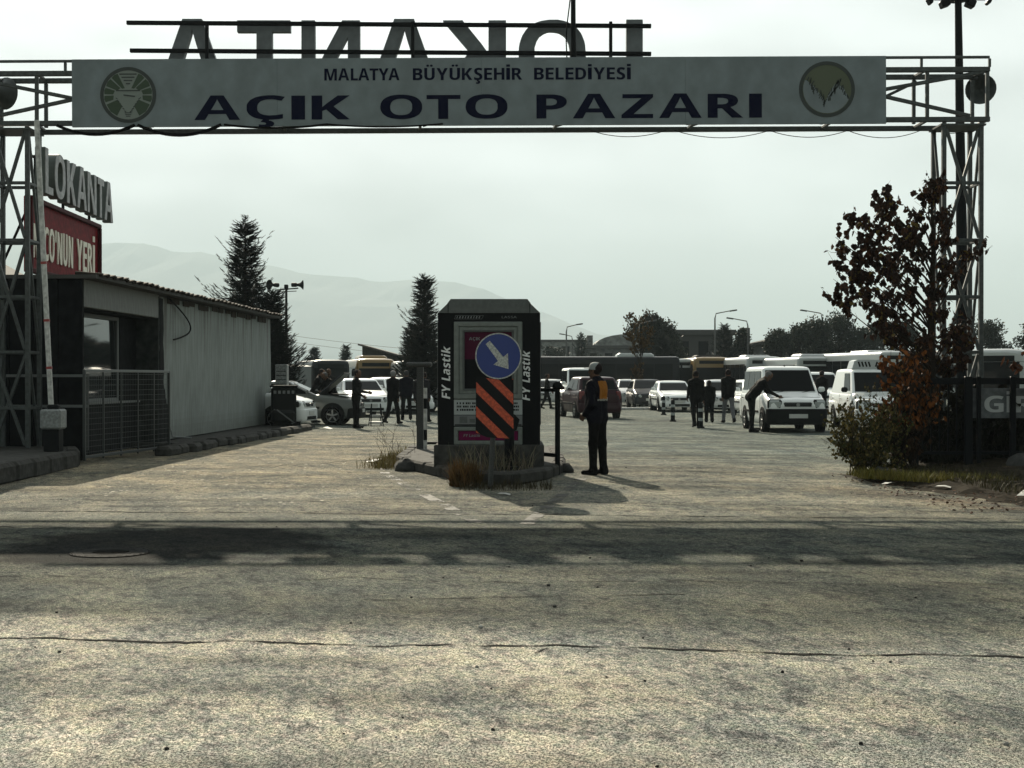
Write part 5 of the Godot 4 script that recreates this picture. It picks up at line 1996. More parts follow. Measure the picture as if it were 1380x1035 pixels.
	bus("bus_behind_tree", "white bus behind the stem of the autumn tree", {"L": 8.0, "W": 2.4, "H": 2.9, "paint": "bus_white", "panes": 6, "units": [[1.6, 1.6, 0.2, "bus_white"]], "over": 1.8}, Vector3(23.5, 0, -80.0), 0.2)
	bus("white_minibus", "white minibus with a rounded front standing behind the iron fence", {"L": 6.4, "W": 2.2, "H": 2.55, "paint": "bus_white", "panes": 5, "over": 1.3}, Vector3(18.9, 0, -52.0), -0.55, "", "minibus")

	# left side
	car("white_car_nose", "white car whose nose shows past the end of the restaurant wall", "car", spec(CAR_HATCH, {"paint": "car_white", "L": 4.2, "nose": 0.88, "hood": 1.06, "H": 1.5, "deck": 1.06, "dark_bumper": false}), Vector3(-8.22, 0, -42.0), PI * 0.5 - 0.14)
	var gc := car("grey_open_car", "grey car in profile with its bonnet propped open", "car", spec(CAR_SEDAN, {"paint": "car_grey", "H": 1.44, "hood": 0.98, "nose": 0.84, "L": 4.2, "wb": 0.80, "wt": -0.05, "axle": 1.27, "dark_bumper": true, "spokes": 5, "r": 0.31}), Vector3(-7.0, 0, -44.8), PI * 0.5 - 0.02)
	mb = MB.new()
	mb.xf = Transform3D(Basis(Vector3.RIGHT, -0.70), Vector3(0, 1.0, 0.82))
	mb.box(Vector3(0, 0.0, 0.52), Vector3(1.42, 0.05, 1.06), 0.02)
	put("open_bonnet", mb, M.car_dark, gc)
	mb = MB.new()
	mb.box(Vector3(0, 0.985, 1.32), Vector3(1.28, 0.03, 0.86), 0.01)
	put("engine_bay", mb, M.bumper, gc)
	car("white_focus", "white hatchback facing out behind the person beside the open bonnet", "car", spec(CAR_HATCH, {"paint": "car_white", "L": 4.3, "W": 1.82, "lamp_h": 0.2, "H": 1.5, "hood": 1.02, "nose": 0.82}), Vector3(-6.15, 0, -55.3), 0.32)
	car("white_estate", "white car behind the two walking people, left of the kiosk", "car", spec(CAR_HATCH, {"paint": "car_white", "L": 4.4, "W": 1.8, "H": 1.55, "hood": 1.06, "deck": 1.08, "rt": -1.8, "rb": -2.05}), Vector3(-5.0, 0, -60.0), 0.45)
	car("silver_suv", "silver off-road car at the left edge of the kiosk", "car", spec(CAR_HATCH, {"paint": "car_silver", "L": 4.3, "W": 1.85, "H": 1.72, "hood": 1.12, "deck": 1.14, "nose": 0.95, "tail": 1.1, "r": 0.34}), Vector3(-3.95, 0, -63.5), 0.75)
	bus("yellow_bus", "yellow midibus with a rounded roof unit behind the white cars on the left", {"L": 7.5, "W": 2.3, "H": 2.65, "paint": "bus_yellow", "panes": 5, "units": [[1.8, 2.2, 0.24, "bus_yellow"]], "over": 1.8}, Vector3(-8.9, 0, -84.0), 0.25)
	bus("yellow_bus_edge", "yellow bus whose edge shows at the left side of the kiosk", {"L": 8.0, "W": 2.4, "H": 2.7, "paint": "bus_yellow", "panes": 6, "over": 1.8}, Vector3(-3.3, 0, -82.0), 0.0)
	bus("dark_midibus", "dark midibus with white window frames between the spruce and the yellow midibus", {"L": 7.0, "W": 2.2, "H": 2.55, "paint": "car_dark", "panes": 5, "over": 1.6}, Vector3(-11.4, 0, -82.0), 0.3)
	bus("grey_coach", "grey midibus between the yellow midibus and the conifer", {"L": 7.0, "W": 2.2, "H": 2.5, "paint": "car_silver", "panes": 5, "over": 1.6}, Vector3(-5.9, 0, -80.0), 0.2)


# --- people: a skeleton of tapered limbs, blended and skinned into one surface ---------------------------
# bones: [from, to, radius, radius, kind]; kinds 0 trousers 1 jacket 2 skin 3 shoe 4 hair 5 accent
func skin(bones: Array, cell: float, blend: float) -> Dictionary:
	var lo := Vector3.ONE * 1e9
	var hi := -lo
	for b in bones:
		var r := maxf(b[2], b[3]) + cell * 2.5
		lo = lo.min(b[0] - Vector3.ONE * r).min(b[1] - Vector3.ONE * r)
		hi = hi.max(b[0] + Vector3.ONE * r).max(b[1] + Vector3.ONE * r)
	var nx := int((hi.x - lo.x) / cell) + 2
	var ny := int((hi.y - lo.y) / cell) + 2
	var nz := int((hi.z - lo.z) / cell) + 2
	var f := PackedFloat32Array()
	f.resize(nx * ny * nz)
	f.fill(1.0)
	var best := PackedFloat32Array()
	best.resize(nx * ny * nz)
	best.fill(1.0)
	var kind := PackedByteArray()
	kind.resize(nx * ny * nz)
	for b in bones:
		var a: Vector3 = b[0]
		var ab: Vector3 = b[1] - b[0]
		var l2 := maxf(ab.length_squared(), 1e-9)
		var ra: float = b[2]
		var dr: float = b[3] - b[2]
		var r := maxf(b[2], b[3]) + blend + cell * 1.5
		var b0: Vector3 = (a.min(b[1]) - Vector3.ONE * r - lo) / cell
		var b1: Vector3 = (a.max(b[1]) + Vector3.ONE * r - lo) / cell
		for i in range(maxi(0, int(b0.x)), mini(nx, int(b1.x) + 2)):
			for j in range(maxi(0, int(b0.y)), mini(ny, int(b1.y) + 2)):
				var q := (i * ny + j) * nz
				var p := lo + Vector3(i, j, 0) * cell - a
				for k in range(maxi(0, int(b0.z)), mini(nz, int(b1.z) + 2)):
					var pp := Vector3(p.x, p.y, p.z + k * cell)
					var t := clampf(pp.dot(ab) / l2, 0.0, 1.0)
					var d := (pp - ab * t).length() - ra - dr * t
					if d < best[q + k]:
						best[q + k] = d
						kind[q + k] = b[4]
					var o := f[q + k]
					var h := maxf(blend - absf(o - d), 0.0) / blend
					f[q + k] = minf(o, d) - h * h * blend * 0.25
	# surface nets
	var vid := {}
	var v := PackedVector3Array()
	var kk := PackedByteArray()
	var step := [0, nz, ny * nz, ny * nz + nz]
	var nn := PackedVector3Array()
	for i in nx - 1:
		for j in ny - 1:
			for k in nz - 1:
				var c := (i * ny + j) * nz + k
				if absf(f[c]) > cell * 2.0:
					continue
				var val := [f[c], f[c + 1], f[c + nz], f[c + nz + 1], f[c + ny * nz], f[c + ny * nz + 1], f[c + ny * nz + nz], f[c + ny * nz + nz + 1]]
				var m := 0
				for e in 8:
					if val[e] < 0.0:
						m |= 1 << e
				if m == 0 or m == 255:
					continue
				var s := Vector3.ZERO
				var cnt := 0
				for e in 8:
					for ax in [1, 2, 4]:
						if e & ax:
							continue
						var g: int = e | ax
						if (val[e] < 0.0) != (val[g] < 0.0):
							var t: float = val[e] / (val[e] - val[g])
							var pe := Vector3(1 if e & 4 else 0, 1 if e & 2 else 0, 1 if e & 1 else 0)
							var pg := Vector3(1 if g & 4 else 0, 1 if g & 2 else 0, 1 if g & 1 else 0)
							s += pe.lerp(pg, t)
							cnt += 1
				vid[c] = v.size()
				v.append(lo + (Vector3(i, j, k) + s / cnt) * cell)
				nn.append(Vector3(val[4] + val[5] + val[6] + val[7] - val[0] - val[1] - val[2] - val[3], val[2] + val[3] + val[6] + val[7] - val[0] - val[1] - val[4] - val[5], val[1] + val[3] + val[5] + val[7] - val[0] - val[2] - val[4] - val[6]).normalized())
				kk.append(kind[c])
	var tris := PackedInt32Array()
	for c in vid:
		var inside: bool = f[c] < 0.0
		for e in [[1, nz, ny * nz], [nz, ny * nz, 1], [ny * nz, 1, nz]]:
			if (f[c + e[0]] < 0.0) == inside:
				continue
			var p0: int = vid.get(c, -1)
			var p1: int = vid.get(c - e[1], -1)
			var p2: int = vid.get(c - e[1] - e[2], -1)
			var p3: int = vid.get(c - e[2], -1)
			if p1 < 0 or p2 < 0 or p3 < 0:
				continue
			tris.append_array([p0, p1, p2, p0, p2, p3])
	return {"v": v, "n": nn, "k": kk, "t": tris}


func add_skin(mb: MB, s: Dictionary, cols: Array, paint = null) -> void:
	var v: PackedVector3Array = s.v
	var n: PackedVector3Array = s.n
	var kk: PackedByteArray = s.k
	var t: PackedInt32Array = s.t
	for i in range(0, t.size(), 3):
		var before := mb.v.size()
		mb.tri(v[t[i]], v[t[i + 1]], v[t[i + 2]], n[t[i]], n[t[i + 1]], n[t[i + 2]])
		for q in 3:
			var k: int = kk[t[i]]
			mb.c[before + q] = paint.call(v[t[i]], k) if paint != null else cols[k]


func make_head_and_hand() -> void:
	head_shape = skin([
		[Vector3(0, 0.02, -0.015), Vector3(0, 0.05, -0.03), 0.083, 0.088, 4], [Vector3(0, 0.00, 0.02), Vector3(0, 0.06, 0.025), 0.070, 0.074, 2],
		[Vector3(0, -0.06, 0.035), Vector3(0, -0.085, 0.055), 0.050, 0.034, 2], [Vector3(-0.04, -0.05, 0.01), Vector3(0.04, -0.05, 0.01), 0.04, 0.04, 2],
		[Vector3(0, 0.015, 0.092), Vector3(0, -0.025, 0.108), 0.010, 0.014, 2], [Vector3(-0.035, 0.028, 0.082), Vector3(0.035, 0.028, 0.082), 0.013, 0.013, 2],
		[Vector3(-0.022, -0.062, 0.085), Vector3(0.022, -0.062, 0.085), 0.009, 0.009, 5], [Vector3(0.030, 0.012, 0.086), Vector3(0.036, 0.012, 0.085), 0.009, 0.009, 5], [Vector3(-0.030, 0.012, 0.086), Vector3(-0.036, 0.012, 0.085), 0.009, 0.009, 5],
		[Vector3(0.080, 0.02, -0.005), Vector3(0.078, -0.02, 0.0), 0.016, 0.012, 2], [Vector3(-0.080, 0.02, -0.005), Vector3(-0.078, -0.02, 0.0), 0.016, 0.012, 2],
		[Vector3(0, -0.08, -0.02), Vector3(0, -0.16, -0.03), 0.056, 0.060, 2]], 0.0085, 0.02)
	# a relaxed right hand hanging from the wrist along -y, palm towards -x, thumb forward
	var hb := [[Vector3(0, 0, 0), Vector3(0, -0.035, 0.005), 0.026, 0.028, 2], [Vector3(0, -0.04, 0.022), Vector3(0, -0.085, 0.026), 0.018, 0.014, 2], [Vector3(0, -0.04, -0.020), Vector3(0, -0.082, -0.024), 0.017, 0.013, 2], [Vector3(0, -0.05, 0.0), Vector3(0, -0.09, 0.0), 0.018, 0.014, 2]]
	var fl := [[0.032, 0.070], [0.011, 0.080], [-0.010, 0.074], [-0.030, 0.058]]
	for e in fl:
		var a := Vector3(0, -0.088, e[0])
		var b := a + Vector3(-0.010, -e[1] * 0.5, e[0] * 0.06)
		var c := b + Vector3(-0.022, -e[1] * 0.38, 0)
		hb.append([a, b, 0.0095, 0.009, 2])
		hb.append([b, c, 0.009, 0.0075, 2])
	hb.append([Vector3(-0.004, -0.03, 0.026), Vector3(-0.016, -0.062, 0.050), 0.013, 0.0105, 2])
	hb.append([Vector3(-0.016, -0.062, 0.050), Vector3(-0.026, -0.090, 0.056), 0.0105, 0.009, 2])
	hand_shape = skin(hb, 0.0058, 0.008)


# pose: lean (forward bend of the trunk), hip/knee angles left and right, arms as shoulder pitch, outward, elbow
func person(label: String, at: Vector3, turn: float, pose: Dictionary, cols: Dictionary, height := 1.75, cell := 0.024, group := "") -> Node3D:
	var sc := height / 1.75
	var o := thing("person", label, "person", at, turn, group)
	var bones := []
	var pel := Vector3(0, 0.95, 0)
	var lean: float = pose.get("lean", 0.03)
	var bend := Basis(Vector3.RIGHT, lean)
	var up := func(v: Vector3) -> Vector3: return pel + bend * v
	var wide: float = pose.get("wide", 1.0)
	# trunk
	for s in [-1.0, 1.0]:
		bones.append([up.call(Vector3(0.085 * s, -0.06, 0.0)), up.call(Vector3(0.085 * s * wide, 0.16, 0.015)), 0.122, 0.115 * wide, 1])
		bones.append([up.call(Vector3(0.085 * s * wide, 0.16, 0.015)), up.call(Vector3(0.10 * s, 0.38, 0.005)), 0.115 * wide, 0.118, 1])
		bones.append([up.call(Vector3(0.06 * s, 0.50, -0.02)), up.call(Vector3(0.165 * s, 0.455, -0.012)), 0.07, 0.066, 1])
	bones.append([up.call(Vector3(-0.09, 0.36, 0.015)), up.call(Vector3(0.09, 0.36, 0.015)), 0.115, 0.115, 1])
	bones.append([up.call(Vector3(0, 0.42, -0.02)), up.call(Vector3(0, 0.54, -0.01)), 0.085, 0.062, 1])
	# legs
	var low := 0.0
	var legs := [pose.get("left", [0.0, 0.0]), pose.get("right", [0.0, 0.0])]
	var feet := []
	for i in 2:
		var s := 1.0 if i == 0 else -1.0
		var hip := pel + Vector3(0.088 * s, -0.04, 0)
		var th: float = legs[i][0]
		var kn: float = legs[i][1]
		var splay: float = pose.get("splay", 0.03) * s
		var knee := hip + Vector3(splay, -cos(th), sin(th)).normalized() * 0.43
		var sh := th - kn
		var ank := knee + Vector3(splay * 0.5, -cos(sh), sin(sh)).normalized() * 0.41
		bones.append([hip, knee, 0.098, 0.070, 0])
		bones.append([knee, ank, 0.072, 0.058, 0])
		var ft := sh * 0.6 if sh < -0.1 else 0.0
		var toe := ank + Vector3(0.02 * s, -0.045 + sin(ft) * 0.1, 0.17)
		bones.append([ank + Vector3(0, -0.035, -0.03), toe, 0.043, 0.036, 3])
		bones.append([ank + Vector3(0, -0.04, -0.035), ank + Vector3(0, 0.01, -0.01), 0.042, 0.05, 3])
		low = minf(low, minf(ank.y - 0.08, toe.y - 0.036)) if i else minf(ank.y - 0.08, toe.y - 0.036)
	var shift := Vector3(0, -low, 0)
	# arms
	var hands := []
	var arms := [pose.get("arm_left", [0.05, 0.1, 0.15]), pose.get("arm_right", [0.05, 0.1, 0.15])]
	for i in 2:
		var s := 1.0 if i == 0 else -1.0
		var sho: Vector3 = up.call(Vector3(0.19 * s, 0.45, -0.01))
		var pit: float = arms[i][0]
		var out: float = arms[i][1]
		var el: float = arms[i][2]
		var cross: float = arms[i][3] if arms[i].size() > 3 else 0.0
		var d1 := Vector3(sin(out) * s, -cos(pit) * cos(out), sin(pit) * cos(out)).normalized()
		var elbow := sho + d1 * 0.30
		var d2 := Vector3(-cross * s, -cos(pit + el), sin(pit + el)).normalized()
		var wrist := elbow + d2 * 0.25
		bones.append([sho, elbow, 0.060, 0.050, 1])
		bones.append([elbow, wrist, 0.051, 0.040, 1])
		hands.append([wrist, d2, s])
	for b in bones:
		b[0] = (b[0] + shift) * sc
		b[1] = (b[1] + shift) * sc
	var body := skin(bones, cell, 0.045)
	var mb := MB.new()
	mb.colored = true
	var cl := [cols.trousers, cols.jacket, cols.get("skin", Color(0.11, 0.065, 0.045)), cols.get("shoe", Color(0.012, 0.012, 0.012)), cols.get("hair", Color(0.012, 0.010, 0.009)), Color(0.03, 0.02, 0.018)]
	add_skin(mb, body, cl, cols.get("paint"))
	# head
	var look: float = pose.get("look", 0.0)
	var nod: float = pose.get("nod", 0.0)
	var hb := Basis(Vector3.RIGHT, lean * 0.6 + nod) * Basis(Vector3.UP, look)
	var hp: Vector3 = (up.call(Vector3(0, 0.66, 0.0)) + shift + hb * Vector3(0, 0, 0.02)) * sc
	mb.xf = Transform3D(hb.scaled(Vector3.ONE * sc), hp)
	add_skin(mb, head_shape, cl)
	for h in hands:
		var y: Vector3 = -h[1]
		var z := Vector3(0, 0, 1) if absf(y.z) < 0.8 else Vector3.UP
		var x := y.cross(z).normalized()
		z = x.cross(y).normalized()
		if h[2] > 0.0:
			pass
		mb.xf = Transform3D(Basis(x * (1.0 if h[2] > 0.0 else -1.0), y, z).scaled(Vector3.ONE * sc), (h[0] + shift) * sc)
		add_skin(mb, hand_shape, cl)
	mb.xf = Transform3D.IDENTITY
	put("body", mb, M.person_body, o)
	if cols.has("cap"):
		mb = MB.new()
		mb.xf = Transform3D(hb.scaled(Vector3.ONE * sc), hp)
		mb.lathe([Vector2(0.094, 0.025), Vector2(0.098, 0.05), Vector2(0.095, 0.085), Vector2(0.080, 0.118), Vector2(0.05, 0.138), Vector2(0.012, 0.145)], 20)
		mb.loft([round_rect(0.075, 0.06, 0.185, 0.040, 0.06), round_rect(0.075, 0.06, 0.185, 0.048, 0.06)])
		put("cap", mb, M.cap_cloth, o)
	return o


func build_people() -> void:
	make_head_and_hand()
	var black := Color(0.004, 0.004, 0.005)
	var dark := Color(0.006, 0.0065, 0.0075)
	var navy := Color(0.006, 0.007, 0.011)
	# the attendant right of the island: facing left and away, orange back panel, pale cap
	var vest := func(p: Vector3, k: int) -> Color:
		if k == 1:
			if p.z < -0.045 and p.y > 1.19 and p.y < 1.47 and p.x > -0.15 and p.x < 0.10:
				return Color(0.26, 0.105, 0.018)
			if p.z < 0.02 and p.y > 1.165 and p.y < 1.19 and absf(p.x) < 0.15:
				return Color(0.22, 0.23, 0.21)
			return navy
		return [Color(0.004, 0.004, 0.005), navy, Color(0.11, 0.065, 0.045), Color(0.010, 0.010, 0.010), black, black][k]
	person("attendant in dark uniform with orange back panel and pale cap", Vector3(1.33, 0, -21.4), -PI * 0.5 - 0.62,
		{"left": [0.02, 0.03], "right": [-0.04, 0.02], "arm_left": [-0.20, 0.24, 0.95, 0.25], "arm_right": [0.1, 0.16, 0.9, 0.2], "look": 0.1, "nod": -0.06, "splay": 0.045, "wide": 1.04},
		{"trousers": Color(0.004, 0.004, 0.005), "jacket": navy, "cap": true, "paint": vest}, 1.74, 0.014)
	var walk := {"left": [0.32, 0.12], "right": [-0.22, 0.28], "arm_left": [-0.25, 0.08, 0.3], "arm_right": [0.3, 0.08, 0.3]}
	var walk2 := {"left": [-0.20, 0.35], "right": [0.26, 0.08], "arm_left": [0.2, 0.1, 0.5], "arm_right": [-0.2, 0.1, 0.4]}
	var stand := {"splay": 0.05, "arm_left": [0.05, 0.14, 0.35], "arm_right": [0.1, 0.14, 0.5]}
	# left group
	person("person in black standing in profile with one hand held out beside the grey open car", Vector3(-4.70, 0, -41.4), PI * 0.5 - 0.15, {"splay": 0.03, "arm_left": [0.15, 0.05, 1.25], "arm_right": [0.1, 0.1, 0.9], "nod": 0.25}, {"trousers": dark, "jacket": black}, 1.76)
	person("grey-haired person in dark jacket, left one of the pair walking away", Vector3(-3.95, 0, -45.5), PI - 0.5, walk2, {"trousers": dark, "jacket": black, "hair": Color(0.2, 0.2, 0.2)}, 1.78)
	person("dark-haired person, right one of the pair walking away left of the kiosk", Vector3(-3.80, 0, -49.4), PI + 0.2, walk, {"trousers": dark, "jacket": navy, "hair": Color(0.05, 0.05, 0.05)}, 1.82)
	person("person in a dark jacket seen from behind through the grey barrier post", Vector3(-2.86, 0, -43.4), PI, stand, {"trousers": dark, "jacket": Color(0.02, 0.022, 0.024)}, 1.72)
	person("bulky person in black stooping behind the grey car, farther from its raised bonnet", Vector3(-6.72, 0, -46.6), PI * 0.5, {"lean": 0.35, "wide": 1.15, "arm_left": [0.6, 0.1, 0.4], "arm_right": [0.5, 0.1, 0.4], "nod": 0.3}, {"trousers": dark, "jacket": black}, 1.86)
	person("person in black leaning under the raised bonnet of the grey car", Vector3(-6.05, 0, -46.4), -PI * 0.5 + 0.8, {"lean": 0.5, "arm_left": [0.8, 0.1, 0.3], "arm_right": [0.7, 0.1, 0.3], "nod": 0.35}, {"trousers": dark, "jacket": black, "hair": Color(0.10, 0.10, 0.10)}, 1.80)
	person("person in black standing behind the pair, half hidden by the striped pole", Vector3(-3.05, 0, -47.5), PI - 0.3, walk2, {"trousers": dark, "jacket": black}, 1.74)
	person("person in black standing farthest back, between the two at the raised bonnet", Vector3(-6.95, 0, -52.0), 0.3, stand, {"trousers": dark, "jacket": black}, 1.86)
	person("small distant dark figure just right of the kiosk, beside the small silver car", Vector3(1.72, 0, -68.0), PI * 0.5, walk, {"trousers": dark, "jacket": dark}, 1.75)
	# right group
	person("person in a black jacket walking away, standing left of the small dark figure", Vector3(5.62, 0, -41.9), PI + 0.05, walk2, {"trousers": Color(0.010, 0.010, 0.011), "jacket": black}, 1.76)
	person("short person in dark clothes between the two walking away", Vector3(6.75, 0, -47.0), PI - 0.1, walk, {"trousers": dark, "jacket": dark}, 1.46)
	person("person in a dark jacket and light trousers walking away", Vector3(7.30, 0, -46.3), PI + 0.1, walk, {"trousers": Color(0.10, 0.105, 0.11), "jacket": black}, 1.84)
	person("grey-haired person in black bent over the bonnet of the white high-roofed van", Vector3(6.68, 0, -38.3), PI * 0.5 + 0.10, {"lean": 0.70, "splay": 0.03, "left": [0.08, 0.06], "right": [-0.02, 0.02], "wide": 1.12, "arm_left": [0.60, 0.1, 0.55], "arm_right": [0.5, 0.1, 0.6], "nod": 0.3}, {"trousers": Color(0.008, 0.008, 0.009), "jacket": black, "hair": Color(0.12, 0.12, 0.12)}, 1.88)
	person("person in black standing between the two white vans", Vector3(12.2, 0, -54.0), PI + 0.3, stand, {"trousers": black, "jacket": black}, 1.80)


# --- far buildings and lamps ------------------------------------------------------------------------------
func block(called: String, label: String, at: Vector3, size: Vector3, turn: float, m: String, floors: int, cols: int, roof := 0.3) -> Node3D:
	var o := thing(called, label, "building", at, turn)
	var mb := MB.new()
	mb.box(Vector3(0, size.y * 0.5, 0), size)
	put("wall", mb, M[m], o)
	mb = MB.new()
	mb.box(Vector3(0, size.y + roof * 0.5, 0), Vector3(size.x + 0.6, roof, size.z + 0.6), 0.04)
	put("roof", mb, M.haze_roof, o)
	for f in floors:
		for c in cols:
			var x := lerpf(-size.x * 0.5, size.x * 0.5, (c + 0.5) / cols)
			var y := size.y * (f + 0.55) / floors
			mb = MB.new()
			mb.box(Vector3(x, y, size.z * 0.5 + 0.01), Vector3(size.x / cols * 0.5, size.y / floors * 0.5, 0.06))
			var w := put("window", mb, M.car_glass, o)
			mb = MB.new()
			mb.box(Vector3(x, y - size.y / floors * 0.28, size.z * 0.5 + 0.06), Vector3(size.x / cols * 0.6, 0.1, 0.2))
			put("sill", mb, M[m], w)
	return o


func build_background() -> void:
	var b := block("grey_building", "grey flat building with a domed pale roof, left of the young autumn tree", Vector3(13.2, 0, -166.0), Vector3(9.0, 5.0, 8.0), 0.0, "haze_wall", 2, 5, 0.4)
	var mb := MB.new()
	var rings := []
	for z in [-4.0, 4.0]:
		var ring := PackedVector3Array()
		for k in 13:
			var a := PI * k / 12.0
			ring.append(Vector3(cos(a) * 4.0 + 0.6, 5.35 + sin(a) * 1.4, z))
		rings.append(ring)
	mb.loft(rings)
	put("vault_roof", mb, M.haze_wall_pale, b)
	mb = MB.new()
	mb.box(Vector3(-3.8, 6.0, 0), Vector3(0.7, 1.4, 0.7))
	put("chimney", mb, M.haze_wall, b)
	mb = MB.new()
	mb.box(Vector3(-4.9, 3.9, 1.0), Vector3(1.6, 0.25, 6.0))
	put("balcony_slab", mb, M.haze_wall_pale, b)
	block("slab_building", "dark flat-topped building right of the round dark tree", Vector3(16.4, 0, -128.0), Vector3(7.0, 5.4, 8.0), 0.0, "haze_roof", 2, 4, 0.5)
	block("long_grey_hall", "long low grey hall behind the yellow and white buses", Vector3(26.0, 0, -170.0), Vector3(22.0, 5.0, 10.0), 0.0, "haze_wall", 1, 9, 0.3)
	block("far_left_hall", "far pale flat building right of the black kiosk, behind the hazy trees", Vector3(4.5, 0, -210.0), Vector3(14.0, 7.0, 10.0), 0.0, "haze_wall_pale", 2, 6, 0.3)
	# house with a long sloping roof and a chimney
	var h := thing("sloping_roof_house", "low house with a long sloping dark roof and a chimney, behind the midibuses", "building", Vector3(21.5, 0, -118.0))
	mb = MB.new()
	mb.prism(PackedVector2Array([Vector2(-3.4, 0), Vector2(6.0, 0), Vector2(6.0, 5.6), Vector2(5.6, 5.7), Vector2(-3.4, 3.6)]), -6.0, 0.0)
	put("wall", mb, M.haze_wall_pale, h)
	mb = MB.new()
	mb.prism(PackedVector2Array([Vector2(-4.0, 3.55), Vector2(5.6, 5.75), Vector2(6.6, 5.7), Vector2(6.6, 5.95), Vector2(5.6, 6.0), Vector2(-4.0, 3.8)]), -6.4, 0.5)
	put("roof", mb, M.haze_roof, h)
	mb = MB.new()
	mb.box(Vector3(-1.0, 5.0, -3.0), Vector3(0.8, 1.9, 0.8))
	put("chimney", mb, M.haze_roof, h)
	for x in [-2.4, -0.4, 1.6]:
		mb = MB.new()
		mb.box(Vector3(x, 2.5, 0.02), Vector3(0.8, 1.1, 0.08))
		put("window", mb, M.car_glass, h)
	# lean-to shed on the left
	var s := thing("lean_to_shed", "dark shed with a single sloping roof behind the yellow midibus on the left", "building", Vector3(-9.6, 0, -88.0))
	mb = MB.new()
	mb.prism(PackedVector2Array([Vector2(0, 0), Vector2(5.6, 0), Vector2(5.6, 2.0), Vector2(0, 3.55)]), -8.0, 0.0)
	put("wall", mb, M.shed_wall, s)
	mb = MB.new()
	mb.prism(PackedVector2Array([Vector2(-0.25, 3.62), Vector2(5.9, 1.93), Vector2(5.9, 2.03), Vector2(-0.25, 3.74)]), -8.3, 0.3)
	put("roof", mb, M.haze_roof, s)
	for k in 9:
		mb = MB.new()
		mb.box(Vector3(0.3 + 0.62 * k, 1.75 - 0.171 * (0.3 + 0.62 * k) * 0.8, 0.02), Vector3(0.05, 3.3 - 0.277 * (0.3 + 0.62 * k) * 1.0, 0.05))
		put("wall_batten", mb, M.shed_wall, s)
	var t := thing("tarpaulin_shelter", "grey tarpaulin shelter with a slack top right of the spruce", "shelter", Vector3(-12.6, 0, -78.0))
	mb = MB.new()
	for k in 12:
		var x0 := -1.2 + 0.2 * k
		var f := func(x: float) -> float: return 2.25 - 0.06 * sin((x + 1.2) * 1.3) - 0.05 * x
		mb.quad(Vector3(x0, 0.6, 0.03 * sin(k * 1.7)), Vector3(x0 + 0.2, 0.6, 0.03 * sin(k * 1.7 + 1.7)), Vector3(x0 + 0.2, f.call(x0 + 0.2), 0.02), Vector3(x0, f.call(x0), 0.02), Vector3(0, 0, 1))
		mb.quad(Vector3(x0, f.call(x0), 0.02), Vector3(x0 + 0.2, f.call(x0 + 0.2), 0.02), Vector3(x0 + 0.2, f.call(x0 + 0.2) + 0.1, -2.5), Vector3(x0, f.call(x0) + 0.1, -2.5), Vector3.UP)
	put("tarpaulin", mb, M.tarp, t)
	for x in [-1.18, 1.18]:
		mb = MB.new()
		mb.bar(Vector3(x, 0, -0.05), Vector3(x, 2.2, -0.05), 0.06, 0.06)
		put("post", mb, M.black_metal, t)

	# street lamps
	var lamps := [[4.75, 120.0, 6.1, 0.95, "street lamp with one arm to the right, just right of the kiosk"], [6.6, 150.0, 6.2, -0.95, "small hazy street lamp before the pointed hazy tree"], [16.55, 112.0, 6.9, 1.25, "tallest street lamp, its arm to the right, above the broad conifer"], [19.75, 115.0, 6.4, -1.25, "street lamp with its arm to the left, beside the house chimney"], [26.2, 116.0, 7.1, -1.3, "street lamp with its arm to the left, over the tree belt"], [10.0, 108.0, 5.9, 0.9, "street lamp half hidden by the young autumn tree"], [29.9, 118.0, 5.7, 1.0, "street lamp seen through the left edge of the autumn tree"]]
	for e in lamps:
		var o := thing("street_lamp", e[4], "street lamp", Vector3(e[0], 0, -e[1]), 0.0, "street lamps along the far road")
		mb = MB.new()
		mb.tube([Vector3(0, 0, 0), Vector3(0, e[2] - 0.5, 0)], [0.09, 0.06], 8)
		put("pole", mb, M.haze_wall, o)
		mb = MB.new()
		mb.tube([Vector3(0, e[2] - 0.5, 0), Vector3(e[3] * 0.08, e[2] - 0.1, 0), Vector3(e[3], e[2] + 0.12, 0)], [0.055, 0.045, 0.04], 8)
		put("arm", mb, M.haze_wall, o)
		mb = MB.new()
		mb.box(Vector3(e[3] * 1.2, e[2] + 0.14, 0), Vector3(0.62, 0.12, 0.26), 0.04, Basis(Vector3(0, 0, 1), 0.15 * signf(e[3])))
		put("lamp_head", mb, M.haze_wall, o)

	# light mast behind the right tower
	var m := thing("floodlight_mast", "tall dark floodlight mast behind the right gate tower", "mast", Vector3(10.12, 0, -31.0))
	mb = MB.new()
	mb.tube([Vector3(0.1, 0, 0), Vector3(0.03, 4.5, 0), Vector3(-0.06, 10.2, 0)], [0.20, 0.125, 0.075], 12)
	put("pole", mb, M.black_metal, m)
	mb = MB.new()
	mb.tube([Vector3(-0.65, 10.06, 0), Vector3(0.55, 10.06, 0)], [0.035], 8)
	mb.xf = Transform3D(Basis.IDENTITY, Vector3(-0.06, 10.06, 0))
	mb.lathe([Vector2(0.28, -0.02), Vector2(0.31, -0.02), Vector2(0.31, 0.03), Vector2(0.28, 0.03)], 20)
	put("cross_arm", mb, M.black_metal, m)
	for e in [[-0.38, 9.94, 0.35], [0.20, 9.94, -0.4], [-0.72, 10.0, 0.5], [0.62, 10.0, -0.5]]:
		mb = MB.new()
		mb.box(Vector3(e[0], e[1], 0.05), Vector3(0.20 if absf(e[0]) < 0.5 else 0.08, 0.16, 0.24), 0.02, Basis(Vector3(0, 0, 1), e[2]))
		put("floodlight", mb, M.black_metal, m)

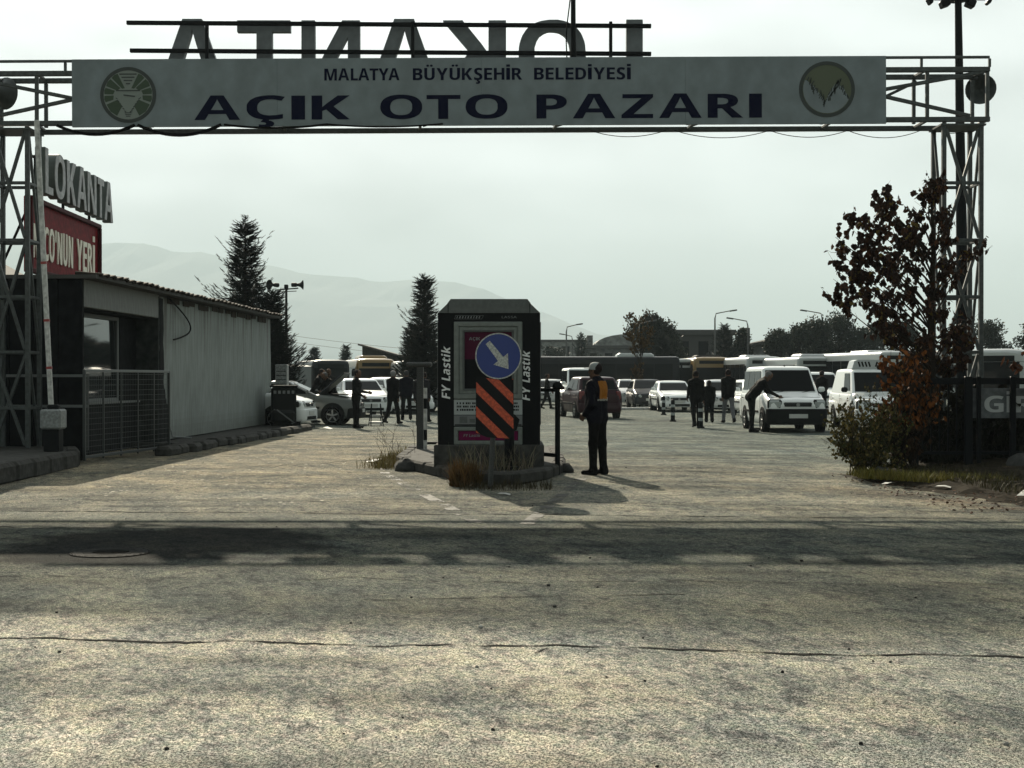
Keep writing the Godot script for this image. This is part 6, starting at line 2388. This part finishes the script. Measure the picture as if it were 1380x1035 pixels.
	# loudspeaker pole beyond the restaurant
	var p := thing("loudspeaker_pole", "slim pole with two horn loudspeakers beside the left spruce", "pole", Vector3(-9.45, 0, -57.5))
	mb = MB.new()
	mb.tube([Vector3(0, 0, 0), Vector3(0, 5.35, 0)], [0.07, 0.05], 8)
	put("pole", mb, M.black_metal, p)
	mb = MB.new()
	mb.bar(Vector3(-0.45, 5.2, 0), Vector3(0.5, 5.28, 0), 0.06, 0.05)
	mb.bar(Vector3(-0.3, 5.12, 0.15), Vector3(0.45, 5.15, 0.15), 0.04, 0.03)
	mb.box(Vector3(0, 5.33, 0), Vector3(0.16, 0.2, 0.16), 0.02)
	put("cross_arm", mb, M.black_metal, p)
	for s2 in [-1.0, 1.0]:
		mb = MB.new()
		mb.xf = Transform3D(Basis(Vector3(0, 0, 1), -s2 * PI * 0.5 + (0.25 if s2 < 0.0 else 0.0)) if s2 > 0.0 else Basis(Vector3(0.75, 0, 0.66).normalized(), PI * 0.5), Vector3(0.50 * s2 - 0.03, 5.42, 0))
		mb.lathe([Vector2(0.05, -0.26), Vector2(0.09, -0.24), Vector2(0.09, -0.06), Vector2(0.06, 0.0), Vector2(0.09, 0.12), Vector2(0.16, 0.19), Vector2(0.21, 0.23), Vector2(0.19, 0.23), Vector2(0.04, 0.06)], 16)
		put("horn_bell", mb, M.gate_dark, p)
	# wires across the far left sky
	for e in [[4.7, 0], [4.2, 1]]:
		var pts := []
		for k in 15:
			var tt := k / 14.0
			pts.append(Vector3(lerpf(-24.0, 4.0, tt), lerpf(e[0] + 1.2, e[0] - 1.6, tt) - 0.5 * 4.0 * tt * (1.0 - tt), -108.0 - e[1]))
		mb = MB.new()
		mb.tube(pts, [0.012], 4)
		tag(put("overhead_wire", mb, M.haze_wall), "thin overhead wire crossing the sky behind the left cars, " + ("upper one" if e[1] == 0 else "lower one"), "wire", "overhead wires on the left")


# --- trees and plants -----------------------------------------------------------------------------------
func needle_tuft() -> ArrayMesh:
	# a short twig with needles on both sides, along +z
	var mb := MB.new()
	for k in 9:
		for s in [-1.0, 1.0]:
			var z := k / 9.0
			var a := Vector3(0, 0, z)
			var tip := a + Vector3(s * 0.28 * (1.0 - 0.5 * z), 0.05 * (k % 3 - 1), 0.20)
			mb.flat(a - Vector3(0, 0, 0.035), a + Vector3(0, 0, 0.05), tip, Vector3(0, 1, 0.2))
	mb.flat(Vector3(-0.02, 0, 0), Vector3(0.02, 0, 0), Vector3(0, 0, 1.15), Vector3.UP)
	mb.flat(Vector3(0, -0.06, 0.2), Vector3(0, 0.06, 0.2), Vector3(0, 0, 1.1), Vector3.RIGHT)
	return mb.mesh()


func spruce(label: String, at: Vector3, h: float, spread: float, density: float, tint: Color, seed_: int, full := 0.12, group := "", narrow := 1.0) -> void:
	var r := RandomNumberGenerator.new()
	r.seed = seed_
	var o := thing("spruce_tree" if density > 0.5 else "far_conifer", label, "tree", at, 0.0, group)
	var mb := MB.new()
	mb.tube([Vector3.ZERO, Vector3(0, h * 0.5, 0), Vector3(0, h * 0.98, 0)], [h * 0.022, h * 0.014, 0.01], 8)
	put("trunk", mb, M.bark, o)
	var places := []
	var tints := []
	var limbs := MB.new()
	var y := h * full
	while y < h * 0.985:
		var t := (y / h - full) / (1.0 - full)
		var reach := spread * pow(1.0 - t, 0.85) * (0.35 + 0.65 * minf(1.0, t * 6.0 + 0.5)) * narrow + 0.05
		var n := int(6 + 11 * (1.0 - t))
		for k in n:
			var a := r.randf() * TAU
			var len := reach * r.randf_range(0.4, 1.12) * (1.35 if r.randf() < 0.12 else 1.0) * (1.0 + 0.22 * sin(y * 3.1 + seed_ + a * 2.0))
			var dir := Vector3(cos(a), 0, sin(a))
			var rise := lerpf(-0.10, 0.55, t) + r.randf_range(-0.12, 0.12)
			var root := Vector3(0, y + r.randf_range(-0.1, 0.1), 0)
			var prev := root
			var segs := maxi(2, int(len / (0.16 / density)))
			for i in segs:
				var u := (i + 1.0) / segs
				var p := root + dir * len * u + Vector3(0, len * (rise * u - 0.28 * u * (1.0 - u) * 2.0 + 0.16 * u * u), 0)
				var d := (p - prev).normalized()
				for q in 3:
					var side := d.cross(Vector3.UP).normalized() * r.randf_range(-0.9, 0.9)
					var f := (d + side + Vector3(0, r.randf_range(-0.35, 0.25), 0)).normalized()
					var sz := (0.15 + 0.15 * (1.0 - u * 0.5)) * r.randf_range(0.7, 1.3) / maxf(density, 0.55) * minf(1.0, 0.55 + len)
					places.append(Transform3D(Basis.looking_at(-f, Vector3(r.randf_range(-0.4, 0.4), 1, r.randf_range(-0.4, 0.4))).scaled(Vector3.ONE * sz), prev.lerp(p, r.randf())))
					var s := r.randf_range(0.6, 1.4)
					tints.append(Color(tint.r * s, tint.g * s, tint.b * s))
				prev = p
			limbs.tube([root, root + dir * len * 0.5 + Vector3(0, len * (rise * 0.5 - 0.10), 0)], [0.018 + 0.012 * (1.0 - t), 0.006], 4, false)
		y += h * 0.021 / density * r.randf_range(0.8, 1.25)
	# bushy heart of the crown round the stem
	for k in int(420 * density):
		var t := r.randf()
		var a := r.randf() * TAU
		var d := Vector3(cos(a), r.randf_range(-0.2, 0.8), sin(a)).normalized()
		places.append(Transform3D(Basis.looking_at(-d, Vector3(0.1, 1, 0.2)).scaled(Vector3.ONE * 0.55), Vector3(cos(a), 0, sin(a)) * spread * 0.34 * (1.0 - t) + Vector3(0, h * lerpf(full, 0.96, t), 0)))
		tints.append(tint * 0.8)
	put("limbs", limbs, M.bark, o)
	if T.get("tuft") == null:
		T.tuft = needle_tuft()
	scatter("crown", T.tuft, M.needle, places, tints, o)


func leaf_cluster(n: int, size: float, seed_: int) -> ArrayMesh:
	var r := RandomNumberGenerator.new()
	r.seed = seed_
	var mb := MB.new()
	for k in n:
		var c := Vector3(r.randfn(), r.randfn(), r.randfn()) * 0.32
		var u := Vector3(r.randfn(), r.randfn(), r.randfn()).normalized()
		var w := u.cross(Vector3(r.randfn(), r.randfn(), r.randfn())).normalized()
		var nn := u.cross(w)
		mb.flat(c - u * size, c + w * size * 0.5, c + u * size, nn)
		mb.flat(c - u * size, c - w * size * 0.5, c + u * size, nn)
	return mb.mesh()


func broadleaf(called: String, label: String, at: Vector3, h: float, rad: Vector3, count: int, size: float, tint: Color, seed_: int, group := "", low := 0.15) -> void:
	var r := RandomNumberGenerator.new()
	r.seed = seed_
	var o := thing(called, label, "tree", at, 0.0, group)
	var mb := MB.new()
	mb.tube([Vector3.ZERO, Vector3(0.05, h * 0.3, 0), Vector3(-0.05, h * 0.75, 0)], [h * 0.025, h * 0.018, 0.02], 8)
	put("trunk", mb, M.bark, o)
	var lobes := []
	mb = MB.new()
	for k in 11:
		var a := r.randf() * TAU
		var t := r.randf_range(low, 0.93)
		var prof := sin(PI * clampf(0.12 + 0.82 * t, 0, 1))
		var c := Vector3(cos(a) * rad.x * prof * r.randf_range(0.3, 0.85), h * t, sin(a) * rad.z * prof * r.randf_range(0.3, 0.85))
		lobes.append([c, rad.x * r.randf_range(0.28, 0.5)])
		mb.tube([Vector3(0, h * clampf(t - 0.3, 0.1, 0.7), 0), c * Vector3(0.6, 0.95, 0.6), c], [h * 0.010, h * 0.006, 0.01], 5, false)
	put("limbs", mb, M.bark, o)
	lobes.append([Vector3(0, h * 0.82, 0), rad.x * 0.42])
	var places := []
	var tints := []
	for k in count:
		var l: Array = lobes[r.randi() % lobes.size()]
		var d: Vector3 = Vector3(r.randfn(), r.randfn(), r.randfn()).normalized() * float(l[1]) * pow(r.randf(), 0.4)
		d.y *= 0.8
		var p: Vector3 = l[0] + d
		if p.y < 0.2:
			continue
		places.append(Transform3D(Basis.from_euler(Vector3(r.randf() * 6, r.randf() * 6, r.randf() * 6)).scaled(Vector3.ONE * size * r.randf_range(0.6, 1.4)), p))
		var s := r.randf_range(0.55, 1.5)
		tints.append(Color(tint.r * s * r.randf_range(0.9, 1.15), tint.g * s, tint.b * s))
	var key := "cluster%d" % (seed_ % 3)
	if T.get(key) == null:
		T[key] = leaf_cluster(7, 0.22, seed_ % 3)
	scatter("crown", T[key], M.leaf, places, tints, o)


func single_leaf(wide: float, curl: float) -> ArrayMesh:
	# a leaf along -y (hanging), folded along its rib, with a pointed lobed outline
	var mb := MB.new()
	var pts := [[0.0, 0.02], [0.18, 0.30 * wide], [0.38, 0.5 * wide], [0.55, 0.36 * wide], [0.72, 0.34 * wide], [0.86, 0.14 * wide], [1.0, 0.0]]
	for s in [-1.0, 1.0]:
		for k in pts.size() - 1:
			var y0: float = pts[k][0]
			var y1: float = pts[k + 1][0]
			var a := Vector3(0, -y0, curl * y0 * y0)
			var b := Vector3(0, -y1, curl * y1 * y1)
			var c := Vector3(s * pts[k + 1][1], -y1, curl * y1 * y1 + 0.35 * absf(pts[k + 1][1]))
			var d := Vector3(s * pts[k][1], -y0, curl * y0 * y0 + 0.35 * absf(pts[k][1]))
			mb.quad(a, b, c, d, Vector3(0, 0, 1))
	return mb.mesh()


# leaves on thin twigs that grow from limbs towards given places
func leafy_shrub(o: Node3D, root: Vector3, goals: Array, twigs: int, twig_len: float, per: int, size: float, tint: Callable, r: RandomNumberGenerator, stem: float, bare := 0.1, from := 0.2) -> void:
	var mb := MB.new()
	var places := []
	var tints := []
	for g in goals:
		var a: Vector3 = g[1] if g.size() > 1 else root
		var b: Vector3 = g[0]
		var m := a.lerp(b, 0.5) + Vector3(r.randf_range(-0.1, 0.1), r.randf_range(0.0, 0.15), r.randf_range(-0.1, 0.1))
		var path := []
		for k in 9:
			var t := k / 8.0
			path.append(a.lerp(m, t).lerp(m.lerp(b, t), t))
		mb.tube(path, [stem, stem * 0.9, stem * 0.8, stem * 0.7, stem * 0.6, stem * 0.5, stem * 0.4, stem * 0.28, 0.003], 5, false)
		for k in twigs:
			var t := pow(r.randf(), 0.6) * (1.0 - from) + from
			var i := mini(int(t * 8.0), 7)
			var p: Vector3 = path[i].lerp(path[i + 1], t * 8.0 - i)
			var along: Vector3 = (path[i + 1] - path[i]).normalized()
			var d := (along * 0.5 + Vector3(r.randfn(), r.randfn() * 0.6 + 0.35, r.randfn()).normalized()).normalized()
			var len := twig_len * r.randf_range(0.5, 1.25)
			var e := p + d * len + Vector3(0, len * 0.25, 0)
			var mid := p + d * len * 0.55
			mb.tube([p, mid, e], [stem * 0.22, stem * 0.16, 0.0015], 3, false)
			var leaves := per if r.randf() > bare else 1
			for q in leaves:
				var u := r.randf_range(0.25, 0.98)
				var w := p.lerp(mid, u * 2.0) if u < 0.5 else mid.lerp(e, u * 2.0 - 1.0)
				var sz := size * r.randf_range(0.55, 1.35)
				var bs := Basis(Vector3.UP, r.randf() * TAU) * Basis(Vector3.RIGHT, r.randf_range(-0.4, 1.1)) * Basis(Vector3.UP, r.randf() * TAU)
				places.append(Transform3D(bs.scaled(Vector3.ONE * sz), w))
				tints.append(tint.call(w, r))
	put("branches", mb, M.bark, o)
	var half := places.size() / 2
	if T.get("leaf_a") == null:
		T.leaf_a = single_leaf(1.0, 0.25)
		T.leaf_b = single_leaf(0.6, 0.5)
	scatter("leaves", T.leaf_a, M.leaf, places.slice(0, half), tints.slice(0, half), o)
	scatter("leaves", T.leaf_b, M.leaf, places.slice(half), tints.slice(half), o)


func build_trees() -> void:
	var dk := Color(0.010, 0.014, 0.011)
	spruce("tall dark spruce rising behind the restaurant wall", Vector3(-10.1, 0, -52.0), 7.65, 2.15, 1.25, dk, 1)
	spruce("lower dark spruce filling the gap right of the restaurant wall", Vector3(-8.75, 0, -50.0), 4.7, 1.6, 1.25, dk, 2, 0.06)
	spruce("dark blunt conifer directly left of the black kiosk", Vector3(-3.95, 0, -62.0), 6.2, 1.45, 1.25, dk * 1.15, 3, 0.10, "", 1.1)
	spruce("low dark conifer touching the left side of the kiosk", Vector3(-4.6, 0, -64.0), 4.0, 1.1, 0.8, dk * 1.3, 4, 0.08)
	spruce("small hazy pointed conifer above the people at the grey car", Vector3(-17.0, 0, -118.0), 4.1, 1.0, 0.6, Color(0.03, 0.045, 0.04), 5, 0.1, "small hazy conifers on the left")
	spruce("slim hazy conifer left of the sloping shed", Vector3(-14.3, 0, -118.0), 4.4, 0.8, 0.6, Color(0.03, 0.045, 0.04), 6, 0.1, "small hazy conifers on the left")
	spruce("broad conifer under the tallest street lamp", Vector3(17.6, 0, -114.0), 6.0, 2.3, 0.6, Color(0.018, 0.026, 0.022), 7, 0.1)
	spruce("dark conifer in front of the round dark tree", Vector3(11.4, 0, -104.0), 4.6, 1.7, 0.6, Color(0.010, 0.015, 0.012), 8, 0.05)
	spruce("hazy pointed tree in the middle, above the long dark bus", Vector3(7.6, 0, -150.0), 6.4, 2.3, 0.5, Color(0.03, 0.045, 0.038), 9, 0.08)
	var far := "hazy trees along the far road"
	broadleaf("broadleaf_tree", "round dark tree behind the young autumn tree", Vector3(11.6, 0, -112.0), 6.6, Vector3(2.5, 3, 2.2), 2600, 0.5, Color(0.020, 0.026, 0.018), 21)
	var belt := [[2.2, 150.0, 6.0, 2.6, "hazy tree beside the right edge of the kiosk"], [5.0, 152.0, 4.6, 2.4, "low hazy tree left of the pointed hazy tree"], [10.0, 158.0, 4.2, 2.0, "low hazy tree right of the pointed hazy tree"], [16.0, 140.0, 4.6, 2.2, "hazy tree between the dark slab building and the broad conifer"], [19.6, 116.0, 6.0, 0.9, "narrow dark tree beside the house chimney"], [21.4, 109.0, 5.2, 1.6, "lowest bushy tree of the belt, before the sloping roof"], [23.0, 110.0, 6.5, 1.7, "tall bushy tree of the belt, first from the left behind the midibus roofs"], [24.8, 111.0, 6.2, 1.9, "bushy tree of the belt just left of its street lamp"], [26.9, 112.0, 6.7, 2.1, "tallest bushy tree of the belt, right of its street lamp"], [28.9, 110.0, 6.0, 2.0, "bushy tree of the belt at the left edge of the autumn tree"], [31.2, 110.0, 6.3, 2.2, "bushy tree of the belt behind the autumn tree"], [38.2, 110.0, 5.8, 2.0, "bushy tree just right of the right gate tower"], [41.2, 108.0, 6.6, 2.4, "bushy tree at the right edge of the picture"]]
	var k := 0
	for e in belt:
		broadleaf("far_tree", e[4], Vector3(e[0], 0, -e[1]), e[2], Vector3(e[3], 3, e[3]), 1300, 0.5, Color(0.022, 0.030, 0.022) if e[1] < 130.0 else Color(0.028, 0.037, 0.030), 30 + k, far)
		k += 1
	# young street tree with a few autumn leaves
	var r := RandomNumberGenerator.new()
	r.seed = 91
	var y := thing("young_tree", "slim young tree with sparse rusty leaves standing before the long dark bus", "tree", Vector3(6.78, 0, -73.0))
	var mb := MB.new()
	mb.tube([Vector3.ZERO, Vector3(0.05, 2.2, 0), Vector3(0.02, 4.6, 0)], [0.05, 0.035, 0.01], 6)
	put("trunk", mb, M.bark, y)
	var goals := []
	for i in 12:
		goals.append([Vector3(r.randf_range(-0.8, 0.95), r.randf_range(3.2, 5.2), r.randf_range(-0.6, 0.6)), Vector3(0.03, r.randf_range(2.0, 3.2), 0)])
	leafy_shrub(y, Vector3.ZERO, goals, 11, 0.4, 7, 0.13, func(_p: Vector3, q: RandomNumberGenerator) -> Color: return Color(0.07, 0.045, 0.018) * q.randf_range(0.5, 1.3), r, 0.02)
	var wrap := MB.new()
	var col := thing("leafy_column", "rust-coloured narrow shrub round the foot of the young street tree", "shrub", Vector3(6.65, 0, -72.8))
	goals = []
	for i in 9:
		goals.append([Vector3(r.randf_range(-0.28, 0.28), r.randf_range(0.6, 2.4), r.randf_range(-0.2, 0.2)), Vector3(0, 0.1, 0)])
	leafy_shrub(col, Vector3.ZERO, goals, 12, 0.25, 6, 0.13, func(_p: Vector3, q: RandomNumberGenerator) -> Color: return Color(0.06, 0.038, 0.018) * q.randf_range(0.5, 1.4), r, 0.018)

	# the autumn tree before the right tower
	var at := thing("autumn_tree", "dark reddish autumn tree with drooping leaves before the right gate tower", "tree", Vector3(6.62, 0.1, -21.75))
	mb = MB.new()
	mb.tube([Vector3.ZERO, Vector3(0.03, 1.2, 0.0), Vector3(0.0, 2.4, 0.05), Vector3(0.06, 3.6, 0.0), Vector3(0.0, 4.5, 0.0)], [0.075, 0.065, 0.05, 0.03, 0.008], 9)
	put("trunk", mb, M.bark, at)
	r.seed = 12
	# limb ends as offsets from the stem: left lobes reach far, the top splits in two
	var ends := [[-0.31, 1.75], [0.06, 1.75], [0.38, 1.63], [-0.49, 1.52], [-0.14, 1.46], [0.21, 1.34], [0.50, 1.87], [-0.20, 1.05], [-0.41, 1.17], [-0.95, 4.24], [-0.67, 4.18], [-1.34, 3.87], [-0.90, 3.83], [-1.43, 3.67], [-0.64, 3.83], [-1.49, 3.42], [-1.15, 3.57], [-1.37, 3.24], [-1.02, 3.35], [-1.56, 2.98], [-1.12, 3.07], [-1.40, 2.70], [-1.02, 2.70], [-0.73, 3.02], [-0.55, 3.74], [-0.30, 3.83], [-0.05, 4.27], [-0.17, 4.02], [0.14, 4.52], [0.27, 3.98], [0.08, 3.74], [-0.30, 3.52], [-0.05, 3.42], [0.27, 3.57], [0.65, 3.42], [0.45, 3.30], [-0.30, 3.20], [-0.55, 3.20], [0.08, 3.07], [0.45, 3.02], [-0.62, 2.76], [-0.30, 2.76], [0.08, 2.76], [-0.86, 2.45], [-0.49, 2.45], [-0.10, 2.45], [0.27, 2.45], [-0.73, 2.19], [-0.36, 2.13], [0.71, 2.35], [0.58, 2.10], [-0.08, 2.04], [0.33, 2.10], [-0.24, 1.87]]
	goals = []
	for e in ends:
		var start: float = clampf(e[1] - 0.45 - absf(e[0]) * 0.55, 0.3, 3.8)
		goals.append([Vector3(e[0] + r.randf_range(-0.04, 0.04), e[1], r.randf_range(-0.55, 0.55)), Vector3(0.02, start, 0.02)])
	var rust := func(p: Vector3, q: RandomNumberGenerator) -> Color:
		var c := Color(0.030, 0.0175, 0.0135) if q.randf() < 0.72 else Color(0.060, 0.028, 0.0145)
		if q.randf() < 0.05:
			c = Color(0.12, 0.085, 0.02)
		return c * q.randf_range(0.45, 1.35)
	leafy_shrub(at, Vector3.ZERO, goals, 15, 0.25, 10, 0.086, rust, r, 0.018, 0.14, 0.50)
	# lower autumn bush, lit from behind
	var ab := thing("autumn_bush", "orange and brown leaved bush left of the iron fence", "shrub", Vector3(5.92, 0.1, -20.9))
	r.seed = 14
	goals = []
	for i in 36:
		var a := r.randf() * TAU
		goals.append([Vector3(cos(a) * r.randf_range(0.1, 0.55) + 0.05, r.randf_range(0.35, 1.85), sin(a) * r.randf_range(0.1, 0.55)), Vector3(r.randf_range(-0.1, 0.2), 0.0, 0)])
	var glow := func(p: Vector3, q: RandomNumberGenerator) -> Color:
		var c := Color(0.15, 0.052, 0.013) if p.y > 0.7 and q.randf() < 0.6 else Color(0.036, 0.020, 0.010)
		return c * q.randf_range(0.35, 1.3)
	leafy_shrub(ab, Vector3.ZERO, goals, 13, 0.26, 6, 0.078, glow, r, 0.014)
	# green shrub with long arching twigs
	var gs := thing("green_shrub", "green and yellow shrub with arching twigs at the corner of the bank", "shrub", Vector3(5.15, 0.05, -20.6))
	r.seed = 15
	goals = []
	for i in 46:
		var a := r.randf() * TAU
		var q := r.randf()
		goals.append([Vector3(cos(a) * r.randf_range(0.15, 0.62) + 0.15, r.randf_range(0.2, 1.35) * (0.6 + 0.5 * q), sin(a) * r.randf_range(0.1, 0.6)), Vector3(r.randf_range(-0.1, 0.35), 0.0, r.randf_range(-0.2, 0.2))])
	leafy_shrub(gs, Vector3.ZERO, goals, 18, 0.24, 7, 0.045, func(p: Vector3, q: RandomNumberGenerator) -> Color: return (Color(0.045, 0.048, 0.016) if q.randf() < 0.55 else Color(0.115, 0.09, 0.028)) * q.randf_range(0.4, 1.3), r, 0.010)
	# dark undergrowth behind the fence
	r.seed = 16
	var spots := [[6.7, 21.6, 1.35, "dark undergrowth bush behind the left end of the iron fence"], [7.3, 21.9, 1.25, "dark undergrowth bush in the middle behind the iron fence"], [7.95, 21.7, 1.1, "dark undergrowth bush behind the entry notice"], [8.6, 22.0, 1.3, "dark undergrowth bush at the right edge behind the iron fence"]]
	for e in spots:
		var ub := thing("undergrowth_bush", e[3], "shrub", Vector3(e[0], 0.15, -e[1]), 0.0, "dark bushes behind the iron fence")
		goals = []
		for i in 34:
			var a := r.randf() * TAU
			goals.append([Vector3(cos(a) * r.randf_range(0.1, 0.6), r.randf_range(0.04, 0.95) * e[2], sin(a) * r.randf_range(0.1, 0.5)), Vector3(r.randf_range(-0.15, 0.15), 0.0, 0)])
		leafy_shrub(ub, Vector3.ZERO, goals, 13, 0.24, 6, 0.10, func(_p: Vector3, q: RandomNumberGenerator) -> Color: return Color(0.012, 0.012, 0.008) * q.randf_range(0.4, 1.5), r, 0.012)
	var ov := thing("overhanging_branch", "reddish drooping leaves hanging over the iron fence at the right edge", "branch", Vector3(8.0, 1.2, -20.7))
	goals = []
	for i in 9:
		goals.append([Vector3(r.randf_range(-0.42, 0.5), r.randf_range(0.1, 0.62), r.randf_range(-0.2, 0.2)), Vector3(0.6, 0.35, -0.1)])
	leafy_shrub(ov, Vector3.ZERO, goals, 6, 0.2, 5, 0.12, func(_p: Vector3, q: RandomNumberGenerator) -> Color: return Color(0.10, 0.045, 0.028) * q.randf_range(0.4, 1.3), r, 0.010)

	# grasses
	grass("grass_patch", 5200, func(q: RandomNumberGenerator) -> Vector3:
		var t := q.randf()
		return Vector3(lerpf(5.05, 6.6, t) + q.randf_range(-0.12, 0.12), 0.07, -lerpf(20.1, 18.5, t) + q.randf_range(-0.35, 0.55)), 0.05, 0.17, Color(0.12, 0.11, 0.022), 51)
	grass("bank_grass", 5200, func(q: RandomNumberGenerator) -> Vector3: return Vector3(q.randf_range(5.9, 8.6), 0.12, -q.randf_range(16.4, 21.0)), 0.04, 0.16, Color(0.035, 0.033, 0.014), 52)
	grass("dry_grass", 900, func(q: RandomNumberGenerator) -> Vector3:
		var a := q.randf() * TAU
		var d := pow(q.randf(), 0.7)
		return Vector3(-0.66 + cos(a) * d * 0.22, 0.0, -19.2 + sin(a) * d * 0.28), 0.12, 0.44, Color(0.088, 0.055, 0.021), 53)
	grass("nose_weeds", 800, func(q: RandomNumberGenerator) -> Vector3: return Vector3(q.randf_range(-0.7, 0.55), 0.0, -q.randf_range(18.3, 19.3)), 0.04, 0.15, Color(0.035, 0.030, 0.014), 54)
	grass("island_weeds", 420, func(q: RandomNumberGenerator) -> Vector3: return Vector3(q.randf_range(-0.9, 0.3), 0.14, -q.randf_range(19.9, 22.0)), 0.12, 0.50, Color(0.12, 0.11, 0.075), 55)
	grass("corner_grass", 1200, func(q: RandomNumberGenerator) -> Vector3: return Vector3(-2.15 + q.randfn() * 0.16, 0.0, -22.6 - absf(q.randfn()) * 2.4), 0.05, 0.22, Color(0.12, 0.10, 0.035), 56)
	# thin dry stalks left of the barrier post
	var ds := thing("dry_stalks", "thin bare dry stalks growing left of the grey barrier post", "weed", Vector3(-2.15, 0, -25.0))
	mb = MB.new()
	r.seed = 71
	for i in 8:
		var a := Vector3(r.randfn() * 0.12, 0, r.randfn() * 0.2)
		var b := a + Vector3(r.randfn() * 0.22, r.randf_range(0.3, 0.75), r.randfn() * 0.2)
		mb.tube([a, a.lerp(b, 0.5) + Vector3(r.randfn() * 0.03, 0, 0), b], [0.004, 0.003, 0.0015], 4, false)
		for q in 3:
			var m := a.lerp(b, r.randf_range(0.4, 0.9))
			mb.tube([m, m + Vector3(r.randfn() * 0.08, r.randf_range(0.06, 0.2), r.randfn() * 0.08)], [0.004, 0.0015], 3, false)
	put("stalks", mb, M.bark, ds)


func grass(called: String, count: int, where: Callable, h0: float, h1: float, tint: Color, seed_: int) -> void:
	var r := RandomNumberGenerator.new()
	r.seed = seed_
	if T.get("blade") == null:
		var mb := MB.new()
		mb.quad(Vector3(-0.03, 0, 0), Vector3(0.03, 0, 0), Vector3(0.025, 0.5, 0.06), Vector3(-0.02, 0.5, 0.06), Vector3(0, 0.2, 1))
		mb.flat(Vector3(-0.02, 0.5, 0.06), Vector3(0.025, 0.5, 0.06), Vector3(0.0, 1.0, 0.3), Vector3(0, 0.2, 1))
		T.blade = mb.mesh()
	var places := []
	var tints := []
	for i in count:
		var h := r.randf_range(h0, h1)
		places.append(Transform3D(Basis(Vector3.UP, r.randf() * TAU) * Basis(Vector3.RIGHT, r.randf_range(-0.1, 0.6)).scaled(Vector3(minf(h, 0.22) * 1.1, h, h)), where.call(r)))
		var s := r.randf_range(0.5, 1.5)
		tints.append(Color(tint.r * s, tint.g * s * r.randf_range(0.85, 1.1), tint.b * s))
	scatter(called, T.blade, M.leaf, places, tints)


func build_small_things() -> void:
	# bollards with pale bands
	for e in [[5.69, 41.4, "nearest bollard, against the legs of the person in a black jacket"], [5.60, 47.8, "second bollard of the row, before the white saloon's bumper"], [6.25, 56.6, "third bollard of the row, under the white saloon"], [6.75, 64.5, "farthest bollard of the row, left of the white saloon"]]:
		var o := thing("bollard", e[2], "bollard", Vector3(e[0], 0, -e[1]), 0.0, "row of bollards in the lot")
		var mb := MB.new()
		mb.lathe([Vector2(0.12, 0.0), Vector2(0.12, 0.04), Vector2(0.075, 0.06), Vector2(0.07, 0.72), Vector2(0.06, 0.76), Vector2(0.01, 0.78)], 14)
		put("post", mb, M.black_metal, o)
		for y in [0.22, 0.5]:
			mb = MB.new()
			mb.lathe([Vector2(0.0755, y), Vector2(0.0765, y + 0.005), Vector2(0.0755, y + 0.09), Vector2(0.07, y + 0.095)], 14)
			put("band", mb, M.kiosk_white, o)
	# white kerb in the lot behind the burgundy car
	var mb2 := MB.new()
	mb2.box(Vector3(5.2, 0.05, -66.0), Vector3(3.6, 0.12, 0.35), 0.03)
	struct(put("white_kerb", mb2, M.white_paint))
	# scraps of litter
	for e in [[6.35, 16.55, 0.32, "flat white scrap of litter on the dirt edge at the right"], [5.2, 18.9, 0.12, "small white scrap beside the grass patch, left one"], [5.75, 18.3, 0.12, "small white scrap beside the grass patch, right one"], [-0.1, 17.6, 0.10, "small white scrap among the weeds before the island"], [-2.35, 24.6, 0.26, "flat pale scrap on the asphalt left of the island"], [-5.55, 40.6, 0.3, "flat white scrap in front of the hand cart"], [6.9, 20.4, 0.14, "crumpled white paper at the foot of the iron fence"]]:
		var s := MB.new()
		var q: float = e[2]
		var p := [Vector3(-q, 0.0, -q * 0.4), Vector3(-q * 0.2, q * 0.16, -q * 0.5), Vector3(q * 0.9, 0.01, -q * 0.3), Vector3(q * 0.7, 0.02, q * 0.35), Vector3(-q * 0.1, q * 0.22, q * 0.4), Vector3(-q * 0.8, 0.01, q * 0.3)]
		s.quad(p[0], p[1], p[4], p[5], Vector3.UP)
		s.quad(p[1], p[2], p[3], p[4], Vector3.UP)
		var o := put("litter_scrap", s, M.litter)
		tag(o, e[3], "litter")
		o.position = Vector3(e[0], 0.10 if e[0] > 5.9 else (0.05 if e[0] > 5.0 else 0.012), -e[1])
		o.rotation.y = rng.randf() * 3.0
	# fallen leaves on the bank and the road edge
	var places := []
	var tints := []
	for i in 900:
		var x := rng.randf_range(4.9, 8.5)
		var d := rng.randf_range(15.2, 21.2)
		places.append(Transform3D(Basis(Vector3.UP, rng.randf() * TAU) * Basis(Vector3.RIGHT, PI * 0.5 + rng.randf_range(-0.5, 0.5)) * Basis(Vector3.UP, rng.randf_range(-0.4, 0.4)).scaled(Vector3.ONE * rng.randf_range(0.025, 0.055)), Vector3(x, 0.03 + 0.10 * smoothstep(5.6, 6.6, x), -d)))
		tints.append(Color(0.07, 0.036, 0.02) * rng.randf_range(0.3, 1.4))
	scatter("fallen_leaves", T.leaf_a, M.leaf, places, tints)
